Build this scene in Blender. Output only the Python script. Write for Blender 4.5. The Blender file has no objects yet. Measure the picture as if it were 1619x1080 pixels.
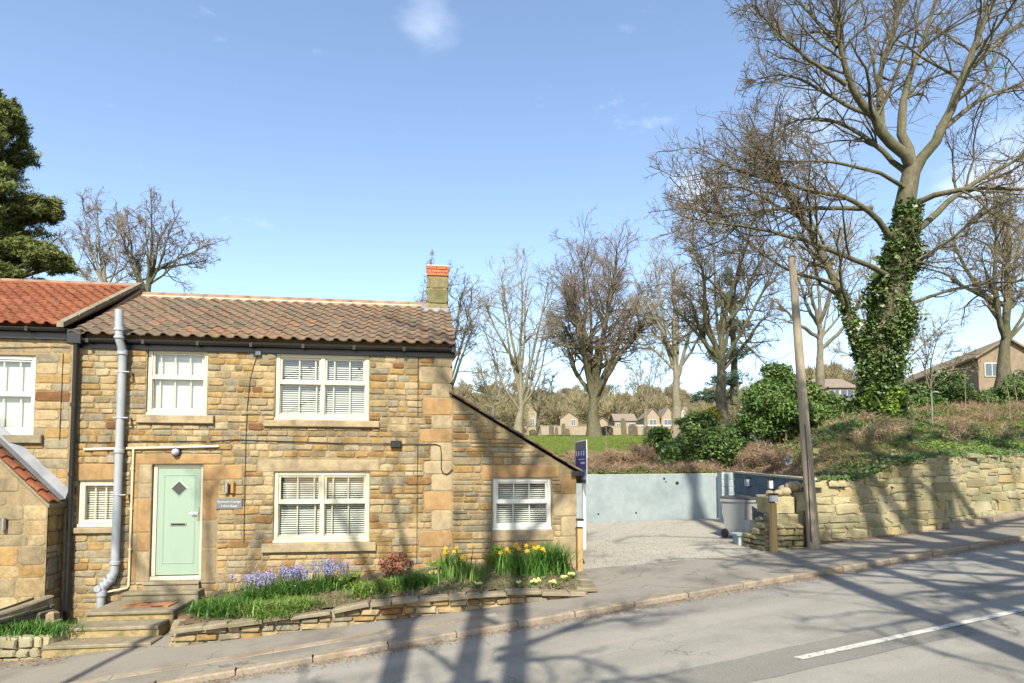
import bpy, math, random
import numpy as np
from mathutils import Vector, Matrix

# ------------------------------------------------------------------ camera, sky, sun, exposure
S = bpy.context.scene
COL = S.collection
FPX, TH, CX, HZ = 1000.0, math.radians(2.9), 809.5, 750.0
cam_d = bpy.data.cameras.new('camera'); cam = bpy.data.objects.new('camera', cam_d); COL.objects.link(cam)
cam_d.sensor_width = 36; cam_d.lens = 36 * FPX / 1619
cam.location = (0, 0, 0); cam.rotation_euler = (math.radians(90) + TH, 0, 0)
cam_d.shift_y = (HZ - FPX * math.tan(TH) - 540) / 1619
cam_d.clip_start = .05; cam_d.clip_end = 3000
S.camera = cam

SUN_AZ, SUN_EL = math.radians(3), math.radians(42)      # light travels towards +Y, a little to the right
L = Vector((math.sin(SUN_AZ) * math.cos(SUN_EL), math.cos(SUN_AZ) * math.cos(SUN_EL), -math.sin(SUN_EL)))
W = bpy.data.worlds.new('World'); S.world = W; W.use_nodes = True
wn, wl = W.node_tree.nodes, W.node_tree.links
bg = wn['Background']; bg.inputs['Strength'].default_value = .15
sky = wn.new('ShaderNodeTexSky'); sky.sky_type = 'NISHITA'; sky.sun_disc = False
sky.sun_elevation = SUN_EL; sky.sun_rotation = math.pi + SUN_AZ
sky.air_density = 1.0; sky.dust_density = .9; sky.ozone_density = .7
tc = wn.new('ShaderNodeTexCoord'); mp = wn.new('ShaderNodeMapping'); mp.inputs['Scale'].default_value = (1, 1, 2.4)
wl.new(tc.outputs['Generated'], mp.inputs['Vector'])
cn = wn.new('ShaderNodeTexNoise'); cn.inputs['Scale'].default_value = 9; cn.inputs['Detail'].default_value = 8; cn.inputs['Roughness'].default_value = .62; wl.new(mp.outputs[0], cn.inputs['Vector'])
col_ = sky.outputs[0]
for (cx_, cy_, rad_, amt) in ((672, 6, .06, .20), (1110, 292, .06, .40), (1600, 262, .10, .35), (1300, 170, .09, .2)):   # small fair weather clouds: a direction, a size, a density
    xx_, yy_ = (cx_ - CX) / FPX, (HZ - cy_) / FPX; dv = Vector((xx_, 1, yy_)).normalized()
    ds = wn.new('ShaderNodeVectorMath'); ds.operation = 'DISTANCE'; wl.new(tc.outputs['Generated'], ds.inputs[0]); ds.inputs[1].default_value = dv
    m1 = wn.new('ShaderNodeMapRange'); m1.inputs[1].default_value = 0; m1.inputs[2].default_value = rad_; m1.inputs[3].default_value = .62; m1.inputs[4].default_value = 0; wl.new(ds.outputs['Value'], m1.inputs[0])
    ad = wn.new('ShaderNodeMath'); ad.operation = 'ADD'; wl.new(m1.outputs[0], ad.inputs[0]); wl.new(cn.outputs[0], ad.inputs[1])
    m2 = wn.new('ShaderNodeMapRange'); m2.interpolation_type = 'SMOOTHSTEP'; m2.inputs[1].default_value = .62; m2.inputs[2].default_value = 1.15; m2.inputs[4].default_value = amt; wl.new(ad.outputs[0], m2.inputs[0])
    cm = wn.new('ShaderNodeMix'); cm.data_type = 'RGBA'; wl.new(m2.outputs[0], cm.inputs[0]); wl.new(col_, cm.inputs[6]); cm.inputs[7].default_value = (6.2, 6.4, 6.7, 1); col_ = cm.outputs[2]
wl.new(col_, bg.inputs['Color'])

sd = bpy.data.lights.new('sun', 'SUN'); sd.energy = 5.0; sd.angle = math.radians(.5); sd.color = (1, .93, .80)
so = bpy.data.objects.new('sun', sd); COL.objects.link(so); so.rotation_euler = L.to_track_quat('-Z', 'Y').to_euler()
S.view_settings.view_transform = 'Standard'; S.view_settings.look = 'None'
S.view_settings.exposure = .95; S.view_settings.gamma = 1
S.cycles.max_bounces = 6; S.cycles.transparent_max_bounces = 12

rng = np.random.default_rng(7); R = random.Random(11)

# ------------------------------------------------------------------ frames
YAW = math.radians(8.03)
F0 = Vector((-5.94, 11.2, 0))
EU = Vector((math.cos(YAW), math.sin(YAW), 0)); EV = Vector((-math.sin(YAW), math.cos(YAW), 0))
RA = math.radians(16.5); RD = (math.cos(RA), math.sin(RA)); RN = (-math.sin(RA), math.cos(RA))
Z0, SL = -2.3, .095
def gz(x, y): return Z0 + SL * (x * RD[0] + y * RD[1])
def sn(s, n, dz=0):                                     # road frame -> world
    return (s * RD[0] + n * RN[0], s * RD[1] + n * RN[1], Z0 + SL * s + dz)
def at(px, py, Y):                                      # direction of a place in the view at depth Y
    x = (px - CX) / FPX; y = (HZ - FPX * math.tan(TH) - py) / FPX
    d = (x, math.cos(TH) - y * math.sin(TH), math.sin(TH) + y * math.cos(TH))
    k = Y / d[1]; return (d[0] * k, Y, d[2] * k)

# ------------------------------------------------------------------ materials
def _ramp(nt, fac, cols, const=False, k=1.0):
    r = nt.nodes.new('ShaderNodeValToRGB'); e = r.color_ramp.elements
    if const: r.color_ramp.interpolation = 'CONSTANT'
    n = len(cols)
    for i, c in enumerate(cols):
        p, c = (c if isinstance(c[1], (tuple, list)) else ((i / max(1, n - (0 if const else 1))), c))
        if i < 2: el = e[i]; el.position = p
        else: el = e.new(p)
        el.color = (*[q * k for q in c], 1)
    nt.links.new(fac, r.inputs[0]); return r.outputs[0]
def mat(name, cols, src='noise', const=False, scale=6, rough=.85, bump=.3, bscale=45, bdist=.01, var=.25, vscale=3, spec=.3, metal=0,
        stain=None, sscale=1.2, slo=.5, shi=.65, trans=0, detail=6, stretch=(1, 1, 1), k=1.0, crack=0, streak=0, soot=None):
    k *= .74
    m = bpy.data.materials.new(name); m.use_nodes = True; nt = m.node_tree; N = nt.nodes; K = nt.links
    b = N['Principled BSDF']; b.inputs['Roughness'].default_value = rough; b.inputs['Specular IOR Level'].default_value = spec
    b.inputs['Metallic'].default_value = metal
    g = N.new('ShaderNodeNewGeometry'); mpn = N.new('ShaderNodeMapping'); mpn.inputs['Scale'].default_value = stretch
    K.new(g.outputs['Position'], mpn.inputs[0]); pos = mpn.outputs[0]
    def noise(sc, det=detail, rg=.6):
        t = N.new('ShaderNodeTexNoise'); t.inputs['Scale'].default_value = sc; t.inputs['Detail'].default_value = det
        t.inputs['Roughness'].default_value = rg; K.new(pos, t.inputs['Vector']); return t.outputs['Fac']
    if src == 'noise': f = noise(scale)
    elif src == 'tint': a = N.new('ShaderNodeAttribute'); a.attribute_name = 'tint'; f = a.outputs['Fac']
    elif src == 'object': o = N.new('ShaderNodeObjectInfo'); f = o.outputs['Random']
    else: f = g.outputs['Random Per Island']
    if not isinstance(cols[0], (tuple, list)): cols = [cols, cols]
    c = _ramp(nt, f, cols, const, k)
    if var:
        v = noise(vscale, 8, .7); mr = N.new('ShaderNodeMapRange'); mr.inputs[1].default_value = .3; mr.inputs[2].default_value = .7
        mr.inputs[3].default_value = 1 - var; mr.inputs[4].default_value = 1 + var; K.new(v, mr.inputs[0])
        x = N.new('ShaderNodeVectorMath'); x.operation = 'SCALE'; K.new(c, x.inputs[0]); K.new(mr.outputs[0], x.inputs['Scale']); c = x.outputs[0]
    if stain:
        st = noise(sscale, 7, .65); mr = N.new('ShaderNodeMapRange'); mr.inputs[1].default_value = slo; mr.inputs[2].default_value = shi; K.new(st, mr.inputs[0])
        mx = N.new('ShaderNodeMix'); mx.data_type = 'RGBA'; K.new(mr.outputs[0], mx.inputs[0]); K.new(c, mx.inputs[6]); mx.inputs[7].default_value = (*[q * k for q in stain], 1); c = mx.outputs[2]
    def darken(c, fac, amt):
        mr = N.new('ShaderNodeMapRange'); K.new(fac, mr.inputs[0]); mr.inputs[3].default_value = 1; mr.inputs[4].default_value = 1 - amt
        x = N.new('ShaderNodeVectorMath'); x.operation = 'SCALE'; K.new(c, x.inputs[0]); K.new(mr.outputs[0], x.inputs['Scale']); return x.outputs[0], mr
    if soot:                                             # grime in drifting vertical patches
        m2 = N.new('ShaderNodeMapping'); m2.inputs['Scale'].default_value = (1, 1, .45); K.new(g.outputs['Position'], m2.inputs[0]); t = N.new('ShaderNodeTexNoise'); t.inputs['Scale'].default_value = soot[0]; t.inputs['Detail'].default_value = 9; t.inputs['Roughness'].default_value = .7; K.new(m2.outputs[0], t.inputs['Vector'])
        c, mr = darken(c, t.outputs['Fac'], soot[1]); mr.inputs[1].default_value = .46; mr.inputs[2].default_value = .70
    if streak:                                           # long bands along the road
        m2 = N.new('ShaderNodeMapping'); m2.vector_type = 'TEXTURE'; m2.inputs['Rotation'].default_value = (0, 0, RA); m2.inputs['Scale'].default_value = (14, 1, 1); K.new(g.outputs['Position'], m2.inputs[0]); t = N.new('ShaderNodeTexNoise'); t.inputs['Scale'].default_value = 1.7; t.inputs['Detail'].default_value = 5; K.new(m2.outputs[0], t.inputs['Vector'])
        c, mr = darken(c, t.outputs['Fac'], streak); mr.inputs[1].default_value = .42; mr.inputs[2].default_value = .68
    if crack:
        t0 = N.new('ShaderNodeTexNoise'); t0.inputs['Scale'].default_value = 2.2; t0.inputs['Detail'].default_value = 5; K.new(g.outputs['Position'], t0.inputs['Vector']); va = N.new('ShaderNodeVectorMath'); va.operation = 'MULTIPLY_ADD'; va.inputs[1].default_value = (.7, .7, .7); K.new(t0.outputs['Color'], va.inputs[0]); K.new(g.outputs['Position'], va.inputs[2])
        vo = N.new('ShaderNodeTexVoronoi'); vo.feature = 'DISTANCE_TO_EDGE'; vo.inputs['Scale'].default_value = crack; K.new(va.outputs[0], vo.inputs['Vector']); t1 = N.new('ShaderNodeTexNoise'); t1.inputs['Scale'].default_value = .6; K.new(g.outputs['Position'], t1.inputs['Vector'])
        ma = N.new('ShaderNodeMapRange'); ma.inputs[1].default_value = 0; ma.inputs[2].default_value = .012; ma.inputs[3].default_value = 1; ma.inputs[4].default_value = 0; K.new(vo.outputs['Distance'], ma.inputs[0]); mb_ = N.new('ShaderNodeMapRange'); mb_.inputs[1].default_value = .50; mb_.inputs[2].default_value = .60; K.new(t1.outputs['Fac'], mb_.inputs[0]); mm = N.new('ShaderNodeMath'); mm.operation = 'MULTIPLY'; K.new(ma.outputs[0], mm.inputs[0]); K.new(mb_.outputs[0], mm.inputs[1]); c, mr = darken(c, mm.outputs[0], .5)
    K.new(c, b.inputs['Base Color'])
    if bump:
        bn = N.new('ShaderNodeBump'); bn.inputs['Strength'].default_value = bump; bn.inputs['Distance'].default_value = bdist
        K.new(noise(bscale, 8, .7), bn.inputs['Height']); K.new(bn.outputs[0], b.inputs['Normal'])
    if trans:
        tr = N.new('ShaderNodeBsdfTranslucent'); K.new(c, tr.inputs[0]); ms = N.new('ShaderNodeMixShader'); ms.inputs[0].default_value = trans
        K.new(b.outputs[0], ms.inputs[1]); K.new(tr.outputs[0], ms.inputs[2]); K.new(ms.outputs[0], N['Material Output'].inputs[0])
    return m

STONE = [(0, (.50, .37, .185)), (.12, (.40, .315, .18)), (.22, (.57, .435, .235)), (.34, (.47, .30, .11)), (.44, (.36, .31, .205)), (.55, (.54, .395, .195)),
         (.66, (.32, .245, .125)), (.74, (.50, .325, .125)), (.82, (.43, .37, .24)), (.90, (.36, .205, .075)), (.955, (.58, .475, .285)), (.98, (.25, .12, .045))]
M = dict(
 stone=mat('sandstone', STONE, 'tint', True, var=.30, vscale=9, bump=.75, bscale=28, bdist=.02, stain=(.20, .16, .09), sscale=3.4, slo=.58, shi=.84, k=.72, soot=(1.1, .55)),
 mortar=mat('lime mortar', [(.48, .36, .185), (.57, .445, .25)], scale=5, var=.2, vscale=14, bump=.7, bscale=60, stain=(.30, .23, .13), sscale=2, slo=.55, shi=.8, k=.58, soot=(1.3, .42)),
 dressed=mat('dressed sandstone', [(.42, .34, .21), (.52, .41, .24), (.44, .33, .18)], scale=2.5, var=.22, vscale=7, bump=.4, bscale=60, stain=(.24, .20, .12), sscale=2.5, slo=.55, shi=.8, k=.74, soot=(1.4, .45)),
 orange=mat('orange sandstone', [(.50, .35, .17), (.54, .33, .14), (.49, .38, .21)], scale=2.2, var=.22, vscale=6, bump=.4, bscale=60, k=.70, soot=(1.4, .45)),
 wallstone=mat('mossy rubble', [(0, (.38, .33, .185)), (.2, (.45, .385, .22)), (.4, (.33, .295, .18)), (.55, (.41, .32, .15)), (.7, (.37, .34, .21)), (.85, (.48, .42, .27)), (.95, (.28, .23, .13))], 'tint', True, var=.32, vscale=6,
     bump=.8, bscale=25, bdist=.025, stain=(.15, .145, .06), sscale=1.5, slo=.44, shi=.72, k=1.04, soot=(1.3, .50)),
 walljoint=mat('wall joint', [(.34, .30, .17), (.44, .38, .23)], scale=3, var=.3, vscale=8, bump=.8, bscale=30, bdist=.02, stain=(.15, .14, .06), sscale=1.6, slo=.5, shi=.75, k=1.05, soot=(1.2, .4)),
 step=mat('worn step stone', [(.20, .17, .12), (.30, .25, .16)], scale=2.2, var=.25, vscale=9, bump=.5, bscale=40, stain=(.14, .13, .06), sscale=2, slo=.5, shi=.75),
 stepface=mat('mossy step riser', [(.30, .23, .10), (.40, .31, .15)], scale=3, var=.3, vscale=9, bump=.6, bscale=30, stain=(.13, .13, .05), sscale=3, slo=.5, shi=.7),
 tile=mat('brown clay tile', [(.215, .135, .085), (.25, .16, .095), (.165, .12, .08), (.225, .16, .10), (.18, .135, .09), (.29, .155, .08)], 'object', var=.35, vscale=11, bump=.5, bscale=50, stain=(.13, .12, .085), sscale=2.4, slo=.48, shi=.70),
 tile_o=mat('orange clay tile', [(.50, .165, .065), (.44, .14, .06), (.55, .20, .09), (.40, .13, .06)], 'object', var=.25, vscale=9, bump=.4, bscale=50, stain=(.30, .14, .08), sscale=1.5, slo=.55, shi=.8, k=.60, soot=(1.5, .45)),
 ridge=mat('ridge clay', [(.27, .16, .10), (.36, .22, .14)], 'noise', var=.3, bump=.4),
 rmortar=mat('ridge mortar', (.62, .52, .36), var=.15, bump=.5),
 brick=mat('chimney brick', [(.50, .17, .07), (.42, .13, .06), (.56, .24, .11)], 'tint', var=.25, bump=.5),
 chim=mat('mossy chimney stone', [(0, (.24, .20, .10)), (.3, (.30, .24, .13)), (.6, (.19, .17, .08)), (.85, (.27, .23, .09))], 'tint', True, var=.35, vscale=6, bump=.6, stain=(.10, .11, .03), sscale=4, slo=.48, shi=.7),
 black=mat('black plastic', (.012, .012, .012), var=0, rough=.35, bump=0, spec=.5),
 greypipe=mat('grey plastic', [(.33, .36, .38), (.38, .41, .43)], scale=3, var=.08, rough=.4, bump=.05, spec=.5),
 cream=mat('cream window plastic', (.66, .60, .44), var=.03, rough=.35, bump=0, spec=.5, k=.98),
 white=mat('white plastic', (.68, .665, .60), var=.04, rough=.4, bump=0, spec=.5, k=1.0),
 waste=mat('cream waste pipe', (.72, .58, .36), var=.1, rough=.5, bump=0),
 blind=mat('pale blind', (.76, .75, .68), var=.04, rough=.6, bump=0, trans=.15, k=1.1),
 door=mat('sage green door', [(.27, .365, .275), (.29, .385, .29)], scale=2, var=.05, rough=.42, bump=.12, bscale=120, spec=.5, stretch=(1, 1, .2)),
 teal=mat('blue green door', (.22, .40, .37), var=.06, rough=.45, bump=.1),
 steel=mat('brushed steel', (.62, .62, .60), var=.05, rough=.28, bump=0, metal=1),
 copper=mat('copper lamp', (.75, .36, .12), var=.1, rough=.35, bump=0, metal=.8),
 slate=mat('grey name plate', (.16, .17, .18), var=.1, rough=.5, bump=.1),
 dark=mat('dark rubber', (.02, .02, .02), var=.1, rough=.7, bump=.2),
 asphalt=mat('weathered asphalt', [(.235, .225, .19), (.31, .295, .25), (.265, .25, .215)], scale=1.3, var=.22, vscale=60, bump=.7, bscale=140, bdist=.008, stain=(.17, .168, .15), sscale=.7, slo=.5, shi=.72, k=1.05, streak=.22, crack=.9),
 patch=mat('asphalt repair', [(.195, .19, .165), (.25, .24, .205)], scale=3, var=.35, vscale=60, bump=.7, bscale=140, bdist=.008, k=1.0, streak=.15),
 pave=mat('tarmac footway', [(.235, .215, .175), (.29, .262, .215)], scale=1.1, var=.2, vscale=50, bump=.6, bscale=120, bdist=.007, stain=(.14, .125, .10), sscale=.9, slo=.48, shi=.72, k=1.0, crack=.55),
 kerb=mat('kerb stone', [(.33, .27, .19), (.42, .35, .26), (.28, .24, .18)], 'object', var=.28, vscale=16, bump=.5, bscale=60, stain=(.24, .16, .09), sscale=2, slo=.5, shi=.75, k=.85, soot=(1.5, .35)),
 paint=mat('worn road paint', [(.55, .54, .48), (.68, .67, .60)], scale=14, var=.15, vscale=30, bump=.3, stain=(.26, .25, .22), sscale=18, slo=.52, shi=.63, k=.88),
 paver=mat('pale paver', [(.34, .32, .26), (.38, .355, .29), (.36, .335, .27), (.33, .315, .265)], 'tint', var=.14, vscale=24, bump=.35, bscale=80, stain=(.24, .225, .185), sscale=.9, slo=.5, shi=.75),
 grit=mat('joint grit', (.31, .29, .235), var=.3, vscale=20, bump=.5),
 soil=mat('dry earth', [(.11, .075, .045), (.19, .135, .08), (.15, .10, .06)], scale=5, var=.4, vscale=30, bump=1, bscale=40, bdist=.03),
 earth=mat('bank earth', [(.17, .13, .075), (.24, .19, .11), (.12, .12, .05), (.20, .15, .08)], scale=.9, var=.35, vscale=9, bump=1, bscale=12, bdist=.08),
 lawn=mat('mown grass', [(.13, .19, .035), (.22, .29, .055), (.22, .24, .07)], scale=.35, var=.3, vscale=2.5, bump=.8, bscale=30, bdist=.03, stretch=(1, 1, 1), k=.95),
 grassb=mat('grass blades', [(.12, .20, .03), (.21, .28, .05), (.20, .23, .07)], 'island', var=.1, bump=0, trans=.3),
 render=mat('blue grey render', [(.36, .43, .45), (.41, .48, .49), (.33, .40, .43)], scale=1.2, var=.10, vscale=5, bump=.35, bscale=50, stain=(.29, .36, .38), sscale=1.1, slo=.5, shi=.75, k=.78, soot=(.9, .16)),
 block=mat('painted block', [(.085, .135, .175), (.11, .165, .205), (.07, .115, .15)], 'tint', var=.15, bump=.4, bscale=60),  # blue paint with the side wall's shade put into the darker tone
 blockpale=mat('pale painted block', [(.31, .38, .39), (.38, .45, .45), (.28, .35, .37)], 'tint', var=.1, bump=.4, bscale=60),
 coping=mat('coping', (.42, .38, .28), var=.25, vscale=8, bump=.6),
 bin=mat('grey bin plastic', (.36, .37, .36), var=.06, vscale=4, rough=.45, bump=.05, spec=.4),
 binlid=mat('dark bin lid', (.085, .085, .085), var=.1, rough=.4, bump=.05, spec=.4),
 pole=mat('weathered pole wood', [(.25, .20, .14), (.33, .27, .19), (.28, .225, .155)], scale=4, var=.3, vscale=14, bump=.7, bscale=40, stretch=(3, 3, .15)),
 post=mat('treated timber', [(.42, .28, .11), (.50, .34, .15)], scale=5, var=.2, vscale=12, bump=.4, stretch=(3, 3, .2)),
 lantern=mat('frosted lantern', (.78, .78, .76), var=.02, rough=.3, bump=0),
 navy=mat('navy sign', (.05, .05, .20), var=.05, rough=.35, bump=0), signblue=mat('sign blue', (.06, .30, .62), var=.1, rough=.35, bump=0),
 signgrey=mat('sign grey', (.12, .13, .16), var=.05, rough=.35, bump=0), signpale=mat('sign pale', (.45, .48, .60), var=.1, rough=.35, bump=0),
 lead=mat('lead flashing', [(.22, .235, .25), (.30, .31, .32)], scale=3, var=.2, rough=.5, bump=.3, metal=.2),
 mat_o=mat('coir mat', [(.36, .16, .06), (.46, .22, .09)], scale=14, var=.3, vscale=40, bump=1, bscale=160, stain=(.10, .04, .02), sscale=5, slo=.5, shi=.6),
 bark=mat('grey green bark', [(.125, .115, .065), (.195, .175, .105), (.14, .15, .06)], scale=2.5, var=.4, vscale=9, bump=.9, bscale=14, bdist=.04, stretch=(1, 1, .4), stain=(.10, .115, .04), sscale=1.3, slo=.5, shi=.7, k=.72),
 barkpale=mat('pale bark', [(.21, .185, .125), (.27, .24, .17)], scale=2.5, var=.3, vscale=9, bump=.7, bscale=14, bdist=.04, stain=(.15, .15, .07), sscale=1.3, slo=.5, shi=.7),
 twig=mat('twigs', [(.13, .10, .06), (.18, .14, .08), (.15, .13, .06)], scale=.6, var=.2, bump=0),
 twigpale=mat('budding twigs', [(.27, .225, .13), (.33, .27, .16), (.24, .21, .11)], scale=.4, var=.2, bump=0),
 twigpurp=mat('purplish twigs', [(.20, .15, .12), (.25, .19, .14), (.17, .14, .09)], scale=.4, var=.2, bump=0),
 ivy=mat('ivy leaves', [(.04, .08, .018), (.09, .15, .03), (.055, .11, .022), (.20, .27, .07), (.07, .12, .03)], 'island', var=.5, vscale=1.6, bump=0, rough=.45, spec=.5, trans=.15),
 laurel=mat('laurel leaves', [(.05, .11, .022), (.10, .19, .035), (.07, .14, .03), (.17, .26, .05), (.12, .15, .04)], 'island', var=.4, vscale=1.2, bump=0, rough=.5, spec=.35, trans=.15),
 limeleaf=mat('fresh green leaves', [(.14, .24, .03), (.22, .32, .05), (.17, .26, .04)], 'island', var=.2, bump=0, rough=.6, trans=.25),
 midleaf=mat('mid green leaves', [(.07, .14, .03), (.12, .21, .05), (.10, .17, .045), (.16, .24, .07)], 'island', var=.25, vscale=2, bump=0, rough=.6, trans=.2),
 yellowleaf=mat('golden leaves', [(.32, .32, .03), (.42, .40, .05)], 'island', var=.2, bump=0, trans=.2),
 pine=mat('pine needles', [(.06, .09, .025), (.14, .17, .04), (.22, .23, .06), (.08, .11, .03)], 'island', var=.3, vscale=.8, bump=0, trans=.1),
 cedar=mat('cedar needles', [(.045, .085, .06), (.07, .115, .075)], 'island', var=.2, vscale=.8, bump=0, trans=.1),
 drybrush=mat('dry stems', [(.26, .16, .09), (.38, .27, .17), (.22, .12, .07), (.46, .35, .24), (.16, .14, .06)], 'island', var=.35, vscale=1.1, bump=0, trans=.1),
 litter=mat('dead leaves', [(.22, .12, .055), (.33, .20, .10), (.18, .10, .05), (.40, .27, .15)], 'island', var=.1, bump=0),
 blade=mat('strap leaves', [(.04, .12, .02), (.08, .20, .03), (.14, .28, .04)], 'island', var=.2, vscale=6, bump=0, rough=.5, trans=.25),
 bladey=mat('bright strap leaves', [(.10, .21, .03), (.18, .30, .05), (.24, .33, .08)], 'island', var=.2, vscale=6, bump=0, rough=.5, trans=.25),
 bluebell=mat('bluebell flowers', [(.26, .24, .58), (.38, .36, .70), (.50, .48, .78)], 'island', var=.1, bump=0, trans=.3),
 daff=mat('daffodil petals', [(.80, .55, .03), (.85, .66, .08)], 'island', var=.05, bump=0, trans=.25), daffc=mat('daffodil trumpet', (.85, .40, .01), var=.05, bump=0),
 prim=mat('primrose petals', (.82, .78, .30), var=.05, bump=0, trans=.2),
 bronze=mat('bronze leaves', [(.20, .07, .04), (.36, .17, .09), (.28, .11, .07)], 'island', var=.2, bump=0, trans=.25),
 farwall=mat('distant brick', [(.30, .245, .17), (.36, .29, .20)], scale=.6, var=.12, vscale=2, bump=.2), gable=mat('shaded sandstone gable', [(.24, .19, .125), (.29, .225, .15)], scale=.8, var=.2, vscale=2.5, bump=.3, soot=(.6, .3)), farwhite=mat('distant render', (.52, .50, .43), var=.08, bump=0),  # gable: tree shade put into a darker wall colour
 fardark=mat('distant dark cladding', (.10, .11, .12), var=.1, bump=0), farroof=mat('distant roof', [(.22, .18, .14), (.27, .21, .16)], scale=.5, var=.15, vscale=2, bump=.3),
 farroofo=mat('ochre slope roof', [(.25, .18, .11), (.20, .17, .12)], scale=.5, var=.2, vscale=1.5, bump=.3),
 pane=mat('dark pane', (.03, .04, .05), var=0, rough=.08, bump=0, spec=.6),
 farpane=mat('distant pane', (.10, .13, .16), var=0, rough=.1, bump=0, spec=.6),
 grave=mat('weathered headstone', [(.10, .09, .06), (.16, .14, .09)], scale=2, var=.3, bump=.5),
 wood=mat('woodland mass', [(.30, .25, .14), (.36, .30, .17), (.26, .24, .12), (.31, .29, .13), (.30, .23, .15)], 'island', var=.22, vscale=.05, bump=0, k=.74),
 boulder=mat('pale boulder', [(.44, .37, .22), (.38, .28, .15)], 'object', var=.35, vscale=8, bump=.9, k=.85, soot=(2, .3)),
)
def glass_mat():
    m = bpy.data.materials.new('window glass'); m.use_nodes = True; nt = m.node_tree; N = nt.nodes; K = nt.links
    for n_ in list(N):
        if n_.type == 'BSDF_PRINCIPLED': N.remove(n_)
    g = N.new('ShaderNodeBsdfGlossy'); g.inputs['Roughness'].default_value = .01; t = N.new('ShaderNodeBsdfTransparent'); t.inputs[0].default_value = (.86, .9, .88, 1)
    lw = N.new('ShaderNodeLayerWeight'); lw.inputs[0].default_value = .5; pw = N.new('ShaderNodeMath'); pw.operation = 'POWER'; pw.inputs[1].default_value = 4; K.new(lw.outputs['Facing'], pw.inputs[0]); f = N.new('ShaderNodeMapRange'); f.inputs[3].default_value = .09; f.inputs[4].default_value = .9; K.new(pw.outputs[0], f.inputs[0]); x = N.new('ShaderNodeMixShader')
    K.new(f.outputs[0], x.inputs[0]); K.new(t.outputs[0], x.inputs[1]); K.new(g.outputs[0], x.inputs[2]); K.new(x.outputs[0], N['Material Output'].inputs[0])
    return m
M['glass'] = glass_mat()

# ------------------------------------------------------------------ object helpers
def tag(o, label=None, cat=None, group=None, kind=None):
    if label: o['label'] = label
    if cat: o['category'] = cat
    if group: o['group'] = group
    if kind: o['kind'] = kind
    return o
def empty(name, loc=(0, 0, 0), rz=0, label=None, cat=None, group=None):
    o = bpy.data.objects.new(name, None); COL.objects.link(o); o.location = loc; o.rotation_euler = (0, 0, rz); o.empty_display_size = .2
    return tag(o, label, cat, group)
def link(name, me, m, parent=None, loc=(0, 0, 0), rz=0):
    o = bpy.data.objects.new(name, me); COL.objects.link(o)
    if m is not None and not me.materials: me.materials.append(M[m] if isinstance(m, str) else m)
    o.location = loc; o.rotation_euler = (0, 0, rz)
    if parent: o.parent = parent
    return o
def copy_tree(o, parent=None):
    c = o.copy(); COL.objects.link(c)
    if parent: c.parent = parent
    for ch in list(o.children): copy_tree(ch, c)
    return c
def npmesh(name, V, F, smooth=False, tint=None):
    """V (n,3), F (m,k) of one k, or a list of such arrays"""
    me = bpy.data.meshes.new(name); Fs = F if isinstance(F, list) else [F]
    Fs = [f for f in Fs if len(f)]
    V = np.asarray(V, np.float32); me.vertices.add(len(V)); me.vertices.foreach_set('co', V.ravel())
    lv = np.concatenate([f.ravel() for f in Fs]).astype(np.int32); tot = np.concatenate([np.full(len(f), f.shape[1]) for f in Fs]).astype(np.int32)
    me.loops.add(len(lv)); me.loops.foreach_set('vertex_index', lv)
    me.polygons.add(len(tot)); me.polygons.foreach_set('loop_start', (np.cumsum(tot) - tot).astype(np.int32)); me.polygons.foreach_set('loop_total', tot)
    if smooth: me.polygons.foreach_set('use_smooth', np.ones(len(tot), bool))
    me.update(calc_edges=True)
    if tint is not None:
        a = me.attributes.new('tint', 'FLOAT', 'POINT'); a.data.foreach_set('value', np.asarray(tint, np.float32))
    return me
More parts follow.
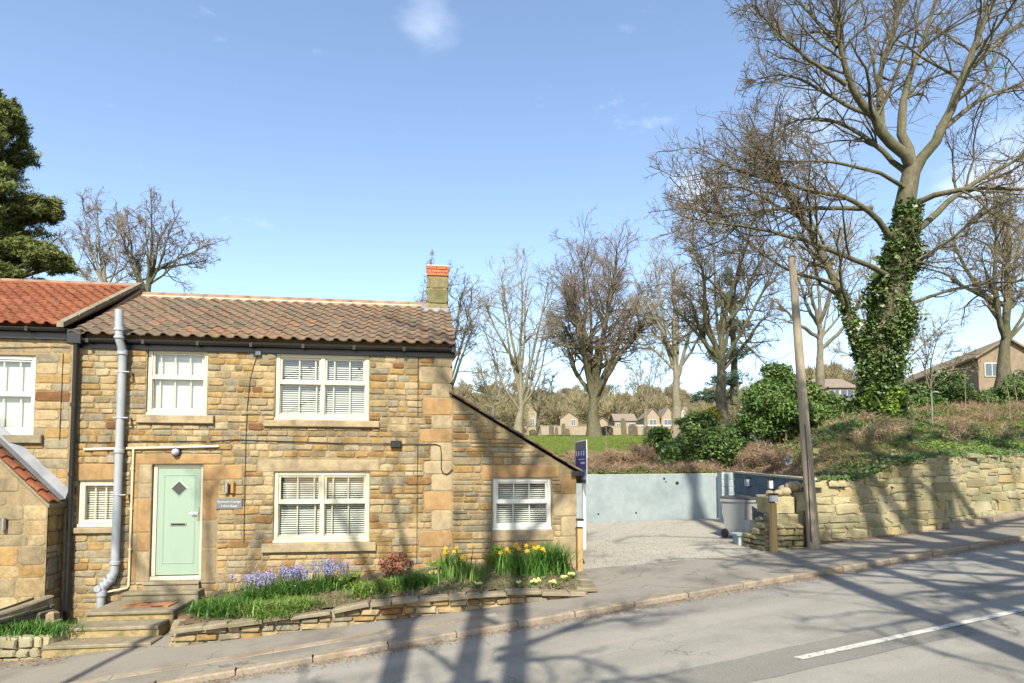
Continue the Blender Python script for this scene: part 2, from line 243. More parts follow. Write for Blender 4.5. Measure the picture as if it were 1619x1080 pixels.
class MB:
    def __init__(s): s.v = []; s.f = []
    def add(s, vs, fs):
        b = len(s.v); s.v += [tuple(p) for p in vs]; s.f += [tuple(i + b for i in f) for f in fs]; return s
    def box(s, x0, x1, y0, y1, z0, z1):
        return s.add([(x0, y0, z0), (x1, y0, z0), (x1, y1, z0), (x0, y1, z0), (x0, y0, z1), (x1, y0, z1), (x1, y1, z1), (x0, y1, z1)],
                     [(0, 3, 2, 1), (4, 5, 6, 7), (0, 1, 5, 4), (1, 2, 6, 5), (2, 3, 7, 6), (3, 0, 4, 7)])
    def cbox(s, x0, x1, y0, y1, z0, z1, c=.006):           # box with chamfered vertical faces seen from -y
        vs = [(x0, y0 + c, z0), (x1, y0 + c, z0), (x1, y0 + c, z1), (x0, y0 + c, z1), (x0 + c, y0, z0 + c), (x1 - c, y0, z0 + c), (x1 - c, y0, z1 - c), (x0 + c, y0, z1 - c),
              (x0, y1, z0), (x1, y1, z0), (x1, y1, z1), (x0, y1, z1)]
        return s.add(vs, [(4, 5, 6, 7), (0, 1, 5, 4), (1, 2, 6, 5), (2, 3, 7, 6), (3, 0, 4, 7), (0, 8, 9, 1), (1, 9, 10, 2), (2, 10, 11, 3), (3, 11, 8, 0), (8, 11, 10, 9)])
    def prism(s, poly, d):                               # poly: 3-D points, extruded by vector d
        n = len(poly); q = [tuple(a + b for a, b in zip(p, d)) for p in poly]
        return s.add(list(poly) + q, [tuple(range(n)), tuple(range(2 * n - 1, n - 1, -1))] + [(i, i + n, (i + 1) % n + n, (i + 1) % n) for i in range(n)])
    def tube(s, pts, r, sides=10, cap=True):
        pts = [Vector(p) for p in pts]; n = len(pts); rs = r if isinstance(r, (list, tuple)) else [r] * n; vs = []; prev = None
        for i, p in enumerate(pts):
            t = (pts[min(i + 1, n - 1)] - pts[max(i - 1, 0)]).normalized()
            a = prev if prev is not None else (Vector((0, 0, 1)) if abs(t.z) < .9 else Vector((1, 0, 0)))
            u = (a - t * a.dot(t)).normalized(); w = t.cross(u); prev = u
            for k in range(sides):
                an = 2 * math.pi * k / sides; vs.append(p + (u * math.cos(an) + w * math.sin(an)) * rs[i])
        fs = [(i * sides + k, i * sides + (k + 1) % sides, (i + 1) * sides + (k + 1) % sides, (i + 1) * sides + k) for i in range(n - 1) for k in range(sides)]
        if cap: fs += [tuple(range(sides - 1, -1, -1)), tuple(range((n - 1) * sides, n * sides))]
        return s.add(vs, fs)
    def lathe(s, prof, c=(0, 0, 0), sides=16):            # prof: (r, z) pairs about a vertical axis
        return s.tube_rings([[(c[0] + r * math.cos(2 * math.pi * k / sides), c[1] + r * math.sin(2 * math.pi * k / sides), c[2] + z) for k in range(sides)] for r, z in prof])
    def tube_rings(s, rings):
        n = len(rings[0]); vs = [p for r in rings for p in r]
        fs = [(i * n + k, i * n + (k + 1) % n, (i + 1) * n + (k + 1) % n, (i + 1) * n + k) for i in range(len(rings) - 1) for k in range(n)]
        fs += [tuple(range(n - 1, -1, -1)), tuple(range((len(rings) - 1) * n, len(rings) * n))]
        return s.add(vs, fs)
    def mesh(s, name, smooth=False, tint=None):
        me = bpy.data.meshes.new(name); me.from_pydata(s.v, [], s.f)
        if smooth: me.polygons.foreach_set('use_smooth', [True] * len(me.polygons))
        if tint is not None:
            a = me.attributes.new('tint', 'FLOAT', 'POINT'); a.data.foreach_set('value', [tint] * len(s.v))
        me.update(); return me
    def build(s, name, m, parent=None, smooth=False, tint=None, center=False):
        loc = (0, 0, 0)
        if center:
            c = [sum(v[i] for v in s.v) / len(s.v) for i in range(3)]; s.v = [(v[0] - c[0], v[1] - c[1], v[2] - c[2]) for v in s.v]; loc = c
        return link(name, s.mesh(name, smooth, tint), m, parent, loc)
def smooth_by_angle(o, deg=40):
    try:
        me = o.data; me.polygons.foreach_set('use_smooth', [True] * len(me.polygons)); me.set_sharp_from_angle(angle=math.radians(deg))
    except Exception: pass
    return o

# -- single stones: rounded, uneven, facing -y, origin at their centre on the wall face
def stone_geo(w, h, proud=.02, rough=.35, back=.03, cmax=.05):
    c = min(min(w, h) * R.uniform(.10, .24), cmax); j = min(w, h) * .05 * (rough / .35)
    o = [(-w / 2 + c, -h / 2), (w / 2 - c, -h / 2), (w / 2, -h / 2 + c), (w / 2, h / 2 - c), (w / 2 - c, h / 2), (-w / 2 + c, h / 2), (-w / 2, h / 2 - c), (-w / 2, -h / 2 + c)]
    o = [(x + R.uniform(-j, j), z + R.uniform(-j, j)) for x, z in o]
    b = min(.016, min(w, h) * .16); kx = 1 - 2 * b / w; kz = 1 - 2 * b / h
    tx, tz = R.uniform(-.04, .04), R.uniform(-.05, .05)
    V = [(x, back, z) for x, z in o] + [(x, -proud * .45, z) for x, z in o] + [(x * kx, -proud + tx * x * .3 + tz * z * .3 + R.uniform(-.002, .002), z * kz) for x, z in o]
    V.append((0, -proud - R.uniform(0, .008), 0))
    F = []
    for a in range(2):
        for k in range(8): F.append((a * 8 + k, a * 8 + (k + 1) % 8, (a + 1) * 8 + (k + 1) % 8, (a + 1) * 8 + k))
    for k in range(8): F.append((16 + k, 16 + (k + 1) % 8, 24))
    return V, F
class Pieces:
    """collects alike pieces; the largest become objects of their own, the rest one joined part"""
    def __init__(s): s.p = []
    def add(s, V, F, loc, rz=0, tint=None, size=1.0): s.p.append((V, F, loc, rz, R.random() if tint is None else tint, size))
    def flush(s, parent, name, rest, m, limit=300, smooth=False):
        s.p.sort(key=lambda q: -q[5])
        for V, F, loc, rz, t, _ in s.p[:limit]:
            me = bpy.data.meshes.new(name); me.from_pydata(V, [], F)
            if smooth: me.polygons.foreach_set('use_smooth', [True] * len(F))
            a = me.attributes.new('tint', 'FLOAT', 'POINT'); a.data.foreach_set('value', [t] * len(V))
            link(name, me, m, parent, loc, rz)
        if s.p[limit:]:
            vs, fs, ts = [], [], []
            for V, F, loc, rz, t, _ in s.p[limit:]:
                b = len(vs); c, sn_ = math.cos(rz), math.sin(rz)
                vs += [(x * c - y * sn_ + loc[0], x * sn_ + y * c + loc[1], z + loc[2]) for x, y, z in V]; fs += [tuple(i + b for i in f) for f in F]; ts += [t] * len(V)
            me = bpy.data.meshes.new(rest); me.from_pydata(vs, [], fs)
            if smooth: me.polygons.foreach_set('use_smooth', [True] * len(fs))
            a = me.attributes.new('tint', 'FLOAT', 'POINT'); a.data.foreach_set('value', ts)
            o = link(rest, me, m, parent); o['kind'] = 'stuff'
def courses(x0, x1, z0, z1, blocked, top=None, hr=(.09, .19), wr=(.14, .42), gap=.014, tints=None):
    """rubble courses: yields (cx, cz, w, h) outside the blocked rectangles and below top(x)"""
    out = []; z = z0
    while z < z1 - .03:
        h = R.uniform(*hr); h = min(h, z1 - z)
        if z1 - z - h < .05: h = z1 - z
        xs = sorted({x0, x1, *[min(max(b[0], x0), x1) for b in blocked if b[2] < z + h and b[3] > z], *[min(max(b[1], x0), x1) for b in blocked if b[2] < z + h and b[3] > z]})
        for a, b_ in zip(xs[:-1], xs[1:]):
            if b_ - a < .03: continue
            mid = (a + b_) / 2; segs = [(z, z + h)]
            for bl in blocked:
                if bl[0] < mid < bl[1]:
                    ns = []
                    for p, q in segs:
                        if bl[2] >= q or bl[3] <= p: ns.append((p, q)); continue
                        if bl[2] > p: ns.append((p, bl[2]))
                        if bl[3] < q: ns.append((bl[3], q))
                    segs = ns
            for p, q in segs:
                if q - p < .045: continue
                x = a
                while x < b_ - .02:
                    w = R.uniform(*wr) * (1 + (.3 if q - p > .15 else 0)); w = min(w, b_ - x)
                    if b_ - x - w < .09: w = b_ - x
                    qq = q
                    if top is not None: qq = min(q, top(x + w) , top(x)) if True else q
                    if qq - p > .04:
                        # now and then two thin stones on top of each other, as in rubble work
                        if qq - p > .14 and R.random() < .22 and w < .3:
                            mz = p + (qq - p) * R.uniform(.4, .6)
                            out.append((x + w / 2, (p + mz) / 2, w - gap, mz - p - gap)); out.append((x + w / 2, (qq + mz) / 2, w - gap, qq - mz - gap))
                        else: out.append((x + w / 2, (p + qq) / 2, w - gap, qq - p - gap))
                    x += w
        z += h
    return out
def sheet_wall(mb, xs, zs, holes, y0, y1, tops=None):
    """wall slab between y0 (front) and y1, cut by rectangular holes; only outside faces are made"""
    xs = sorted(set(xs) | {h[0] for h in holes} | {h[1] for h in holes}); zs = sorted(set(zs) | {h[2] for h in holes} | {h[3] for h in holes})
    def solid(i, j):
        if i < 0 or j < 0 or i >= len(xs) - 1 or j >= len(zs) - 1: return False
        cx, cz = (xs[i] + xs[i + 1]) / 2, (zs[j] + zs[j + 1]) / 2
        return not any(h[0] < cx < h[1] and h[2] < cz < h[3] for h in holes)
    for i in range(len(xs) - 1):
        for j in range(len(zs) - 1):
            if not solid(i, j): continue
            a, b, c, d = xs[i], xs[i + 1], zs[j], zs[j + 1]
            mb.add([(a, y0, c), (b, y0, c), (b, y0, d), (a, y0, d)], [(0, 1, 2, 3)]); mb.add([(a, y1, c), (b, y1, c), (b, y1, d), (a, y1, d)], [(3, 2, 1, 0)])
            if not solid(i - 1, j): mb.add([(a, y0, c), (a, y0, d), (a, y1, d), (a, y1, c)], [(0, 1, 2, 3)])
            if not solid(i + 1, j): mb.add([(b, y0, c), (b, y1, c), (b, y1, d), (b, y0, d)], [(0, 1, 2, 3)])
            if not solid(i, j - 1): mb.add([(a, y0, c), (a, y1, c), (b, y1, c), (b, y0, c)], [(0, 1, 2, 3)])
            if not solid(i, j + 1): mb.add([(a, y0, d), (b, y0, d), (b, y1, d), (a, y1, d)], [(0, 1, 2, 3)])

# -- vectorised branches
def norm(a): return a / np.maximum(np.linalg.norm(a, axis=-1, keepdims=True), 1e-9)
def tubes(P, Rr, sides):
    N_, K_, _ = P.shape; T = np.empty_like(P); T[:, 1:-1] = P[:, 2:] - P[:, :-2]; T[:, 0] = P[:, 1] - P[:, 0]; T[:, -1] = P[:, -1] - P[:, -2]; T = norm(T)
    ref = np.where(np.abs(T[:, :1, 2:3]) < .85, np.array([0, 0, 1.]), np.array([1., 0, 0])); ref = np.broadcast_to(ref, T.shape)
    U = norm(ref - T * (ref * T).sum(-1, keepdims=True)); Wv = np.cross(T, U)
    an = np.arange(sides) * 2 * np.pi / sides
    V = P[:, :, None] + (U[:, :, None] * np.cos(an)[None, None, :, None] + Wv[:, :, None] * np.sin(an)[None, None, :, None]) * Rr[:, :, None, None]
    idx = np.arange(N_ * K_ * sides).reshape(N_, K_, sides); a = idx[:, :-1]; b = idx[:, 1:]
    F = np.stack([a, np.roll(a, -1, 2), np.roll(b, -1, 2), b], -1).reshape(-1, 4)
    return V.reshape(-1, 3), F
def merge(lst):
    Vs, Fs, b = [], [], 0
    for V, F in lst:
        Vs.append(V); Fs.append(F + b); b += len(V)
    return np.concatenate(Vs), Fs
def resample(pts, rad, K_):
    P = np.array(pts, float); d = np.r_[0, np.cumsum(np.linalg.norm(np.diff(P, axis=0), axis=1))]; t = np.linspace(0, d[-1], K_)
    Q = np.stack([np.interp(t, d, P[:, i]) for i in range(3)], 1)
    for _ in range(4): Q[1:-1] = .25 * Q[:-2] + .5 * Q[1:-1] + .25 * Q[2:]
    return Q, np.interp(t, d, rad)
def grow(P, Rr, n, tmin, ang, lf, K_, wob, up, rmin, rg, rf=.55, lmax=None):
    """n children along each parent; lf = child length over parent length"""
    N_, K0, _ = P.shape; ln = np.linalg.norm(np.diff(P, axis=1), axis=2).sum(1)
    pid = np.repeat(np.arange(N_), n); m = len(pid); t = tmin + (1 - tmin) * rg.random(m) ** .85; t = np.minimum(t, .999)
    f = t * (K0 - 1); i = f.astype(int); fr = (f - i)[:, None]
    p = P[pid, i] * (1 - fr) + P[pid, i + 1] * fr; tg = norm(P[pid, i + 1] - P[pid, i]); r = Rr[pid, i] * (1 - fr[:, 0]) + Rr[pid, i + 1] * fr[:, 0]
    rnd = rg.normal(size=(m, 3)); perp = norm(rnd - tg * (rnd * tg).sum(1, keepdims=True)); a = np.radians(rg.uniform(*ang, m))[:, None]
    d = norm(tg * np.cos(a) + perp * np.sin(a)); Lc = ln[pid] * lf * (1.15 - .6 * t) * rg.uniform(.55, 1.25, m)
    if lmax: Lc = np.minimum(Lc, lmax * rg.uniform(.6, 1, m))
    st = (Lc / (K_ - 1))[:, None]; Q = np.empty((m, K_, 3)); Q[:, 0] = p
    for k in range(1, K_):
        d = norm(d + rg.normal(size=(m, 3)) * wob + np.array([0, 0, up])); Q[:, k] = Q[:, k - 1] + d * st
    r0 = np.maximum(r * rf, rmin); taper = np.linspace(1, .35, K_)[None]
    return Q, np.maximum(r0[:, None] * taper, rmin * .8)
def cat_(lst):
    return np.concatenate([a for a, _ in lst]), np.concatenate([b for _, b in lst])
def make_tree(root, limbs, seed=1, bark='bark', twig='twig', n1=9, n2=7, n3=6, rmin=.008, lf1=.42, lf2=.5, lf3=.5, up=.06, wob=.22, l1max=None, sidesT=9):
    """limbs: list of (points, radii); first one is the trunk"""
    rg = np.random.default_rng(seed); base = np.array(root.location)
    L0 = [resample(np.array(p) - base, r, 14) for p, r in limbs]
    P0 = np.stack([q for q, _ in L0]); R0 = np.stack([r for _, r in L0]); P0[1:, 1:-1] += rg.normal(size=(len(L0) - 1, 12, 3)) * R0[1:, 1:-1, None] * .22; P0[0, 2:-1] += rg.normal(size=(11, 3)) * R0[0, 2:-1, None] * .14
    V, F = tubes(P0, R0, sidesT); me = npmesh('trunk', V, F, True); link('trunk', me, bark, root)
    lim = (P0[1:], R0[1:]) if len(L0) > 1 else (P0, R0)
    P1, R1 = grow(*lim, n1, .22, (28, 62), lf1, 7, wob * .8, up, rmin * 2, rg, .5, l1max)
    V, F = tubes(P1, R1, 5); link('branches', npmesh('branches', V, F, True), bark, root)
    src = cat_([(P1[:, ::1][:, [0, 1, 2, 3, 4, 5, 6]], R1)])
    P2, R2 = grow(*src, n2, .15, (25, 60), lf2, 5, wob, up, rmin, rg, .55)
    lst = [tubes(P2, R2, 4 if rmin < .02 else 3)]
    if n3:
        P3, R3 = grow(P2, R2, n3, .15, (25, 65), lf3, 3, wob * 1.2, up, rmin * .75, rg, .6); lst.append(tubes(P3, R3, 3))
    tips, rt = grow(P0[1:, 8:] if len(L0) > 1 else P0, R0[1:, 8:] if len(L0) > 1 else R0, n1, .1, (20, 50), .5, 5, wob, up, rmin, rg, .5); lst.append(tubes(tips, rt, 3))
    t2, r2 = grow(tips, rt, 5, .1, (20, 55), .45, 3, wob, up, rmin * .75, rg, .6); lst.append(tubes(t2, r2, 3))
    V, F = merge(lst); link('twigs', npmesh('twigs', V, F), twig, root)
    return P0, R0
# -- leaves
def leafcloud(C, size, rg, flat=0.3, asp=.55, up=.25, droop=0):
    """one rhombic leaf at each centre C"""
    n = len(C); nr = rg.normal(size=(n, 3)); nr[:, 2] = np.abs(nr[:, 2]) * (1 + up * 3); nr[:, 1] -= .5; nr = norm(nr)
    a = norm(np.cross(nr, rg.normal(size=(n, 3)))); b = np.cross(nr, a); s = size * rg.uniform(.6, 1.35, (n, 1))
    V = np.stack([C - a * s, C + b * s * asp - nr * s * flat * .3, C + a * s, C - b * s * asp - nr * s * flat * .3], 1)
    V[:, 2, 2] -= (s[:, 0] * droop)
    return V.reshape(-1, 3), np.arange(n * 4).reshape(-1, 4)
def lobes(c, r, nl, n, rg, lr=(.25, .45), shell=.75):
    """points spread through nl uneven lobes inside the ellipsoid c, r"""
    c = np.array(c, float); r = np.array(r, float)
    d = norm(rg.normal(size=(nl, 3))) * (rg.random((nl, 1)) ** .4) * .78; cc = c + d * r
    rr = rg.uniform(*lr, (nl, 1)) * r; w = rr.prod(1) ** (2 / 3); w /= w.sum(); k = rg.choice(nl, n, p=w)
    dd = norm(rg.normal(size=(n, 3))) * (shell + (1 - shell) * rg.random((n, 1))) * (.8 + .35 * rg.random((n, 1)))
    return cc[k] + dd * rr[k]
def slivers(B, D, w, rg):
    """thin triangles from B along D"""
    n = len(B); s = norm(np.cross(D, rg.normal(size=(n, 3)))) * w
    V = np.stack([B - s, B + s, B + D], 1).reshape(-1, 3); return V, np.arange(n * 3).reshape(-1, 3)
def blades(B, H, w, lean, rg, K_=4):
    """curved strap leaves"""
    n = len(B); az = rg.uniform(0, 2 * np.pi, n); o = np.stack([np.cos(az), np.sin(az), 0 * az], 1); s = np.stack([-np.sin(az), np.cos(az), 0 * az], 1) * w
    H = (H * rg.uniform(.6, 1.2, n))[:, None]; ln = (lean * rg.uniform(.2, 1.3, n))[:, None]; rows = []
    for k in range(K_):
        t = k / (K_ - 1); p = B + o * H * ln * t ** 1.8 + np.array([0, 0, 1.]) * H * (t - .35 * ln * t ** 3); ww = (1 - t ** 2.2) * .95 + .05
        rows += [p - s * ww, p + s * ww]
    V = np.stack(rows, 1).reshape(-1, 3); b = np.arange(n)[:, None] * 2 * K_
    F = np.concatenate([b + np.array([[2 * k, 2 * k + 1, 2 * k + 3, 2 * k + 2]]) for k in range(K_ - 1)]); return V, F
# ================================================================== THE SETTING
def rebase(root, dx=0, dy=0, dz=0):
    root.location = Vector(root.location) + Matrix.Rotation(root.rotation_euler[2], 3, 'Z') @ Vector((dx, dy, dz))
    for ch in root.children: ch.location = Vector(ch.location) - Vector((dx, dy, dz))
def planepoly(pts, dz): return [(x, y, gz(x, y) + dz) for x, y in pts]
def sn2(s, n): return (s * RD[0] + n * RN[0], s * RD[1] + n * RN[1])
def fw(u, v, z=0):
    p = F0 + EU * u + EV * v; return (p.x, p.y, z)
# land in front, under everything, one plane that follows the hill road
g = MB(); pts = [sn2(-130, -500), sn2(160, -500), sn2(160, 9.6), (6.1, 12.7), (6.2, 19.8), (-60, 24), sn2(-130, 22)]
g.add(planepoly(pts, -.09), [tuple(range(7))]); tag(g.build('ground', 'earth'), kind='structure')
# road
N_ROAD0, N_KERB = 2.5, 8.25
def strip(name, m, s0, s1, n0, n1, dz, step=6, kind='structure', jag=0):
    mb = MB(); k = int((s1 - s0) / step) + 1; rows = []
    for i in range(k + 1):
        s = s0 + (s1 - s0) * i / k; rows += [sn(s, n0 + R.uniform(-jag, jag), dz), sn(s, n1 + R.uniform(-jag, jag), dz)]
    mb.add(rows, [(2 * i, 2 * i + 2, 2 * i + 3, 2 * i + 1) for i in range(k)]); o = mb.build(name, m)
    if kind: tag(o, kind=kind)
    return o
strip('road', 'asphalt', -120, 150, N_ROAD0, N_KERB + .02, 0)
strip('road_patch', 'patch', .2, 6.6, 5.12, 5.72, .004, .5, jag=.02)
strip('road_patch', 'patch', -9, 2.2, 3.6, 5.1, .004, .5, jag=.02)
cl = strip('centre_line', 'paint', 4.6, 8.6, 5.35, 5.45, .009, .4, jag=.002)
strip('centre_line', 'paint', 14.6, 18.6, 5.35, 5.45, .009, .4)
strip('centre_line', 'paint', -5.4, -1.4, 5.35, 5.45, .009, .4)
# far footway behind the viewpoint, verge
strip('verge', 'lawn', -120, 150, -1.6, N_ROAD0 - .15, .06)
kb = MB()
# pavement
def poly_obj(name, m, pts, dz, depth=0):
    mb = MB(); mb.add(planepoly(pts, dz), [tuple(range(len(pts)))]); return tag(mb.build(name, m), kind='structure')
fl = fw(-1.9, .12); fr_ = fw(7.3, .12)
pav = poly_obj('pavement', 'pave', [sn2(-120, N_KERB + .14), sn2(150, N_KERB + .14), sn2(150, 10.3), (10.9, 13.5), (9.06, 12.85), (7.78, 12.6), (5.95, 12.6), (4.81, 11.98), (1.22, 12.08), (fr_[0], fr_[1]), (fl[0], fl[1]), sn2(-120, 13.2)], .062)
# kerb stones: pieces with open joints
kroot = strip('kerb', 'grit', -120, 150, N_KERB, N_KERB + .14, .03)
s = -9.0; k = 0
while s < 40:
    l = R.uniform(.82, .95); mb = MB(); h = .075 + R.uniform(-.006, .006); g_ = .008; w0, w1 = N_KERB + R.uniform(-.008, .006), N_KERB + .15
    a, b, c, d = sn(s + g_, w0, 0), sn(s + l - g_, w0, 0), sn(s + l - g_, w1, 0), sn(s + g_, w1, 0)
    low = [(p[0], p[1], p[2] - .05) for p in (a, b, c, d)]; mid = [(p[0], p[1], p[2] + h - .018) for p in (a, b, c, d)]
    a2, b2, c2, d2 = sn(s + g_ + .006, w0 + .02, h), sn(s + l - g_ - .006, w0 + .02, h), sn(s + l - g_ - .006, w1 - .004, h), sn(s + g_ + .006, w1 - .004, h)
    mb.tube_rings([low, mid, [a2, b2, c2, d2]]); mb.build('kerb_stone', 'kerb', kroot, center=True); s += l
# inner edging slabs of the footway on the left part
iroot = strip('footway_edging', 'grit', -9, 2.4, 8.78, 8.98, .064)
s = -9.0
while s < 2.2:
    l = R.uniform(.8, 1.3); mb = MB(); h = .071 + R.uniform(0, .004)
    rows = [[sn(s + .006, 8.79, .03), sn(s + l - .006, 8.79, .03), sn(s + l - .006, 8.97, .03), sn(s + .006, 8.97, .03)], [sn(s + .009, 8.795, h), sn(s + l - .009, 8.795, h), sn(s + l - .009, 8.965, h), sn(s + .009, 8.965, h)]]
    mb.tube_rings(rows); mb.build('edging_stone', 'kerb', iroot, center=True); s += l
# stone channel step beside the retaining wall, up the hill
iroot = strip('wall_footing', 'grit', 12.0, 60, 9.72, 9.98, .08)
s = 12.0
while s < 40:
    l = R.uniform(.9, 1.4); mb = MB(); h = .16 + R.uniform(0, .01)
    rows = [[sn(s + .006, 9.7, .03), sn(s + l - .006, 9.7, .03), sn(s + l - .006, 10.0, .03), sn(s + .006, 10.0, .03)], [sn(s + .02, 9.72, h), sn(s + l - .02, 9.72, h), sn(s + l - .02, 9.99, h), sn(s + .02, 9.99, h)]]
    mb.tube_rings(rows); mb.build('footing_stone', 'kerb', iroot, center=True); s += l

# ---- terrain behind the walls: lawn field, bank, hill
def sm(x): x = np.clip(x, 0, 1); return x * x * (3 - 2 * x)
def hm(Y): return Y * np.interp(Y, [17, 19.5, 24, 30, 45, 60, 120, 190, 260, 420, 800], [.0, .0, .030, .048, .058, .060, .061, .064, .078, .125, .10])
def hr(Y, X): return np.where(Y < 60, Y * np.interp(Y, [12, 13, 15, 17, 20, 26, 40, 60], [.02, .03, .048, .068, .098, .108, .11, .11]), Y * np.interp(Y, [60, 110, 200, 300, 420, 800], [.11, .112, .125, .135, .14, .11])) + np.maximum(X - 13, 0) * .02
def hgt(X, Y):
    X = np.asarray(X, float); Y = np.asarray(Y, float); w = sm((X / np.maximum(Y, 1) - .33) / .22)
    left = np.where(X < 0, np.minimum(0, 0), 0)
    return (1 - w) * hm(Y) + w * hr(Y, X) + .12 * np.sin(X * .9 + 1) * np.sin(Y * .7) * sm((Y - 21) / 8) * .5
WB = [(5.95, 12.60), (7.78, 12.66), (9.06, 12.95), (10.9, 13.58), (40, 22.2)]           # base line of the retaining wall
def wally(x): return float(np.interp(x, [p[0] for p in WB], [p[1] for p in WB]))
def backy(x): return 19.7 + (x - 2.2) * (18.0 - 19.7) / (5.75 - 2.2)
def wtop(x): return float(np.interp(x, [5.9, 7.2, 7.7, 8.2, 8.9, 10.0, 12.5, 40], [-.20, .0, .22, .36, .40, .43, .50, 2.9]))
def row0(x):
    if x < 6.15: return min(21.5, backy(x) + .12)
    return wally(x) + .3
def row0z(x):
    if x < .3: return float(gz(x, row0(x))) - .02
    if x < 6.15: return -.03
    return wtop(x) - .03
xs = list(np.arange(-420, -60, 30.)) + list(np.arange(-60, -6, 4.)) + list(np.arange(-6, 0, .8)) + [0, .25, .31] + list(np.arange(.6, 6.1, .35)) + [6.12, 6.18] + list(np.arange(6.4, 16, .35)) + list(np.arange(16, 40, 1.)) + list(np.arange(40, 130, 6.)) + list(np.arange(130, 700, 30.))
ts = list(np.linspace(0, 1, 90) ** 2.6)
G = np.empty((len(ts), len(xs), 3))
for j, x in enumerate(xs):
    y0 = row0(min(x, 40)) if x > -1 else 21.5; z0 = row0z(min(x, 40)) if x > -1 else gz(x, 21.5) - .1
    if x > 40: y0 += (x - 40) * .3
    if x < -60: z0 = gz(-60, 21.5)
    Y = y0 + np.array(ts) * (820 - y0); H = hgt(np.full_like(Y, x), Y)
    b = sm((Y - y0) / (1.6 if x > .3 else 9)); Z = z0 * (1 - b) + H * b
    if 6.15 < x < 9: bx_ = sm((x - 6.15) / 1.6) + sm((Y - 16.5) / 2.5); bx_ = np.minimum(bx_, 1); Z = (z0 * (1 - bx_) + Z * bx_)
    G[:, j, 0] = x; G[:, j, 1] = Y; G[:, j, 2] = Z
def surf(x, y):                                         # height of the terrain at a place (interpolated the way the mesh is)
    y0 = row0(min(x, 40)); z0 = row0z(min(x, 40)); b = sm((y - y0) / 1.6); Z = float(z0 * (1 - b) + hgt(x, y) * b)
    if 6.15 < x < 9: bx_ = min(1, sm((x - 6.15) / 1.6) + sm((y - 16.5) / 2.5)); Z = z0 * (1 - bx_) + Z * bx_
    return float(Z)
idx = np.arange(G.shape[0] * G.shape[1]).reshape(G.shape[:2])
F = np.stack([idx[:-1, :-1], idx[:-1, 1:], idx[1:, 1:], idx[1:, :-1]], -1).reshape(-1, 4)
tag(link('hillside', npmesh('hillside', G.reshape(-1, 3), F, True), 'earth'), kind='structure')
# lawn
lx = np.linspace(-12, 26, 90); ly = 23.8 + np.linspace(0, 1, 60) ** 1.7 * 92; LX, LY = np.meshgrid(lx, ly); LXX = LX * (LY / 24) ** .9
LZ = hgt(LXX, LY) + .035
idx = np.arange(LX.size).reshape(LX.shape); F = np.stack([idx[:-1, :-1], idx[:-1, 1:], idx[1:, 1:], idx[1:, :-1]], -1).reshape(-1, 4)
keep = (LXX / LY)[:-1, :-1].reshape(-1) < .245
tag(link('lawn', npmesh('lawn', np.stack([LXX, LY, LZ], -1).reshape(-1, 3), F[keep], True), 'lawn'), kind='structure')
n = 50000; Y = 24 + rng.random(n) ** 1.6 * 40; X = Y * rng.uniform(-.02, .24, n); B = np.stack([X, Y, hgt(X, Y) + .03], 1)
V, F = slivers(B, rng.normal(size=(n, 3)) * [.03, .03, .01] + [0, 0, .10], .02, rng); tag(link('lawn_grass', npmesh('lawn_grass', V, F), 'grassb'), 'short mown grass of the field beyond the boundary bank', 'grass', kind='stuff')

# ================================================================== STONE COTTAGE
H = empty('stone_cottage', F0, YAW, 'stone cottage with brown pantile roof, sage green door and lean-to end', 'house')
ZB = -2.75
def roofline(u):
    if u <= 4.8: return 2.33
    return 1.53 + (u - 4.8) * (0.10 - 1.53) / (7.17 - 4.8)
WIN = {'ul': (-.53, .48, 1.05, 2.24), 'ur': (1.65, 3.32, .99, 2.21), 'lr': (1.66, 3.35, -1.23, .05), 'r': (5.63, 6.76, -1.05, -.07), 's': (-1.59, -.94, -.91, -.11)}
DOOR = (-.40, .45, -1.86, .18)
holes = [WIN[k] for k in WIN] + [DOOR]
w = MB(); sheet_wall(w, [-1.74, 4.8], [ZB, 2.42], [h for k, h in WIN.items() if k != 'r'] + [DOOR], 0, .45)
sheet_wall(w, [4.8, 7.25], [ZB, .04], [WIN['r']], 0, .45)
w.add([(4.8, 0, .04), (7.25, 0, .04), (4.8, 0, 1.5)], [(0, 1, 2)])
w.add([(4.8, .45, .04), (7.25, .45, .04), (4.8, .45, 1.5)], [(2, 1, 0)])
# gable end, rear and sides of the main part, lean-to body
w.add([(4.86, 0, ZB), (4.86, 5.3, ZB), (4.86, 5.3, 2.42), (4.86, 2.65, 3.86), (4.86, 0, 2.42)], [(0, 1, 2, 3, 4)])
w.add([(-1.74, 5.3, ZB), (4.86, 5.3, ZB), (4.86, 5.3, 2.42), (-1.74, 5.3, 2.42)], [(3, 2, 1, 0)])
w.add([(-1.74, 0, ZB), (-1.74, 5.3, ZB), (-1.74, 5.3, 2.42), (-1.74, 2.65, 3.86), (-1.74, 0, 2.42)], [(4, 3, 2, 1, 0)])
w.add([(7.25, 0, ZB), (7.25, 4.6, ZB), (7.25, 4.6, .04), (7.25, 0, .04)], [(0, 1, 2, 3)])
w.add([(4.86, 4.6, ZB), (7.25, 4.6, ZB), (7.25, 4.6, .04), (4.86, 4.6, 1.5)], [(0, 1, 2, 3)])
w.build('wall', 'mortar', H)
fl_ = MB().box(-1.7, 4.8, .46, 5.2, .30, .45); fl_.box(-1.7, 7.2, .46, 4.5, -2.1, -1.95); fl_.build('floor', 'dark', H)
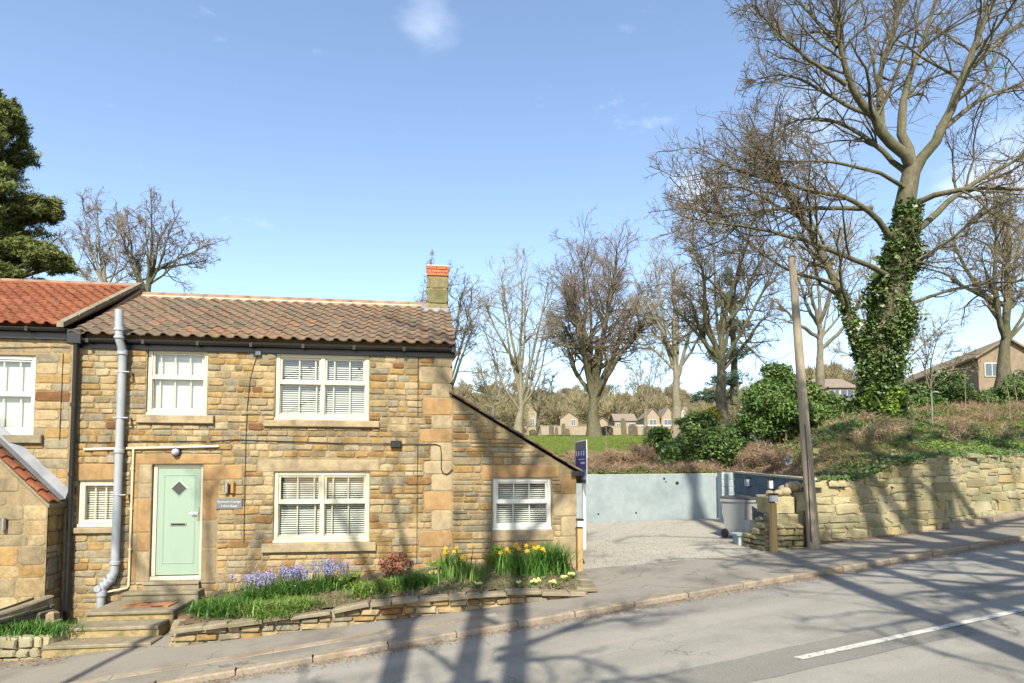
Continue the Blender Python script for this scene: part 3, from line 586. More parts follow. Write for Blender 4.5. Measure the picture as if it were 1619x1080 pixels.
# lintels, sills, jambs (dressed blocks)
dress = []                                              # (u0,u1,z0,z1,material,name)
dress += [(-.60, .55, 2.245, 2.33, 'dressed', 'lintel'), (1.5, 3.6, 2.22, 2.325, 'dressed', 'lintel'), (1.38, 3.52, .06, .27, 'dressed', 'lintel'), (5.42, 6.92, -.06, .17, 'orange', 'lintel'), (-1.66, -.95, -.10, .18, 'orange', 'lintel'), (-.72, .75, .185, .36, 'orange', 'lintel')]
for i, (a, b) in enumerate([(-1.86, -1.35), (-1.34, -1.02), (-1.01, -.42), (-.41, -.16), (-.15, .18)]):
    dress += [(-.76 + R.uniform(0, .05), -.62, a, b - .012, 'orange' if i != 1 else 'dressed', 'jamb_stone'), (-.61, -.405, a, b - .012, 'orange' if i in (1, 2) else 'dressed', 'jamb_stone')]
for i, (a, b) in enumerate([(-1.86, -1.30), (-1.29, -.82), (-.81, -.10), (-.09, .18)]):
    dress += [(.455, .70 + (.12 if i == 3 else 0), a, b - .012, ['dressed', 'dressed', 'orange', 'orange'][i], 'jamb_stone')]
dress += [(.84 - .02, 1.12, -.08, .17, 'orange', 'jamb_stone')]
sills = [(-.66, .62, .90, 1.045, 'ul'), (1.47, 3.52, .86, .98, 'ur'), (1.48, 3.48, -1.40, -1.24, 'lr'), (5.63, 6.80, -1.26, -1.06, 'r'), (-1.68, -.93, -1.02, -.92, 's')]
# corner quoins at the right end of the main part and of the lean-to
quo = []
for (ux, side, z0, z1) in ((4.86, 1, -1.6, 2.3), (7.25, 1, -1.95, .0)):
    z = z0; k = 0
    while z < z1 - .1:
        h = R.uniform(.24, .38) if ux < 5 else R.uniform(.2, .45); h = min(h, z1 - z); wd = (R.uniform(.5, .66) if k % 2 else R.uniform(.30, .40)) * (1 if ux < 5 else .8)
        quo.append((ux - wd, ux, z + .006, z + h - .008)); z += h; k += 1
blocked = [(a - .005, b + .005, c - .005, d + .005) for a, b, c, d in holes] + [(a - .008, b + .008, c - .008, d + .008) for a, b, c, d, *_ in dress] + [(a - .008, b + .008, c - .012, d + .008) for a, b, c, d, _ in sills] + [(a - .008, b + .008, c - .008, d + .008) for a, b, c, d in quo]
PC = Pieces()
for (a, b, c, d, m, nm) in dress:
    V, F = stone_geo(b - a, d - c, .008, .08, cmax=.02); me = bpy.data.meshes.new(nm); me.from_pydata(V, [], F); link(nm, me, m, H, ((a + b) / 2, 0, (c + d) / 2))
for a, b, c, d in quo:
    V, F = stone_geo(b - a, d - c, .010, .08, cmax=.035); me = bpy.data.meshes.new('quoin'); me.from_pydata(V, [], F); link('quoin', me, R.choice(['dressed', 'dressed', 'dressed', 'dressed', 'orange']), H, ((a + b) / 2, 0, (c + d) / 2))
for a, b, c, d, k in sills:
    MB().cbox(a, b, -.075 if k != 'r' else -.02, .1, c, d, .012).build('sill', 'dressed', H, center=True)
zc = ZB + .3
for (x, z, ww, hh) in courses(-1.73, 4.84, zc, 2.31, blocked, None, (.08, .17), (.12, .36)):
    V, F = stone_geo(ww, hh, R.uniform(.005, .024), .6); PC.add(V, F, (x, 0, z), 0, None, ww * hh * (1 + .5 * (z > -1.7)))
for (x, z, ww, hh) in courses(4.87, 7.24, zc, 1.5, blocked, lambda u: roofline(u) - .04, (.06, .155), (.13, .44)):
    V, F = stone_geo(ww, hh, R.uniform(.008, .026)); PC.add(V, F, (x, 0, z), 0, None, ww * hh)
PC.flush(H, 'stone', 'small_stones', 'stone', 300)
# gable end stones, seen from the side only
g1 = MB()
PG = Pieces()
for (y, z, ww, hh) in courses(.05, 4.55, ZB + .3, .0, [], None, (.1, .19), (.18, .45)):
    V, F = stone_geo(ww, hh, .014); PG.add(V, F, (7.25, y, z), math.pi / 2, None, ww * hh)
PG.flush(H, 'gable_stone', 'gable_stones', 'stone', 0)

def slab(mb, a, b, c, d, t):                            # quad slab with thickness t downward
    mb.add([a, b, c, d] + [(p[0], p[1], p[2] - t) for p in (a, b, c, d)], [(0, 1, 2, 3), (7, 6, 5, 4), (0, 4, 5, 1), (1, 5, 6, 2), (2, 6, 7, 3), (3, 7, 4, 0)])
def tile_mesh(w, l, name):
    """pantile: S profile across, lower edge towards -y, lying in the xy plane"""
    pr = [(-.5, .010), (-.40, .034), (-.28, .042), (-.16, .034), (-.06, .012), (.08, -.006), (.24, -.009), (.38, -.002), (.5, .012)]
    V = []; 
    for y, dz in ((0, .030), (l * 1.12, 0)):
        V += [(x * w * 1.08, y, z + dz) for x, z in pr]
    V += [(x * w * 1.08, 0, z + .030 - .018) for x, z in pr]
    n = len(pr); F = [(i, i + 1, n + i + 1, n + i) for i in range(n - 1)] + [(2 * n + i, 2 * n + i + 1, i + 1, i) for i in range(n - 1)]
    me = bpy.data.meshes.new(name); me.from_pydata(V, [], F); me.polygons.foreach_set('use_smooth', [True] * len(F)); me.set_sharp_from_angle(angle=math.radians(50)); return me
def tiled_slope(root, u0, u1, v0, z0, v1, z1, rows, cols, m, jit=.006):
    sl = math.hypot(v1 - v0, z1 - z0); a = math.atan2(z1 - z0, v1 - v0); w = (u1 - u0) / cols; l = sl / rows; me = tile_mesh(w, l, 'roof_tile')
    for r in range(rows):
        for c in range(cols):
            o = link('roof_tile', me, m, root); t = r * l / sl
            o.location = (u0 + (c + .5) * w + R.uniform(-jit, jit) * .6, v0 + (v1 - v0) * t, z0 + (z1 - z0) * t + .012 + R.uniform(0, jit))
            o.rotation_euler = (a + R.uniform(-.012, .012), R.uniform(-.02, .02), R.uniform(-.015, .015))
EA, RI = (-.20, 2.40), (2.62, 3.84)
rf = MB(); slab(rf, (-1.72, EA[0] + .17, EA[1] + .07), (4.88, EA[0] + .17, EA[1] + .07), (4.88, 2.65, RI[1]), (-1.72, 2.65, RI[1]), .06); slab(rf, (4.88, 5.5, EA[1]), (-1.72, 5.5, EA[1]), (-1.72, 2.65, RI[1]), (4.88, 2.65, RI[1]), .06)
rf.build('roof', 'tile', H)
tiled_slope(H, -1.72, 4.90, EA[0], EA[1], RI[0], RI[1], 10, 27, 'tile')
for i in range(14):
    a, b = -1.70 + i * .44, -1.70 + (i + 1) * .44 - .012
    if a > 4.3: break
    b = min(b, 4.37); rings = []
    for x in (a, b): rings.append([(x, 2.65 + .15 * math.cos(t), 3.83 + .135 * math.sin(t)) for t in np.linspace(math.pi, 0, 9)])
    mb = MB().tube_rings(rings); mb.build('ridge_tile', 'ridge', H, True, center=True)
mb = MB().prism([(-1.7, 2.50, 3.78), (-1.7, 2.47, 3.835), (-1.7, 2.52, 3.875), (-1.7, 2.6, 3.87)], (6.07, 0, 0)); mb.build('ridge_bedding', 'rmortar', H)
MB().box(-1.70, 4.90, -.045, .02, 2.20, 2.385).build('fascia', 'black', H)
def gutter(u0, u1, y, z, root, r=.055, name='gutter'):
    mb = MB(); rings = []
    n = 9; pr = [(y + r * math.cos(t), z + r * math.sin(t)) for t in np.linspace(math.pi, 2 * math.pi, n)]; pr += [(p[0] * .999 + y * .001, p[1] + .0) for p in []]
    inner = [(y + (r - .008) * math.cos(t), z + (r - .008) * math.sin(t)) for t in np.linspace(2 * math.pi, math.pi, n)]
    prof = pr + inner; mb.tube_rings([[(u, a, b) for a, b in prof] for u in (u0, u1)]); o = mb.build(name, 'black', root)
    for u in np.arange(u0 + .3, u1, .9): MB().box(u - .025, u + .025, y - r - .006, y + r + .02, z - r - .012, z + .006).build('gutter_bracket', 'black', root, center=True)
gutter(-1.74, 4.92, -.125, 2.345, H)
# verge board at the right gable
MB().prism([(4.89, -.2, 2.36), (4.89, 2.65, 3.80), (4.89, 2.65, 3.72), (4.89, -.2, 2.22)], (.03, 0, 0)).build('verge_board', 'black', H)
# lean-to roof, its slope runs down to the right
a_, b_ = (4.8, 1.56), (7.34, .06)
lr = MB(); 
lr.add([(a_[0], -.06, a_[1]), (b_[0], -.06, b_[1]), (b_[0], 4.7, b_[1]), (a_[0], 4.7, a_[1]), (a_[0], -.06, a_[1] - .03), (b_[0], -.06, b_[1] - .03), (b_[0], 4.7, b_[1] - .03), (a_[0], 4.7, a_[1] - .03)], [(0, 1, 2, 3), (7, 6, 5, 4), (0, 4, 5, 1), (1, 5, 6, 2), (2, 6, 7, 3), (3, 7, 4, 0)])
lr.build('lean_to_roof', 'dark', H)
n_ = 9; dx, dz = (b_[0] - a_[0]) / n_, (b_[1] - a_[1]) / n_
for i in range(n_):
    for j in range(3 if i else 3):
        mb = MB(); y0 = -.09 + j * .25 ; x0, z0 = a_[0] + i * dx, a_[1] + i * dz + .012
        mb.add([(x0, y0, z0), (x0 + dx * 1.06, y0, z0 + dz * 1.06 + .022), (x0 + dx * 1.06, y0 + .245, z0 + dz * 1.06 + .022), (x0, y0 + .245, z0),
                (x0, y0, z0 - .035), (x0 + dx * 1.06, y0, z0 + dz * 1.06 - .015), (x0 + dx * 1.06, y0 + .245, z0 + dz * 1.06), (x0, y0 + .245, z0 - .02)], [(0, 1, 2, 3), (0, 4, 5, 1), (1, 5, 6, 2)])
        mb.build('lean_to_tile', 'tile', H, center=True)
gm = MB(); gm.tube([(7.34, -.10, .01), (7.34, 4.6, .01)], .045, 10); gm.build('lean_to_gutter', 'black', H)
MB().box(7.14, 7.30, -.085, -.055, -.03, .06).build('gutter_end_board', 'dark', H)

def sash_blind(par, u0, u1, z0, z1, y, solid=False, pitch=.040):
    mb = MB(); z = z1 - .012
    if solid:
        mb.box(u0, u1, y, y + .004, z0, z1)
        zz = z0
        while zz < z1: mb.box(u0, u1, y - .004, y - .0005, zz, zz + .022); zz += .028
    else:
        while z > z0 + .01: mb.add([(u0, y, z - .010), (u1, y, z - .010), (u1, y + .022, z + .010), (u0, y + .022, z + .010), (u0, y, z - .0125), (u1, y, z - .0125), (u1, y + .022, z + .0075), (u0, y + .022, z + .0075)], [(0, 1, 2, 3), (7, 6, 5, 4), (4, 5, 1, 0)]); z -= pitch
    o = mb.build('blind', 'blind', par); o['kind'] = 'stuff'
def sash_window(house, u0, u1, z0, z1, leaves, bars, solid=False, mid=.47, m='cream', y=.035):
    """sash window: frame > sashes' rails, glazing bars, panes, blind"""
    fb = .075; fr = MB(); fr.cbox(u0 + .004, u0 + fb, y, y + .09, z0, z1, .006); fr.cbox(u1 - fb, u1 - .004, y, y + .09, z0, z1, .006)
    fr.cbox(u0 + fb + .001, u1 - fb - .001, y + .002, y + .088, z1 - fb, z1 - .004, .006); fr.cbox(u0 - .02, u1 + .02, y - .035, y + .085, z0 - .006, z0 + .045, .008); fr.cbox(u0 + fb + .001, u1 - fb - .001, y + .004, y + .088, z0 + .046, z0 + fb + .03, .006)
    W_ = fr.build('window', m, house); wi = (u1 - u0 - 2 * fb) / leaves
    for i in range(leaves):
        a, b = u0 + fb + i * wi, u0 + fb + (i + 1) * wi; zm = z0 + (z1 - z0) * (1 - mid) 
        if i: MB().cbox(a - .035, a + .035, y - .004, y + .08, z0 + fb + .031, z1 - fb - .001, .006).build('mullion', m, W_, center=True)
        if i: a += .036
        if i < leaves - 1: b -= .036
        st = .036
        for (p, q, yy, tp) in ((zm + .03, z1 - fb - .001, y + .022, 1), (z0 + fb + .031, zm - .022, y + .042, 0)):
            sb = MB(); sd_ = st if tp else .012
            sb.cbox(a, a + sd_, yy, yy + .03, p, q, .004); sb.cbox(b - sd_, b, yy, yy + .03, p, q, .004); sb.cbox(a + sd_ + .001, b - sd_ - .001, yy + .001, yy + .029, q - (.03 if tp else .012), q, .004); sb.cbox(a + sd_ + .001, b - sd_ - .001, yy + .001, yy + .029, p, p + (.03 if tp else .022), .004)
            sb.build('sash', m, W_)
            a2, b2, p2, q2 = a + sd_, b - sd_, p + .02, q - .012
            MB().add([(a2, yy + .016, p2), (b2, yy + .016, p2), (b2, yy + .016, q2), (a2, yy + .016, q2)], [(0, 1, 2, 3)]).build('pane', 'glass', W_)
            for kx in bars: 
                if isinstance(kx, tuple): fx = kx[i % len(kx)]
                else: fx = kx
                xx = a2 + (b2 - a2) * fx; MB().box(xx - .012, xx + .012, yy + .02, yy + .028, p2, q2).build('glazing_bar', m, W_, center=True)
        MB().cbox(a, b, y + .006, y + .055, zm - .026, zm + .034, .006).build('meeting_rail', m, W_, center=True)
    sash_blind(W_, u0 + .05, u1 - .05, z0 + .06, z1 - .05, y + .12, solid)
    return W_
a, b, c, d = WIN['ul']; sash_window(H, a, b, c, d, 1, [.12, .42, .74], True, .44)
a, b, c, d = WIN['ur']; sash_window(H, a, b, c, d, 2, [(.46, .2), (.9, .62)], False, .44)
a, b, c, d = WIN['lr']; sash_window(H, a, b, c, d, 2, [(.44, .17), (.88, .58)], False, .44)
a, b, c, d = WIN['r']; sash_window(H, a, b, c, d, 1, [.33, .66], False, .47, 'white')
# small casement on the left
a, b, c, d = WIN['s']; mb = MB(); mb.cbox(a + .004, a + .10, .035, .12, c, d, .008); mb.cbox(b - .10, b - .004, .035, .12, c, d, .008); mb.cbox(a + .101, b - .101, .037, .118, d - .09, d - .004, .008); mb.cbox(a - .03, b + .03, .0, .118, c - .006, c + .05, .008); mb.cbox(a + .101, b - .101, .037, .118, c + .051, c + .12, .008)
W_ = mb.build('window', 'cream', H); MB().add([(a + .1, .08, c + .12), (b - .1, .08, c + .12), (b - .1, .08, d - .09), (a + .1, .08, d - .09)], [(0, 1, 2, 3)]).build('pane', 'glass', W_)
for fx in (.32, .70): xx = a + .1 + (b - a - .2) * fx; MB().box(xx - .012, xx + .012, .086, .094, c + .12, d - .09).build('glazing_bar', 'cream', W_, center=True)
sash_blind(W_, a + .08, b - .08, c + .1, d - .07, .14)

# front door
a, b, c, d = DOOR; y = .06
mb = MB(); mb.cbox(a + .004, a + .07, y, y + .08, c + .07, d, .006); mb.cbox(b - .05, b - .004, y, y + .08, c + .07, d, .006); mb.cbox(a + .071, b - .051, y + .002, y + .078, d - .065, d - .004, .006); mb.cbox(a - .01, b + .0, y - .04, y + .09, c, c + .069, .008)
mb.build('door_frame', 'cream', H)
D0, D1, DZ0, DZ1 = a + .074, b - .054, c + .085, d - .070
dm = MB().cbox(D0, D1, y + .02, y + .06, DZ0, DZ1, .004); door = dm.build('door', 'door', H)
def frame_rect(x0, x1, z0, z1, w_, yf, d_=.008):
    m_ = MB(); m_.cbox(x0, x0 + w_, yf, yf + d_, z0, z1, .003); m_.cbox(x1 - w_, x1, yf, yf + d_, z0, z1, .003); m_.cbox(x0 + w_, x1 - w_, yf, yf + d_, z1 - w_, z1, .003); m_.cbox(x0 + w_, x1 - w_, yf, yf + d_, z0, z0 + w_, .003); return m_
frame_rect(D0 + .10, D1 - .09, DZ0 + .20, DZ1 - .12, .014, y + .0125).build('door_moulding', 'door', door)
cxm, czm = (D0 + D1) / 2 - .005, DZ1 - .36
q = .125; mb = MB(); o_ = [(cxm - q - .035, czm), (cxm, czm - q - .035), (cxm + q + .035, czm), (cxm, czm + q + .035)]; i_ = [(cxm - q, czm), (cxm, czm - q), (cxm + q, czm), (cxm, czm + q)]
mb.add([(x, y + .012, z) for x, z in i_] + [(x, y + .0195, z) for x, z in o_] + [(x, y + .0195, z) for x, z in i_], [(k, (k + 1) % 4, 4 + (k + 1) % 4, 4 + k) for k in range(4)] + [(8 + k, 8 + (k + 1) % 4, (k + 1) % 4, k) for k in range(4)])
dwf = mb.build('diamond_frame', 'door', door)
MB().add([(x, y + .0185, z) for x, z in i_], [(0, 1, 2, 3)]).build('diamond_pane', 'pane', door)
mb = MB(); zl = DZ0 + .86; mb.cbox(cxm - .135, cxm + .135, y + .008, y + .02, zl, zl + .055, .005); lb = mb.build('letterbox', 'steel', door)
MB().box(cxm - .115, cxm + .115, y + .004, y + .0075, zl + .012, zl + .045).build('letterbox_flap', 'dark', door)
mb = MB(); mb.cbox(D1 - .052, D1 - .022, y + .004, y + .02, DZ0 + .96, DZ0 + 1.18, .004); mb.tube([(D1 - .037, y + .004, DZ0 + 1.09), (D1 - .037, y - .04, DZ0 + 1.09), (D1 - .15, y - .045, DZ0 + 1.09)], .010, 8); mb.build('door_handle', 'steel', door)
# chimney
ch = MB().box(4.40, 4.84, 2.40, 2.88, 3.45, 4.52); chim = ch.build('chimney', 'mortar', H)
for z0, z1, m0 in ((3.56, 3.87, .02), (3.88, 4.22, -.005), (4.23, 4.5, -.012)):
    cuts = [(4.38 - m0, 4.86 + m0)] if z0 != 4.23 else [(4.39, 4.455), (4.465, 4.79), (4.80, 4.865)]
    for (u0, u1) in cuts:
        V, F = stone_geo(u1 - u0, z1 - z0 - .015, .03 + m0, .15, .06); me = bpy.data.meshes.new('chimney_stone'); me.from_pydata(V, [], F)
        at_ = me.attributes.new('tint', 'FLOAT', 'POINT'); at_.data.foreach_set('value', [R.random()] * len(V)); link('chimney_stone', me, 'chim', chim, ((u0 + u1) / 2, 2.40, (z0 + z1) / 2))
    V, F = stone_geo(.50 + m0 * 2, z1 - z0 - .015, .03, .15, .06); me = bpy.data.meshes.new('chimney_stone'); me.from_pydata(V, [], F)
    at_ = me.attributes.new('tint', 'FLOAT', 'POINT'); at_.data.foreach_set('value', [R.random()] * len(V)); link('chimney_stone', me, 'chim', chim, (4.84, 2.64, (z0 + z1) / 2), math.pi / 2)
MB().box(4.39, 4.85, 2.40, 2.88, 4.522, 4.70).build('chimney_core', 'mortar', chim)
for row in range(3):
    z = 4.525 + row * .072; off = (row % 2) * .115
    xs_ = [4.375] + [4.375 + off + k * .225 for k in range(0 if off else 1, 4)] + [4.875]; xs_ = sorted(set(round(x, 3) for x in xs_ if 4.37 < x < 4.88))
    for p, q_ in zip(xs_[:-1], xs_[1:]):
        if q_ - p < .03: continue
        MB().cbox(p + .004, q_ - .004, 2.372 - .008 * (row == 2), 2.42, z, z + .064, .004).build('chimney_brick', 'brick', chim, tint=R.random(), center=True)
    for k in range(2):
        mb = MB().box(4.83, 4.875 + .006 * (row == 2), 2.43 + k * .23, 2.43 + k * .23 + .218, z, z + .064); mb.build('chimney_brick', 'brick', chim, tint=R.random(), center=True)
MB().box(4.37, 4.88, 2.37, 2.9, 4.742, 4.765).build('chimney_cap', 'rmortar', chim)
mb = MB(); mb.prism([(4.24, 2.30, 3.70), (4.24, 2.62, 3.90), (4.40, 2.62, 3.93), (4.40, 2.28, 3.70)], (0, -.02, .02)); mb.cbox(4.3, 4.9, 2.24, 2.36, 3.62, 3.75, .03); mb.build('chimney_flashing', 'lead', chim)
ae = MB(); ae.tube([(4.48, 2.6, 4.75), (4.50, 2.6, 5.14)], .008, 6); ae.tube([(4.50, 2.45, 5.10), (4.50, 2.9, 5.16)], .008, 5)
for k in range(6): ae.tube([(4.45, 2.48 + k * .075, 5.105 + k * .01), (4.55, 2.48 + k * .075, 5.105 + k * .01)], .004, 4)
ae.box(4.485, 4.515, 2.42, 2.44, 5.07, 5.14); ae.tube([(4.50, 2.58, 5.0), (4.56, 2.6, 4.93)], .006, 4); ae.box(4.44, 4.48, 2.57, 2.6, 4.93, 4.97)
tag(ae.build('television_aerial', 'signgrey'), 'small television aerial on a thin mast above the chimney', 'aerial'); ao = bpy.data.objects['television_aerial']; ao.location = F0; ao.rotation_euler = (0, 0, YAW)

# soil pipe, waste pipes, downpipe, cables
sp = MB(); r = .066
sp.tube([(-.90, -.27, 2.84), (-.89, -.27, 2.44), (-.885, -.26, 2.32), (-.875, -.20, 2.22), (-.875, -.15, 2.10), (-.88, -.13, 1.9), (-.90, -.13, -1.45), (-.905, -.13, -1.66), (-.95, -.13, -1.80), (-1.06, -.13, -1.90), (-1.10, -.13, -2.0), (-1.105, -.13, -2.45)], r, 16)
spo = sp.build('soil_pipe', 'greypipe', H); smooth_by_angle(spo)
for (x, yv, z, h) in ((-.89, -.27, 2.50, .06), (-.889, -.265, 2.36, .05), (-.875, -.15, 2.12, .09), (-.89, -.13, .40, .07), (-.902, -.13, -1.52, .07), (-1.10, -.13, -2.03, .10)):
    o = MB().lathe([(r + .004, -h / 2), (r + .016, -h / 2 + .008), (r + .016, h / 2 - .008), (r + .004, h / 2)], (x, yv, z)).build('pipe_collar', 'greypipe', spo); smooth_by_angle(o)
for t_ in (.15, .45, .75): 
    p = Vector((-.905, -.13, -1.70)).lerp(Vector((-1.08, -.13, -1.92)), t_); o = MB().tube([p, p + Vector((-.03, 0, -.035))], r + .013, 16).build('pipe_collar', 'greypipe', spo); smooth_by_angle(o)
for z in (1.78, .98, -.35): MB().box(-.98, -.74, -.20, -.19, z - .01, z + .01).build('pipe_clip', 'greypipe', spo); MB().box(-.78, -.74, -.19, .0, z - .01, z + .01).build('pipe_clip', 'greypipe', spo)
o = MB().tube([(-1.13, -.22, -1.94), (-1.13, -.10, -1.94)], .055, 14).build('access_cap', 'greypipe', spo)
wp = MB(); wp.tube([(-1.50, -.035, .43), (.72, -.035, .50)], .024, 10); wp.tube([(-.70, -.036, .44), (-.71, -.036, -1.93), (-.74, -.04, -1.97), (-1.06, -.10, -2.02)], .019, 10); smooth_by_angle(wp.build('waste_pipe', 'waste', H))
for z in (.1, -.6, -1.3): MB().box(-.735, -.68, -.06, .0, z - .012, z + .012).build('pipe_clip', 'waste', H, center=True)
vb = MB().cbox(-1.14, -1.00, -.03, .0, .20, .33, .008)
vb.build('air_vent', 'pole', H)
for pts_ in ([(.56, -.025, .585), (1.0, -.025, .62), (1.6, -.028, .60), (2.3, -.025, .585), (3.0, -.028, .56), (3.75, -.03, .555)], [(3.9, -.03, .555), (4.25, -.028, .56), (4.56, -.028, .56), (4.64, -.028, .53), (4.66, -.028, .40), (4.66, -.028, .10), (4.70, -.028, .02), (4.77, -.028, .0), (4.84, -.028, .06), (4.87, -.028, .10)]): MB().tube(pts_, .009, 6).build('cable', 'black', H)
for pts_, rr_ in (([(1.36, -.05, 2.20), (1.30, -.024, 2.05), (1.22, -.024, 1.7), (1.18, -.024, 1.2), (1.17, -.024, .6), (1.17, -.024, -1.22)], .006), ([(4.22, -.024, 2.25), (4.22, -.024, 1.1)], .007), ([(4.22, -.024, .55), (4.22, -.024, -1.65)], .006), ([(-1.62, -.026, .56), (-1.2, -.026, .55), (-.6, -.026, .585), (.5, -.026, .585)], .007)): MB().tube(pts_, rr_, 5).build('cable', 'dark', H)
MB().cbox(3.73, 3.92, -.09, 0, .49, .62, .012).build('junction_box', 'black', H, center=True)
MB().cbox(1.31, 1.41, -.07, 0, 2.14, 2.24, .01).build('cable_box', 'signgrey', H, center=True)

# lamps and name plate hang on the wall
def hung(o, label, cat, group=None, loc=None): return tag(o, label, cat, group)
bl = empty('bulkhead_light', fw(.0, 0, .40), YAW, 'round dark bulkhead light on the wall above the green front door', 'wall light')
smooth_by_angle(MB().tube([(0, 0, 0), (0, -.03, 0), (0, -.06, 0)], [.085, .085, .075], 16).build('light_base', 'black', bl)); o = MB().tube([(0, -.06, -.01), (0, -.10, -.012), (0, -.125, -.015)], [.065, .055, .025], 16).build('light_lens', 'signpale', bl); smooth_by_angle(o)
ul = empty('up_down_light', fw(.92, 0, -.25), YAW, 'copper and steel cylinder wall light above the cottage name plate', 'wall light')
MB().cbox(-.03, .03, -.03, 0, -.10, .06, .004).build('bracket', 'black', ul); smooth_by_angle(MB().tube([(-.05, -.06, -.08), (-.05, -.06, .10)], .035, 14).build('lamp_tube', 'steel', ul)); smooth_by_angle(MB().tube([(.05, -.06, -.08), (.05, -.06, .12)], .035, 14).build('lamp_tube', 'copper', ul))
npl = empty('name_plate', fw(.91, -.012, -.52), YAW, 'grey slate name plate with white lettering beside the green door', 'sign')
MB().cbox(-.22, .22, -.022, 0, -.095, .095, .006).build('plate', 'slate', npl)
def text(parent, body, size, loc, name='lettering', m='white', ext=.002, rz=0):
    cu = bpy.data.curves.new(name, 'FONT'); cu.body = body; cu.size = size; cu.align_x = 'CENTER'; cu.extrude = ext
    o = bpy.data.objects.new('tmp', cu); COL.objects.link(o); dg = bpy.context.evaluated_depsgraph_get(); me = bpy.data.meshes.new_from_object(o.evaluated_get(dg)); bpy.data.objects.remove(o)
    me.materials.clear(); q_ = link(name, me, m, parent, loc); q_.rotation_euler = (math.pi / 2, 0, rz); return q_
text(npl, 'Sycamore Cottage', .053, (0, -.0245, .018)); text(npl, '2 Park Road', .056, (0, -.0245, -.062))
rebase(H, dz=-2.1)

# ================================================================== NEIGHBOURING HOUSE
NB = empty('orange_roofed_house', F0, YAW, 'neighbouring stone house with bright orange tiled roof and stone porch at the left edge', 'house')
w = MB(); NW = (-3.42, -2.34, .68, 2.06); sheet_wall(w, [-9, -1.75], [-3.4, 2.52], [NW], .012, .45); w.add([(-1.75, .012, -3), (-1.75, 5.5, -3), (-1.75, 5.5, 2.5), (-1.75, 2.75, 4.1), (-1.75, .012, 2.5)], [(0, 1, 2, 3, 4)]); w.add([(-9, .012, -3.4), (-9, 5.5, -3.4), (-9, 5.5, 2.5), (-9, 2.75, 4.1), (-9, .012, 2.5)], [(4, 3, 2, 1, 0)]); w.add([(-9, 5.5, -3.4), (-1.75, 5.5, -3.4), (-1.75, 5.5, 2.5), (-9, 5.5, 2.5)], [(3, 2, 1, 0)])
w.build('wall', 'mortar', NB)
PN = Pieces()
for (x, z, ww, hh) in courses(-9, -1.77, -3.0, 2.5, [(NW[0] - .01, NW[1] + .01, NW[2] - .01, NW[3] + .01), (NW[0] - .2, NW[1] + .18, NW[2] - .15, NW[2] - .005)], None, (.13, .2), (.22, .5)):
    V, F = stone_geo(ww, hh, R.uniform(.004, .014)); PN.add(V, F, (x, .012, z), 0, R.choice([.05, .25, .6, .15, .3, .97, .85, .5, .78]) + R.uniform(0, .02), ww * hh + (x > -3.6) * 2)
PN.flush(NB, 'stone', 'small_stones', 'stone', 260)
MB().cbox(NW[0] - .19, NW[1] + .17, -.07, .1, NW[2] - .15, NW[2] - .006, .012).build('sill', 'step', NB, center=True)
sash_window(NB, *NW, 1, [.22, .5, .8], True, .5, 'white', .05)
rf = MB(); EN, RN_ = (-.20, 2.55), (2.72, 4.06); slab(rf, (-9, EN[0] + .17, EN[1] + .08), (-1.86, EN[0] + .17, EN[1] + .08), (-1.86, 2.75, RN_[1]), (-9, 2.75, RN_[1]), .06); slab(rf, (-1.86, 5.7, EN[1]), (-9, 5.7, EN[1]), (-9, 2.75, RN_[1]), (-1.86, 2.75, RN_[1]), .06); rf.build('roof', 'tile_o', NB)
tiled_slope(NB, -5.9, -1.90, EN[0], EN[1], RN_[0], RN_[1], 12, 19, 'tile_o', .003)
for i in range(10):
    b = -1.86 - i * .45; a = b - .44; rings = [[(x, 2.75 + .13 * math.cos(t), 4.05 + .12 * math.sin(t)) for t in np.linspace(math.pi, 0, 9)] for x in (a, b)]; MB().tube_rings(rings).build('ridge_tile', 'ridge', NB, True, center=True)
MB().box(-9, -1.86, 2.56, 2.64, 4.00, 4.07).build('ridge_bedding', 'tile_o', NB)
for k in range(6):                                       # gable coping slabs
    t0, t1 = k / 6, (k + 1) / 6 - .008; f = lambda t: (-.24 + 3.0 * t, 2.52 + 1.60 * t)
    (y0, z0), (y1, z1) = f(t0), f(t1); mb = MB(); mb.prism([(-1.90, y0, z0), (-1.90, y1, z1), (-1.90, y1, z1 + .085), (-1.90, y0, z0 + .085)], (.11, 0, 0)); mb.build('coping_stone', 'step', NB, center=True)
gutter(-9, -1.80, -.13, 2.52, NB, .06)
MB().box(-9, -1.80, -.05, .01, 2.34, 2.54).build('fascia', 'black', NB)
dp = MB(); dp.tube([(-1.63, -.13, 2.36), (-1.63, -.13, 2.26), (-1.64, -.10, 2.12), (-1.655, -.10, -2.5)], .045, 12); dpo = dp.build('downpipe', 'black', NB); smooth_by_angle(dpo); MB().cbox(-1.76, -1.53, -.2, -.04, 2.25, 2.50, .01).build('gutter_outlet', 'black', NB)
for z in (1.2, 0, -1.2): MB().lathe([(.055, -.03), (.055, .03)], (-1.65, -.10, z), 12).build('pipe_collar', 'black', dpo)
for pts_ in ([(-4.2, -.01, 2.21), (-3.0, -.012, 2.17), (-2.2, -.01, 2.21), (-1.8, -.01, 2.22)], [(-1.9, -.004, 2.1), (-1.91, -.004, .6)]): MB().tube(pts_, .006, 5).build('cable', 'dark', NB)
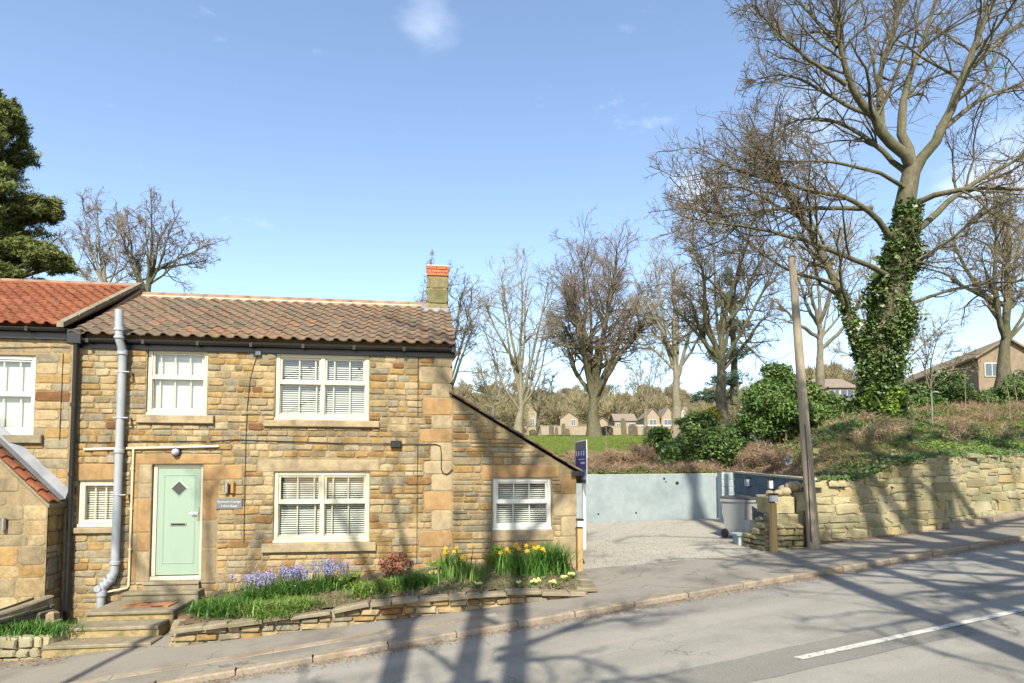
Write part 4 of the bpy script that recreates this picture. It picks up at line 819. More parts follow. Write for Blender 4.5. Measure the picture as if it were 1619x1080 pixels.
# porch
PX1, PD = -1.80, .48; y0 = -PD
def pz(u): return -.47 + (PX1 - u) * 1.0
pd = (-3.2, -2.56, -2.1, -.66); mb = MB(); sheet_wall(mb, [-3.9, PX1], [-3.2, -.66], [pd], y0, 0)
mb.add([(-3.9, y0, -.66), (PX1, y0, -.66), (PX1, y0, pz(PX1)), (-3.2, y0, pz(-3.2)), (-3.9, y0, pz(-3.2))], [(0, 1, 2, 3, 4)]); mb.add([(PX1, y0, -3.2), (PX1, 0, -3.2), (PX1, 0, pz(PX1)), (PX1, y0, pz(PX1))], [(0, 1, 2, 3)]); mb.build('porch_wall', 'mortar', NB)
PP = Pieces()
for (x, z, ww, hh) in courses(-3.9, PX1 - .01, -2.6, .9, [(pd[0] - .01, pd[1] + .01, -3.4, pd[3] + .01)], lambda u: min(.9, pz(u) - .02), (.17, .32), (.22, .5)):
    V, F = stone_geo(ww, hh, R.uniform(.005, .012), .2); PP.add(V, F, (x, y0, z), 0, R.choice([.05, .25, .6, .15, .36, .75, .97, .13]), ww * hh)
for (y, z, ww, hh) in courses(y0 + .02, -.01, -2.6, -.5, [], None, (.16, .3), (.16, .3)):
    V, F = stone_geo(ww, hh, .01, .2); PP.add(V, F, (PX1, y, z), math.pi / 2, None, ww * hh)
PP.flush(NB, 'porch_stone', 'small_porch_stones', 'stone', 120)
mb = MB(); e0, e1 = (-3.2, pz(-3.2) + .03), (PX1 + .06, pz(PX1 + .06) + .03)
mb.add([(e0[0], y0 - .08, e0[1]), (e1[0], y0 - .08, e1[1]), (e1[0], 0, e1[1]), (e0[0], 0, e0[1])] + [(e0[0], y0 - .08, e0[1] - .05), (e1[0], y0 - .08, e1[1] - .05), (e1[0], 0, e1[1] - .05), (e0[0], 0, e0[1] - .05)], [(0, 1, 2, 3), (0, 4, 5, 1), (1, 5, 6, 2), (7, 6, 5, 4)]); mb.build('porch_roof', 'step', NB)
n_ = 8
for i in range(n_):
    u0_ = e1[0] - (e1[0] - e0[0]) * i / n_; mb = MB(); d_ = (e1[0] - e0[0]) / n_; rings = []
    for (uu, zz) in ((u0_, 0.045), (u0_ - d_ * 1.1, .012)):
        rings.append([(uu, y0 - .09 + t_ * .32, pz(uu) + .03 + zz + hh) for t_, hh in ((0, .0), (.2, .035), (.45, .045), (.65, .02), (.85, .0), (1, .01))])
    nn = 6; V = rings[0] + rings[1] + [(p[0], p[1], p[2] - .025) for p in rings[0]]; mb.add(V, [(k, nn + k, nn + k + 1, k + 1) for k in range(nn - 1)] + [(2 * nn + k, k, k + 1, 2 * nn + k + 1) for k in range(nn - 1)]); mb.build('porch_tile', 'tile_o', NB, center=True)
mb = MB(); yl0, yl1 = y0 + .22, 0.0; mb.add([(e0[0], yl0, e0[1] + .07), (e1[0], yl0, e1[1] + .07), (e1[0], yl1 - .09, e1[1] + .08), (e0[0], yl1 - .09, e0[1] + .08), (e1[0], yl1 + .008, e1[1] + .25), (e0[0], yl1 + .008, e0[1] + .25)], [(0, 1, 2, 3), (3, 2, 4, 5)]); mb.build('lead_flashing', 'lead', NB)
dr = MB().cbox(pd[0] + .01, pd[1] - .05, y0 + .07, y0 + .11, pd[2] - 1, pd[3] - .05, .004); dro = dr.build('porch_door', 'teal', NB)
for k in range(5): MB().box(pd[0] + .08 + k * .12, pd[0] + .086 + k * .12, y0 + .064, y0 + .0695, pd[2] - .3, pd[3] - .1).build('door_groove', 'dark', dro)
mb = MB().cbox(pd[1] - .049, pd[1] - .001, y0 + .05, y0 + .12, pd[2] - 1, pd[3] - .002, .004); mb.cbox(pd[0] + .001, pd[1] - .05, y0 + .05, y0 + .12, pd[3] - .049, pd[3] - .002, .004); mb.build('porch_door_frame', 'teal', NB)
rebase(NB, dx=-1.75, dz=-2.9)
pl = empty('porch_light', fw(-2.42, -PD, -.80), YAW, 'small steel cylinder wall light beside the teal porch door', 'wall light')
MB().cbox(-.02, .02, -.03, 0, -.05, .05, .004).build('bracket', 'black', pl); smooth_by_angle(MB().tube([(0, -.06, -.10), (0, -.06, .09)], .035, 14).build('lamp_tube', 'steel', pl))
# ================================================================== STEPS, MAT, PLANTERS
def boxstone(par, name, m, x0, x1, y0, y1, z0, z1, c=.02, j=.006, tint=None, loc=None, rz=0):
    """uneven chamfered block in the parent's frame"""
    def r(): return R.uniform(-j, j)
    lo = [(x0 + r(), y0 + r(), z0), (x1 + r(), y0 + r(), z0), (x1 + r(), y1 + r(), z0), (x0 + r(), y1 + r(), z0)]
    mid = [(a + r() * .5, b + r() * .5, z1 - c + r() * .6) for a, b, _ in lo]
    cx, cy = (x0 + x1) / 2, (y0 + y1) / 2
    top = [(a + (c if a < cx else -c), b + (c if b < cy else -c), z1 + r() * .6) for a, b, _ in mid]
    mb = MB().tube_rings([lo, mid, top]); return mb.build(name, m, par, center=True, tint=R.random() if tint is None else tint)
ST = empty('entrance_steps', fw(-.2, -.6, -2.6), YAW, 'worn stone steps climbing from the footway to the green front door', 'steps')
zs0 = 2.6                                              # local z = world z + 2.6 ; local y = v + .6
def stp(u0, u1, v0, v1, z0, z1, tread, riser, name='step'):
    n = max(1, int((u1 - u0) / .95)); w_ = (u1 - u0) / n
    for i in range(n):
        a, b = u0 + i * w_ + .004 + .2, u0 + (i + 1) * w_ - .004 + .2
        boxstone(ST, name, riser, a, b, v0 + .6, v1 + .6, z0 + zs0, z1 + zs0 - .045, .012, .008)
        boxstone(ST, 'tread', tread, a - .0, b + .0, v0 + .6 - .025, v1 + .6, z1 + zs0 - .044, z1 + zs0, .014, .006)
stp(-.46, .46, -.10, .0, -2.1, -1.865, 'step', 'step', 'threshold_block')
stp(-.70, .52, -.30, -.0, -2.4, -2.0, 'step', 'step', 'landing_block')
stp(-.82, .46, -1.20, -.05, -2.8, -2.13, 'step', 'stepface')
stp(-.86, .40, -1.62, -1.18, -2.9, -2.27, 'step', 'stepface')
stp(-.98, .46, -2.02, -1.60, -3.0, -2.42, 'step', 'stepface')
mb = MB().cbox(0, 0, 0, 0, 0, 0); mt = empty
mb = MB(); mb.prism([(-.36, -.18, 0), (.36, -.18, 0), (.36, .20, 0), (-.36, .20, 0)], (0, 0, .018)); dm_ = mb.build('door_mat', 'mat_o'); dm_.location = fw(-.06, -.78, -2.128); dm_.rotation_euler = (0, 0, YAW - .06); tag(dm_, 'worn orange brown coir mat on the top landing in front of the green door', 'door mat')

PLW = empty('front_planter', (-1.9, 9.9, gz(-1.9, 9.9)), 0, 'long low dry stone planter of earth along the cottage front', 'planter')
ox, oy, oz = PLW.location
A_, B_ = (-4.78, 9.08), (1.14, 9.93)                     # front face line
def lerp(a, b, t): return a + (b - a) * t
ang = math.atan2(B_[1] - A_[1], B_[0] - A_[0]); LN = math.hypot(B_[0] - A_[0], B_[1] - A_[1]); ca, sa = math.cos(ang), math.sin(ang)
def front_top(t): return float(np.interp(t, [0, .34, .44, .62, .82, 1], [-2.19, -2.01, -1.905, -1.835, -1.79, -1.82]))
PQ = Pieces()
def dry_wall(P, a, b, top_, bot_, hr, wr, col='stone', capw=None, proud=(.0, .05), root=(0, 0, 0)):
    an = math.atan2(b[1] - a[1], b[0] - a[0]); ln = math.hypot(b[0] - a[0], b[1] - a[1]); x = 0; cc, ss = math.cos(an), math.sin(an)
    for (xx, zz, ww, hh) in courses(0, ln, min(bot_(0), bot_(1)), max(top_(q / 10) for q in range(11)), [], lambda q: 9, hr, wr, .012):
        t = xx / ln
        if zz + hh * .4 > top_(t) or zz + hh / 2 < bot_(t) - .05: continue
        V, F = stone_geo(ww, hh, .03 + R.uniform(*proud), .9, .10); P.add(V, F, (a[0] + cc * xx - root[0], a[1] + ss * xx - root[1], zz - root[2]), an, None, ww * hh)
dry_wall(PQ, A_, B_, front_top, lambda t: gz(lerp(A_[0], B_[0], t), lerp(A_[1], B_[1], t)) + .02, (.06, .13), (.12, .42), root=PLW.location)
PQ.flush(PLW, 'stone', 'small_stones', 'stone', 300)
core = MB(); core.add([(A_[0] - ox, A_[1] - oy, -3 - oz), (B_[0] - ox, B_[1] - oy, -2.3 - oz), *[(lerp(A_[0], B_[0], t) - ox, lerp(A_[1], B_[1], t) - oy, front_top(t) - oz) for t in (1, .82, .62, .44, .34, 0)]], [tuple(range(8))])
core.add([(B_[0] - ox, B_[1] - oy, -2.3 - oz), (1.24 - ox, 12.0 - oy, -2.3 - oz), (1.24 - ox, 12.0 - oy, -1.84 - oz), (B_[0] - ox, B_[1] - oy, -1.84 - oz)], [(0, 1, 2, 3)])
core.add([(A_[0] - ox, A_[1] - oy, -3 - oz), (-5.4 - ox, 11.2 - oy, -3 - oz), (-5.4 - ox, 11.2 - oy, -2.22 - oz), (A_[0] - ox, A_[1] - oy, -2.22 - oz)], [(0, 1, 2, 3)]); core.build('wall_core', 'walljoint', PLW)
x = 0
while x < LN - .05:                                      # flat coping stones
    w_ = min(R.uniform(.25, .62), LN - x); t = (x + w_ / 2) / LN; z = front_top(t)
    o = boxstone(PLW, 'coping_stone', 'step', -w_ / 2 + .006, w_ / 2 - .006, -.05 - R.uniform(0, .03), R.uniform(.14, .24), 0, .055 + R.uniform(-.01, .015), .014, .014)
    o.location = (A_[0] + ca * (x + w_ / 2) - ox, A_[1] + sa * (x + w_ / 2) - oy, z - oz + R.uniform(-.01, .01)); o.rotation_euler = (0, -(front_top(min(1, t + .03)) - front_top(max(0, t - .03))) / (LN * .06), ang); x += w_
PQ = Pieces(); dry_wall(PQ, B_, (1.22, 11.95), lambda t: -1.82, lambda t: -2.1, (.06, .13), (.15, .4), root=PLW.location)
dry_wall(PQ, (-5.35, 10.4), A_, lambda t: -2.22, lambda t: -2.9, (.07, .13), (.15, .4), root=PLW.location); PQ.flush(PLW, 'end_stone', 'end_stones', 'stone', 60)
for k in range(4): boxstone(PLW, 'coping_stone', 'step', B_[0] - .12 - ox, B_[0] + .20 - ox, B_[1] + .05 + k * .42 - oy, B_[1] + .45 + k * .42 - oy, -1.83 - oz, -1.79 - oz + R.uniform(0, .02), .015, .015)
boxstone(PLW, 'rock', 'orange', -1.52 - ox, -1.16 - ox, 11.25 - oy, 11.7 - oy, -2.0 - oz, -1.72 - oz, .05, .03)
nx, ny = 60, 14; V = []
for i in range(nx):
    t = i / (nx - 1); f0 = (lerp(A_[0], B_[0], t) - sa * .1, lerp(A_[1], B_[1], t) + ca * .1); b0 = (lerp(-5.3, 1.15, t), 0); b0 = (b0[0], F0.y + (b0[0] - F0.x) * math.tan(YAW) + .0)
    for j in range(ny):
        q_ = j / (ny - 1); V.append((lerp(f0[0], b0[0], q_) - ox, lerp(f0[1], b0[1], q_) - oy, front_top(t) + .01 + .10 * q_ + .03 * math.sin(i * 1.3 + j * 2) + R.uniform(-.012, .012) - oz))
idx = np.arange(nx * ny).reshape(nx, ny); F = np.stack([idx[:-1, :-1], idx[1:, :-1], idx[1:, 1:], idx[:-1, 1:]], -1).reshape(-1, 4); link('soil', npmesh('soil', V, F, True), 'soil', PLW)
def soilz(x, y):
    t = (x - A_[0]) / (B_[0] - A_[0]); f = lerp(A_[1], B_[1], t); b = F0.y + (x - F0.x) * math.tan(YAW); return front_top(t) + .02 + .10 * max(0, min(1, (y - f) / max(.3, b - f)))

# small planter at the left
sx, sy = -7.25, 9.45
SP = empty('small_planter', (sx, sy, gz(sx, sy)), .02, 'small square dry stone planter of green leaves at the lower left, beside the steps', 'planter'); PQ = Pieces()
z0_ = gz(sx, sy); 
dry_wall(PQ, (sx - .52, sy - .35), (sx + .56, sy - .33), lambda t: z0_ + .40, lambda t: z0_ - .04, (.11, .15), (.16, .34), root=SP.location)
dry_wall(PQ, (sx + .56, sy - .33), (sx + .75, sy + .6), lambda t: z0_ + .40, lambda t: z0_ - .04, (.11, .15), (.2, .34), root=SP.location); PQ.flush(SP, 'stone', 'small_stones', 'wallstone', 200)
c_ = MB(); c_.add([(-.52, -.34, -.1), (.56, -.32, -.1), (.75, .6, -.1), (-.5, .6, -.1), (-.52, -.34, .36), (.56, -.32, .36), (.75, .6, .36), (-.5, .6, .36)], [(0, 1, 5, 4), (1, 2, 6, 5), (4, 5, 6, 7), (2, 3, 7, 6), (3, 0, 4, 7)]); c_.build('soil', 'soil', SP)
def blade_plant(name, spots, n, H_, w_, lean, m, label, cat='plant', group=None, seed=0, spread=.12):
    n = int(n * 1.7)
    rg = np.random.default_rng(seed + 100); c = np.array(spots, float); B = c[rg.integers(0, len(c), n)] + rg.normal(size=(n, 3)) * [spread, spread, 0]
    V, F = blades(B, H_, w_, lean, rg); V = V - c[0]
    o = link(name, npmesh(name, V, F), m); o.location = c[0]; return tag(o, label, cat, group)
blade_plant('strappy_plant', [(sx - .3 + .15 * i, sy - .1 + .12 * (i % 2), z0_ + .36) for i in range(7)], 420, .22, .008, .9, 'blade', 'low green strappy plant filling the small planter at the lower left', seed=3)

# swooping garden wall in shade at the far left
GW = empty('garden_wall', (-7.9, 9.6, -2.9), 0, 'swooping stone garden wall, coloured dark for its shade, at the lower left corner', 'wall'); rings = []
for i in range(13):
    t = i / 12; yy = 10.45 - t * 2.6; rings.append((-7.50 - .03 * t, yy, -2.0 - .07 * math.sin(t * 3) - .25 * max(0, t - .5)))
wm, cm_ = MB(), MB()
for (x0_, y0_, t0), (x1_, y1_, t1) in zip(rings[:-1], rings[1:]):
    wm.add([(x0_ + 7.9, y0_ - 9.6, -.7), (x1_ + 7.9, y1_ - 9.6, -.7), (x1_ + 7.9, y1_ - 9.6, t1 + 2.9), (x0_ + 7.9, y0_ - 9.6, t0 + 2.9)] + [(x0_ + 7.6, y0_ - 9.6, -.7), (x1_ + 7.6, y1_ - 9.6, -.7), (x1_ + 7.6, y1_ - 9.6, t1 + 2.9), (x0_ + 7.6, y0_ - 9.6, t0 + 2.9)], [(0, 1, 2, 3), (7, 6, 5, 4)])
    MB().tube_rings([[(x0_ + 7.92, y0_ - 9.6, t0 + 2.905), (x0_ + 7.78, y0_ - 9.6, t0 + 2.905), (x0_ + 7.8, y0_ - 9.6, t0 + 2.93), (x0_ + 7.9, y0_ - 9.6, t0 + 2.93)], [(x1_ + 7.92, y1_ - 9.6, t1 + 2.905), (x1_ + 7.78, y1_ - 9.6, t1 + 2.905), (x1_ + 7.8, y1_ - 9.6, t1 + 2.93), (x1_ + 7.9, y1_ - 9.6, t1 + 2.93)]]).build('coping_stone', 'step', GW, center=True)
wm.build('wall_face', 'walljoint', GW)
PQ = Pieces(); dry_wall(PQ, (rings[-1][0], rings[-1][1]), (rings[0][0], rings[0][1]), lambda t: -2.10, lambda t: -3.1, (.12, .2), (.2, .4), root=GW.location); PQ.flush(GW, 'stone', 'small_stones', 'grave', 100)  # headstone colour reused here, its darkness stands for the wall's shade
ORN = empty('stone_stack', (-7.28, 10.15, -2.62), 0, 'little stack of rough stones beside the porch corner', 'garden ornament')
z = 0
for k, (w_, h_) in enumerate([(.17, .13), (.13, .10), (.18, .12), (.12, .13)]): boxstone(ORN, 'rock', 'dressed', -w_ / 2 + (k % 2) * .02, w_ / 2, -w_ / 2, w_ / 2, z, z + h_, .03, .02); z += h_ - .01
MB().box(-.14, .14, -.12, .12, -.3, .0).build('base_block', 'soil', ORN)

# ================================================================== DRIVEWAY
DV = empty
dpts = [(1.22, 12.08), (4.81, 11.98), (6.3, 12.6), (6.2, 17.75), (2.2, 19.72), (-.2, 20.8)]
dv = MB().add(planepoly(dpts, .035), [tuple(range(6))]); dvo = tag(dv.build('driveway', 'grit'), kind='structure')
def inpoly(x, y, P):
    c = False; n = len(P)
    for i in range(n):
        (x0, y0), (x1, y1) = P[i], P[(i + 1) % n]
        if (y0 > y) != (y1 > y) and x < (x1 - x0) * (y - y0) / (y1 - y0) + x0: c = not c
    return c
PV = Pieces(); da = math.radians(-3); 
for r_ in range(62):
    yy = 11.9 + r_ * .145; off = R.uniform(0, .1) + (r_ % 2) * .1; x = -.4 + off
    while x < 6.6:
        w_ = R.choice([.18, .21, .24]); xc = x + w_ / 2; X_ = xc + (yy - 12) * -math.sin(da) * .3; Y_ = yy + (xc - 3) * math.sin(da)
        if inpoly(X_, Y_, dpts):
            V, F = [], []
            h = .008 + R.uniform(-.0012, .0012); hx, hy = w_ / 2 - .0025, .070; sh = .003
            rings = [[(-hx, -hy, -.02), (hx, -hy, -.02), (hx, hy, -.02), (-hx, hy, -.02)], [(-hx, -hy, h - .005), (hx, -hy, h - .005), (hx, hy, h - .005), (-hx, hy, h - .005)], [(-hx + sh, -hy + sh, h), (hx - sh, -hy + sh, h), (hx - sh, hy - sh, h), (-hx + sh, hy - sh, h)]]
            mb = MB(); nn = 4; V = [p for r3 in rings for p in r3]; F = [(i * 4 + k, i * 4 + (k + 1) % 4, (i + 1) * 4 + (k + 1) % 4, (i + 1) * 4 + k) for i in range(2) for k in range(4)] + [(8, 9, 10, 11)]
            ex, ey = SL * RD[0], SL * RD[1]; V = [(a, b, c + ex * a + ey * b) for a, b, c in V]
            PV.add(V, F, (X_, Y_, gz(X_, Y_) + .045), da, None, 1 / Y_)
        x += w_
PV.flush(dvo, 'paver', 'small_pavers', 'paver', 300)
# rendered back wall
BW = empty('rendered_wall', (4, 18.9, gz(4, 18.9)), 0, 'pale blue grey rendered retaining wall across the back of the driveway', 'wall')
a2 = math.atan2(18.0 - 19.7, 5.75 - 2.2); BW.rotation_euler = (0, 0, a2); mb = MB(); ln = 6.3
p0 = np.array([-.2, 20.85]); d2 = np.array([math.cos(a2), math.sin(a2)]); n2 = np.array([-math.sin(a2), math.cos(a2)])
def bwl(x, y, z): v = np.array([x, y]) - np.array(BW.location[:2]); return (float(v @ d2), float(v @ n2), z - BW.location[2])
s0, s1 = bwl(-.2, 20.85, 0)[0], bwl(5.83, 17.96, 0)[0]
ytop = lambda s: -.045 + .05 * (s - s0) / (s1 - s0); k = 24
mb.tube_rings([[(lerp(s0, s1, i / k), 0, -.9), (lerp(s0, s1, i / k), .2, -.9), (lerp(s0, s1, i / k), .2, ytop(lerp(s0, s1, i / k)) + R.uniform(-.01, .01) - BW.location[2]), (lerp(s0, s1, i / k), 0, ytop(lerp(s0, s1, i / k)) + R.uniform(-.01, .01) - BW.location[2])] for i in range(k + 1)])
mb.build('wall_body', 'render', BW)
for i in range(12):
    aa, bb = lerp(s0, s1, i / 12) + .004, lerp(s0, s1, (i + 1) / 12) - .004; z_ = ytop((aa + bb) / 2) - BW.location[2]; boxstone(BW, 'coping_slab', 'coping', aa, bb, .02, .22, z_ - .01, z_ + .025, .008, .006)
for (px, py, rr_) in ((1050, 757, .035), (1053, 762, .025), (1071, 764, .05), (945, 813, .03), (1005, 811, .03), (978, 826, .03)):
    Pp = at(px, py, 18.9); X_ = Pp[0]; Y_ = backy(X_); Pp = at(px, py, Y_); q_ = bwl(Pp[0], backy(Pp[0]), Pp[2]); MB().tube([(q_[0], -.004, q_[2]), (q_[0], .01, q_[2])], rr_, 12).build('drain_hole', 'dark', BW, center=True)
# blue block side wall with pale pier
SW = empty('blockwork_wall', (6.08, 17.3, gz(6.08, 17.3)), 0, 'blue painted blockwork side wall, darkened for its shade, with pale end pier beside the driveway', 'wall'); bx, by, bz = SW.location
P0_, P1_ = (6.14, 17.5), (5.98, 12.9); a3 = math.atan2(P1_[1] - P0_[1], P1_[0] - P0_[0]); l3 = math.hypot(P1_[0] - P0_[0], P1_[1] - P0_[1])
mb = MB(); nrm = (-math.sin(a3) * .2, math.cos(a3) * .2)
topz = lambda t: lerp(.04, -.12, t)
mb.add([(P0_[0] - bx, P0_[1] - by, -.4), (P1_[0] - bx, P1_[1] - by, -.4), (P1_[0] - bx, P1_[1] - by, topz(1) - bz), (P0_[0] - bx, P0_[1] - by, topz(0) - bz)] + [(P0_[0] - bx + nrm[0], P0_[1] - by + nrm[1], -.4), (P1_[0] - bx + nrm[0], P1_[1] - by + nrm[1], -.4), (P1_[0] - bx + nrm[0], P1_[1] - by + nrm[1], topz(1) - bz), (P0_[0] - bx + nrm[0], P0_[1] - by + nrm[1], topz(0) - bz)], [(0, 1, 2, 3), (3, 2, 6, 7), (1, 5, 6, 2), (7, 6, 5, 4)]); mb.build('wall_body', 'block', SW, tint=.5)
z = -1.60; r_ = 0
while z < .02:
    x = -.22 * (r_ % 2)
    while x < l3 - .05:
        x0_, x1_ = max(x, 0), min(x + .44, l3); zt = min(z + .205, topz(x0_ / l3) - .01)
        if x1_ - x0_ > .06 and zt - z > .06:
            V, F = stone_geo(x1_ - x0_ - .008, zt - z - .008, .012, .05); V = [(a, b, c) for a, b, c in V]
            me = bpy.data.meshes.new('block'); me.from_pydata(V, [], F); at_ = me.attributes.new('tint', 'FLOAT', 'POINT'); at_.data.foreach_set('value', [R.random()] * len(V))
            xm = (x0_ + x1_) / 2; link('block', me, 'block', SW, (P0_[0] + (P1_[0] - P0_[0]) * xm / l3 - bx, P0_[1] + (P1_[1] - P0_[1]) * xm / l3 - by, (z + zt) / 2 - bz), a3)
        x += .44
    z += .215; r_ += 1
for i in range(5):
    t0, t1 = i / 5, (i + 1) / 5; f3 = lambda t: (lerp(P0_[0], P1_[0], t) - bx, lerp(P0_[1], P1_[1], t) - by, topz(t) - bz)
    a, b = f3(t0 + .003), f3(t1 - .003); mb = MB(); mb.tube_rings([[(p[0] - .03, p[1], p[2] + .001), (p[0] + .24, p[1], p[2] + .001), (p[0] + .24, p[1], p[2] + .045), (p[0] - .03, p[1], p[2] + .045)] for p in (a, b)]); mb.build('coping_slab', 'coping', SW, center=True)
pier = MB().box(5.80 - bx, 6.14 - bx, 17.52 - by, 17.9 - by, -.4, .05 - bz).build('pier', 'blockpale', SW, tint=.5)
z = -1.55
for r_ in range(8):
    for (aa, bb) in (((5.80, 5.97), (5.975, 6.145)) if r_ % 2 else ((5.80, 6.145),)): 
        V, F = stone_geo(bb - aa - .006, .192, .01, .05); me = bpy.data.meshes.new('pier_block'); me.from_pydata(V, [], F); at_ = me.attributes.new('tint', 'FLOAT', 'POINT'); at_.data.foreach_set('value', [R.random()] * len(V)); link('pier_block', me, 'blockpale', SW, ((aa + bb) / 2 - bx, 17.52 - by, z + .1 - bz))
    z += .2
def lantern(loc, rz, label, s=1.0):
    e_ = empty('lantern_light', loc, rz, label, 'wall light'); h = .21 * s; w_ = .07 * s
    MB().cbox(-w_, w_, -.13, .0, h * .42, h * .55, .008).build('lamp_cap', 'black', e_); MB().cbox(-w_ * .7, w_ * .7, -.115, -.02, -h * .5, h * .41, .006).build('lamp_glass', 'lantern', e_)
    MB().cbox(-w_ * .9, w_ * .9, -.125, .0, -h * .58, -h * .51, .004).build('lamp_base', 'black', e_)
    for sx_ in (-1, 1): MB().box(sx_ * w_ * .86 - .006, sx_ * w_ * .86 + .006, -.126, -.114, -h * .5, h * .41).build('lamp_bar', 'black', e_)
    MB().box(-w_ * .5, w_ * .5, -.018, -.0, -h * .5, h * .41).build('back_plate', 'black', e_); return e_
tt = .30; lantern((lerp(P0_[0], P1_[0], .27), lerp(P0_[1], P1_[1], .27), -.20), a3, 'black framed lantern on the blue block wall nearest the pale pier')
lantern((lerp(P0_[0], P1_[0], .62), lerp(P0_[1], P1_[1], .62), -.22), a3, 'black framed lantern on the blue block wall nearest the telegraph pole')

# stepped stone blocks, rubble end wall
SB = empty('stepped_stone_wall', (5.2, 12.7, gz(5.2, 12.7)), 0, 'stepped rubble wall end of large blocks between the driveway and the telegraph pole', 'wall'); sbx, sby, sbz = SB.location
def blk(x0_, x1_, y0_, y1_, z0_, z1_, m='wallstone', nm='block_stone'): return boxstone(SB, nm, m, x0_ - sbx, x1_ - sbx, y0_ - sby, y1_ - sby, z0_ - sbz, z1_ - sbz, .022, .022, R.choice([.1, .25, .45, .62, .75]))
for (x0_, x1_, y0_, y1_, z0_, z1_) in ((5.05, 5.38, 12.35, 12.8, -1.02, -.78), (5.42, 5.72, 12.45, 12.9, -1.0, -.78), (5.10, 5.62, 12.6, 13.2, -.77, -.45), (5.20, 5.70, 12.7, 13.5, -.60, -.43), (5.64, 5.92, 12.55, 13.2, -.77, -.36), (5.62, 5.92, 13.22, 13.8, -.75, -.42), (5.02, 5.14, 12.25, 12.5, -.86, -.74), (5.66, 5.94, 12.3, 12.55, -.84, -.70)): blk(x0_, x1_, y0_, y1_, z0_, z1_)
PQ = Pieces()
dry_wall(PQ, (4.98, 12.22), (5.62, 12.30), lambda t: -.98, lambda t: -1.62, (.08, .17), (.12, .34), root=SB.location)
dry_wall(PQ, (4.78, 13.1), (4.88, 12.25), lambda t: lerp(-1.30, -.95, min(1, t * 1.6)), lambda t: -1.7, (.08, .15), (.12, .34), root=SB.location)
PQ.flush(SB, 'stone', 'small_stones', 'wallstone', 200)
c_ = MB(); c_.prism([(4.88 - sbx, 12.26 - sby, -.3), (5.64 - sbx, 12.34 - sby, -.3), (5.94 - sbx, 12.9 - sby, -.3), (5.9 - sbx, 13.5 - sby, -.3), (5.2 - sbx, 13.5 - sby, -.3), (4.85 - sbx, 13.0 - sby, -.3)], (0, 0, .3 + .52)); c_.build('wall_core', 'walljoint', SB)
o = MB().prism([(5.66 - sbx, 12.22 - sby, -.1), (5.80 - sbx, 12.28 - sby, -.1), (5.74 - sbx, 12.28 - sby, .78), (5.62 - sbx, 12.22 - sby, .78)], (.02, .12, 0)).build('upright_slab', 'grave', SB)
for k, (x0_, y0_, z0_, s_) in enumerate([(5.35, 12.75, -.44, .10), (5.52, 12.8, -.43, .13), (5.72, 12.9, -.36, .17), (5.25, 12.9, -.44, .09), (5.05, 13.0, -.98, .09), (5.62, 13.1, -.38, .12)]):
    rg = np.random.default_rng(k); me = bpy.data.meshes.new('boulder'); import bmesh
    bm = bmesh.new(); bmesh.ops.create_icosphere(bm, subdivisions=2, radius=s_)
    for v in bm.verts: v.co *= 1 + .12 * math.sin(v.co.x * 31 + k) * math.cos(v.co.y * 27 + k * 2); v.co.z *= .75
    bm.to_mesh(me); bm.free(); me.polygons.foreach_set('use_smooth', [True] * len(me.polygons))
    o = link('boulder', me, 'boulder'); o.location = (x0_, y0_, z0_ + s_ * .6)
    tag(o, ['small pale boulder at the left of the row on the stepped blocks', 'rounded yellow boulder in the middle of the stepped blocks', 'large orange boulder beside the telegraph pole on the top block', 'pale stone at the left end of the top step', 'pale stone on the low step behind the bin', 'rounded boulder at the back of the top step'][k], 'boulder', 'boulders on the stepped blocks')
# low stones and clutter beside the bin
LB = empty('low_block', (4.98, 13.25, gz(4.98, 13.25)), 0, 'pale blue painted blocks beside the wheelie bin with a dark vent', 'block')
boxstone(LB, 'block', 'blockpale', -.30, .12, -.1, .25, -.05, .22, .01, .004, .5); boxstone(LB, 'block', 'blockpale', -.34, .06, -.14, .26, .221, .26, .01, .004, .5); boxstone(LB, 'block', 'blockpale', -.02, .18, .0, .3, .262, .52, .01, .004, .5); MB().box(-.01, .13, -.006, -.001, .29, .46).build('vent_panel', 'signgrey', LB)
pt = MB().lathe([(.055, 0), (.08, .17), (.085, .17), (.085, .20), (.07, .20)], (0, 0, 0), 14).build('plant_pot', 'orange'); pt.location = (5.08, 13.15, gz(5, 13.2) + .27); tag(pt, 'small terracotta pot between the bin and the rubble wall', 'plant pot')

# ---- wheelie bin
BN = empty('wheelie_bin', (5.12, 14.1, gz(5.12, 14.1) + .045), math.radians(26), 'grey wheelie bin with its dark lid at the end of the driveway', 'bin')
w0, w1, d0, d1, hb = .25, .29, .28, .34, .85
mb = MB(); mb.tube_rings([[(-w0, -d0, .06), (w0, -d0, .06), (w0, d0, .06), (-w0, d0, .06)], [(-w1, -d1, hb), (w1, -d1, hb), (w1, d1, hb), (-w1, d1, hb)]]); mb.build('bin_body', 'bin', BN)
frame = MB(); frame.box(-w1 - .02, w1 + .02, -d1 - .02, -d1 + .03, hb - .05, hb + .015); frame.box(-w1 - .02, -w1 + .03, -d1 + .03, d1 - .03, hb - .05, hb + .015); frame.box(w1 - .03, w1 + .02, -d1 + .03, d1 - .03, hb - .05, hb + .015); frame.box(-w1 - .02, w1 + .02, d1 - .03, d1 + .02, hb - .05, hb + .015); frame.build('bin_rim', 'bin', BN)
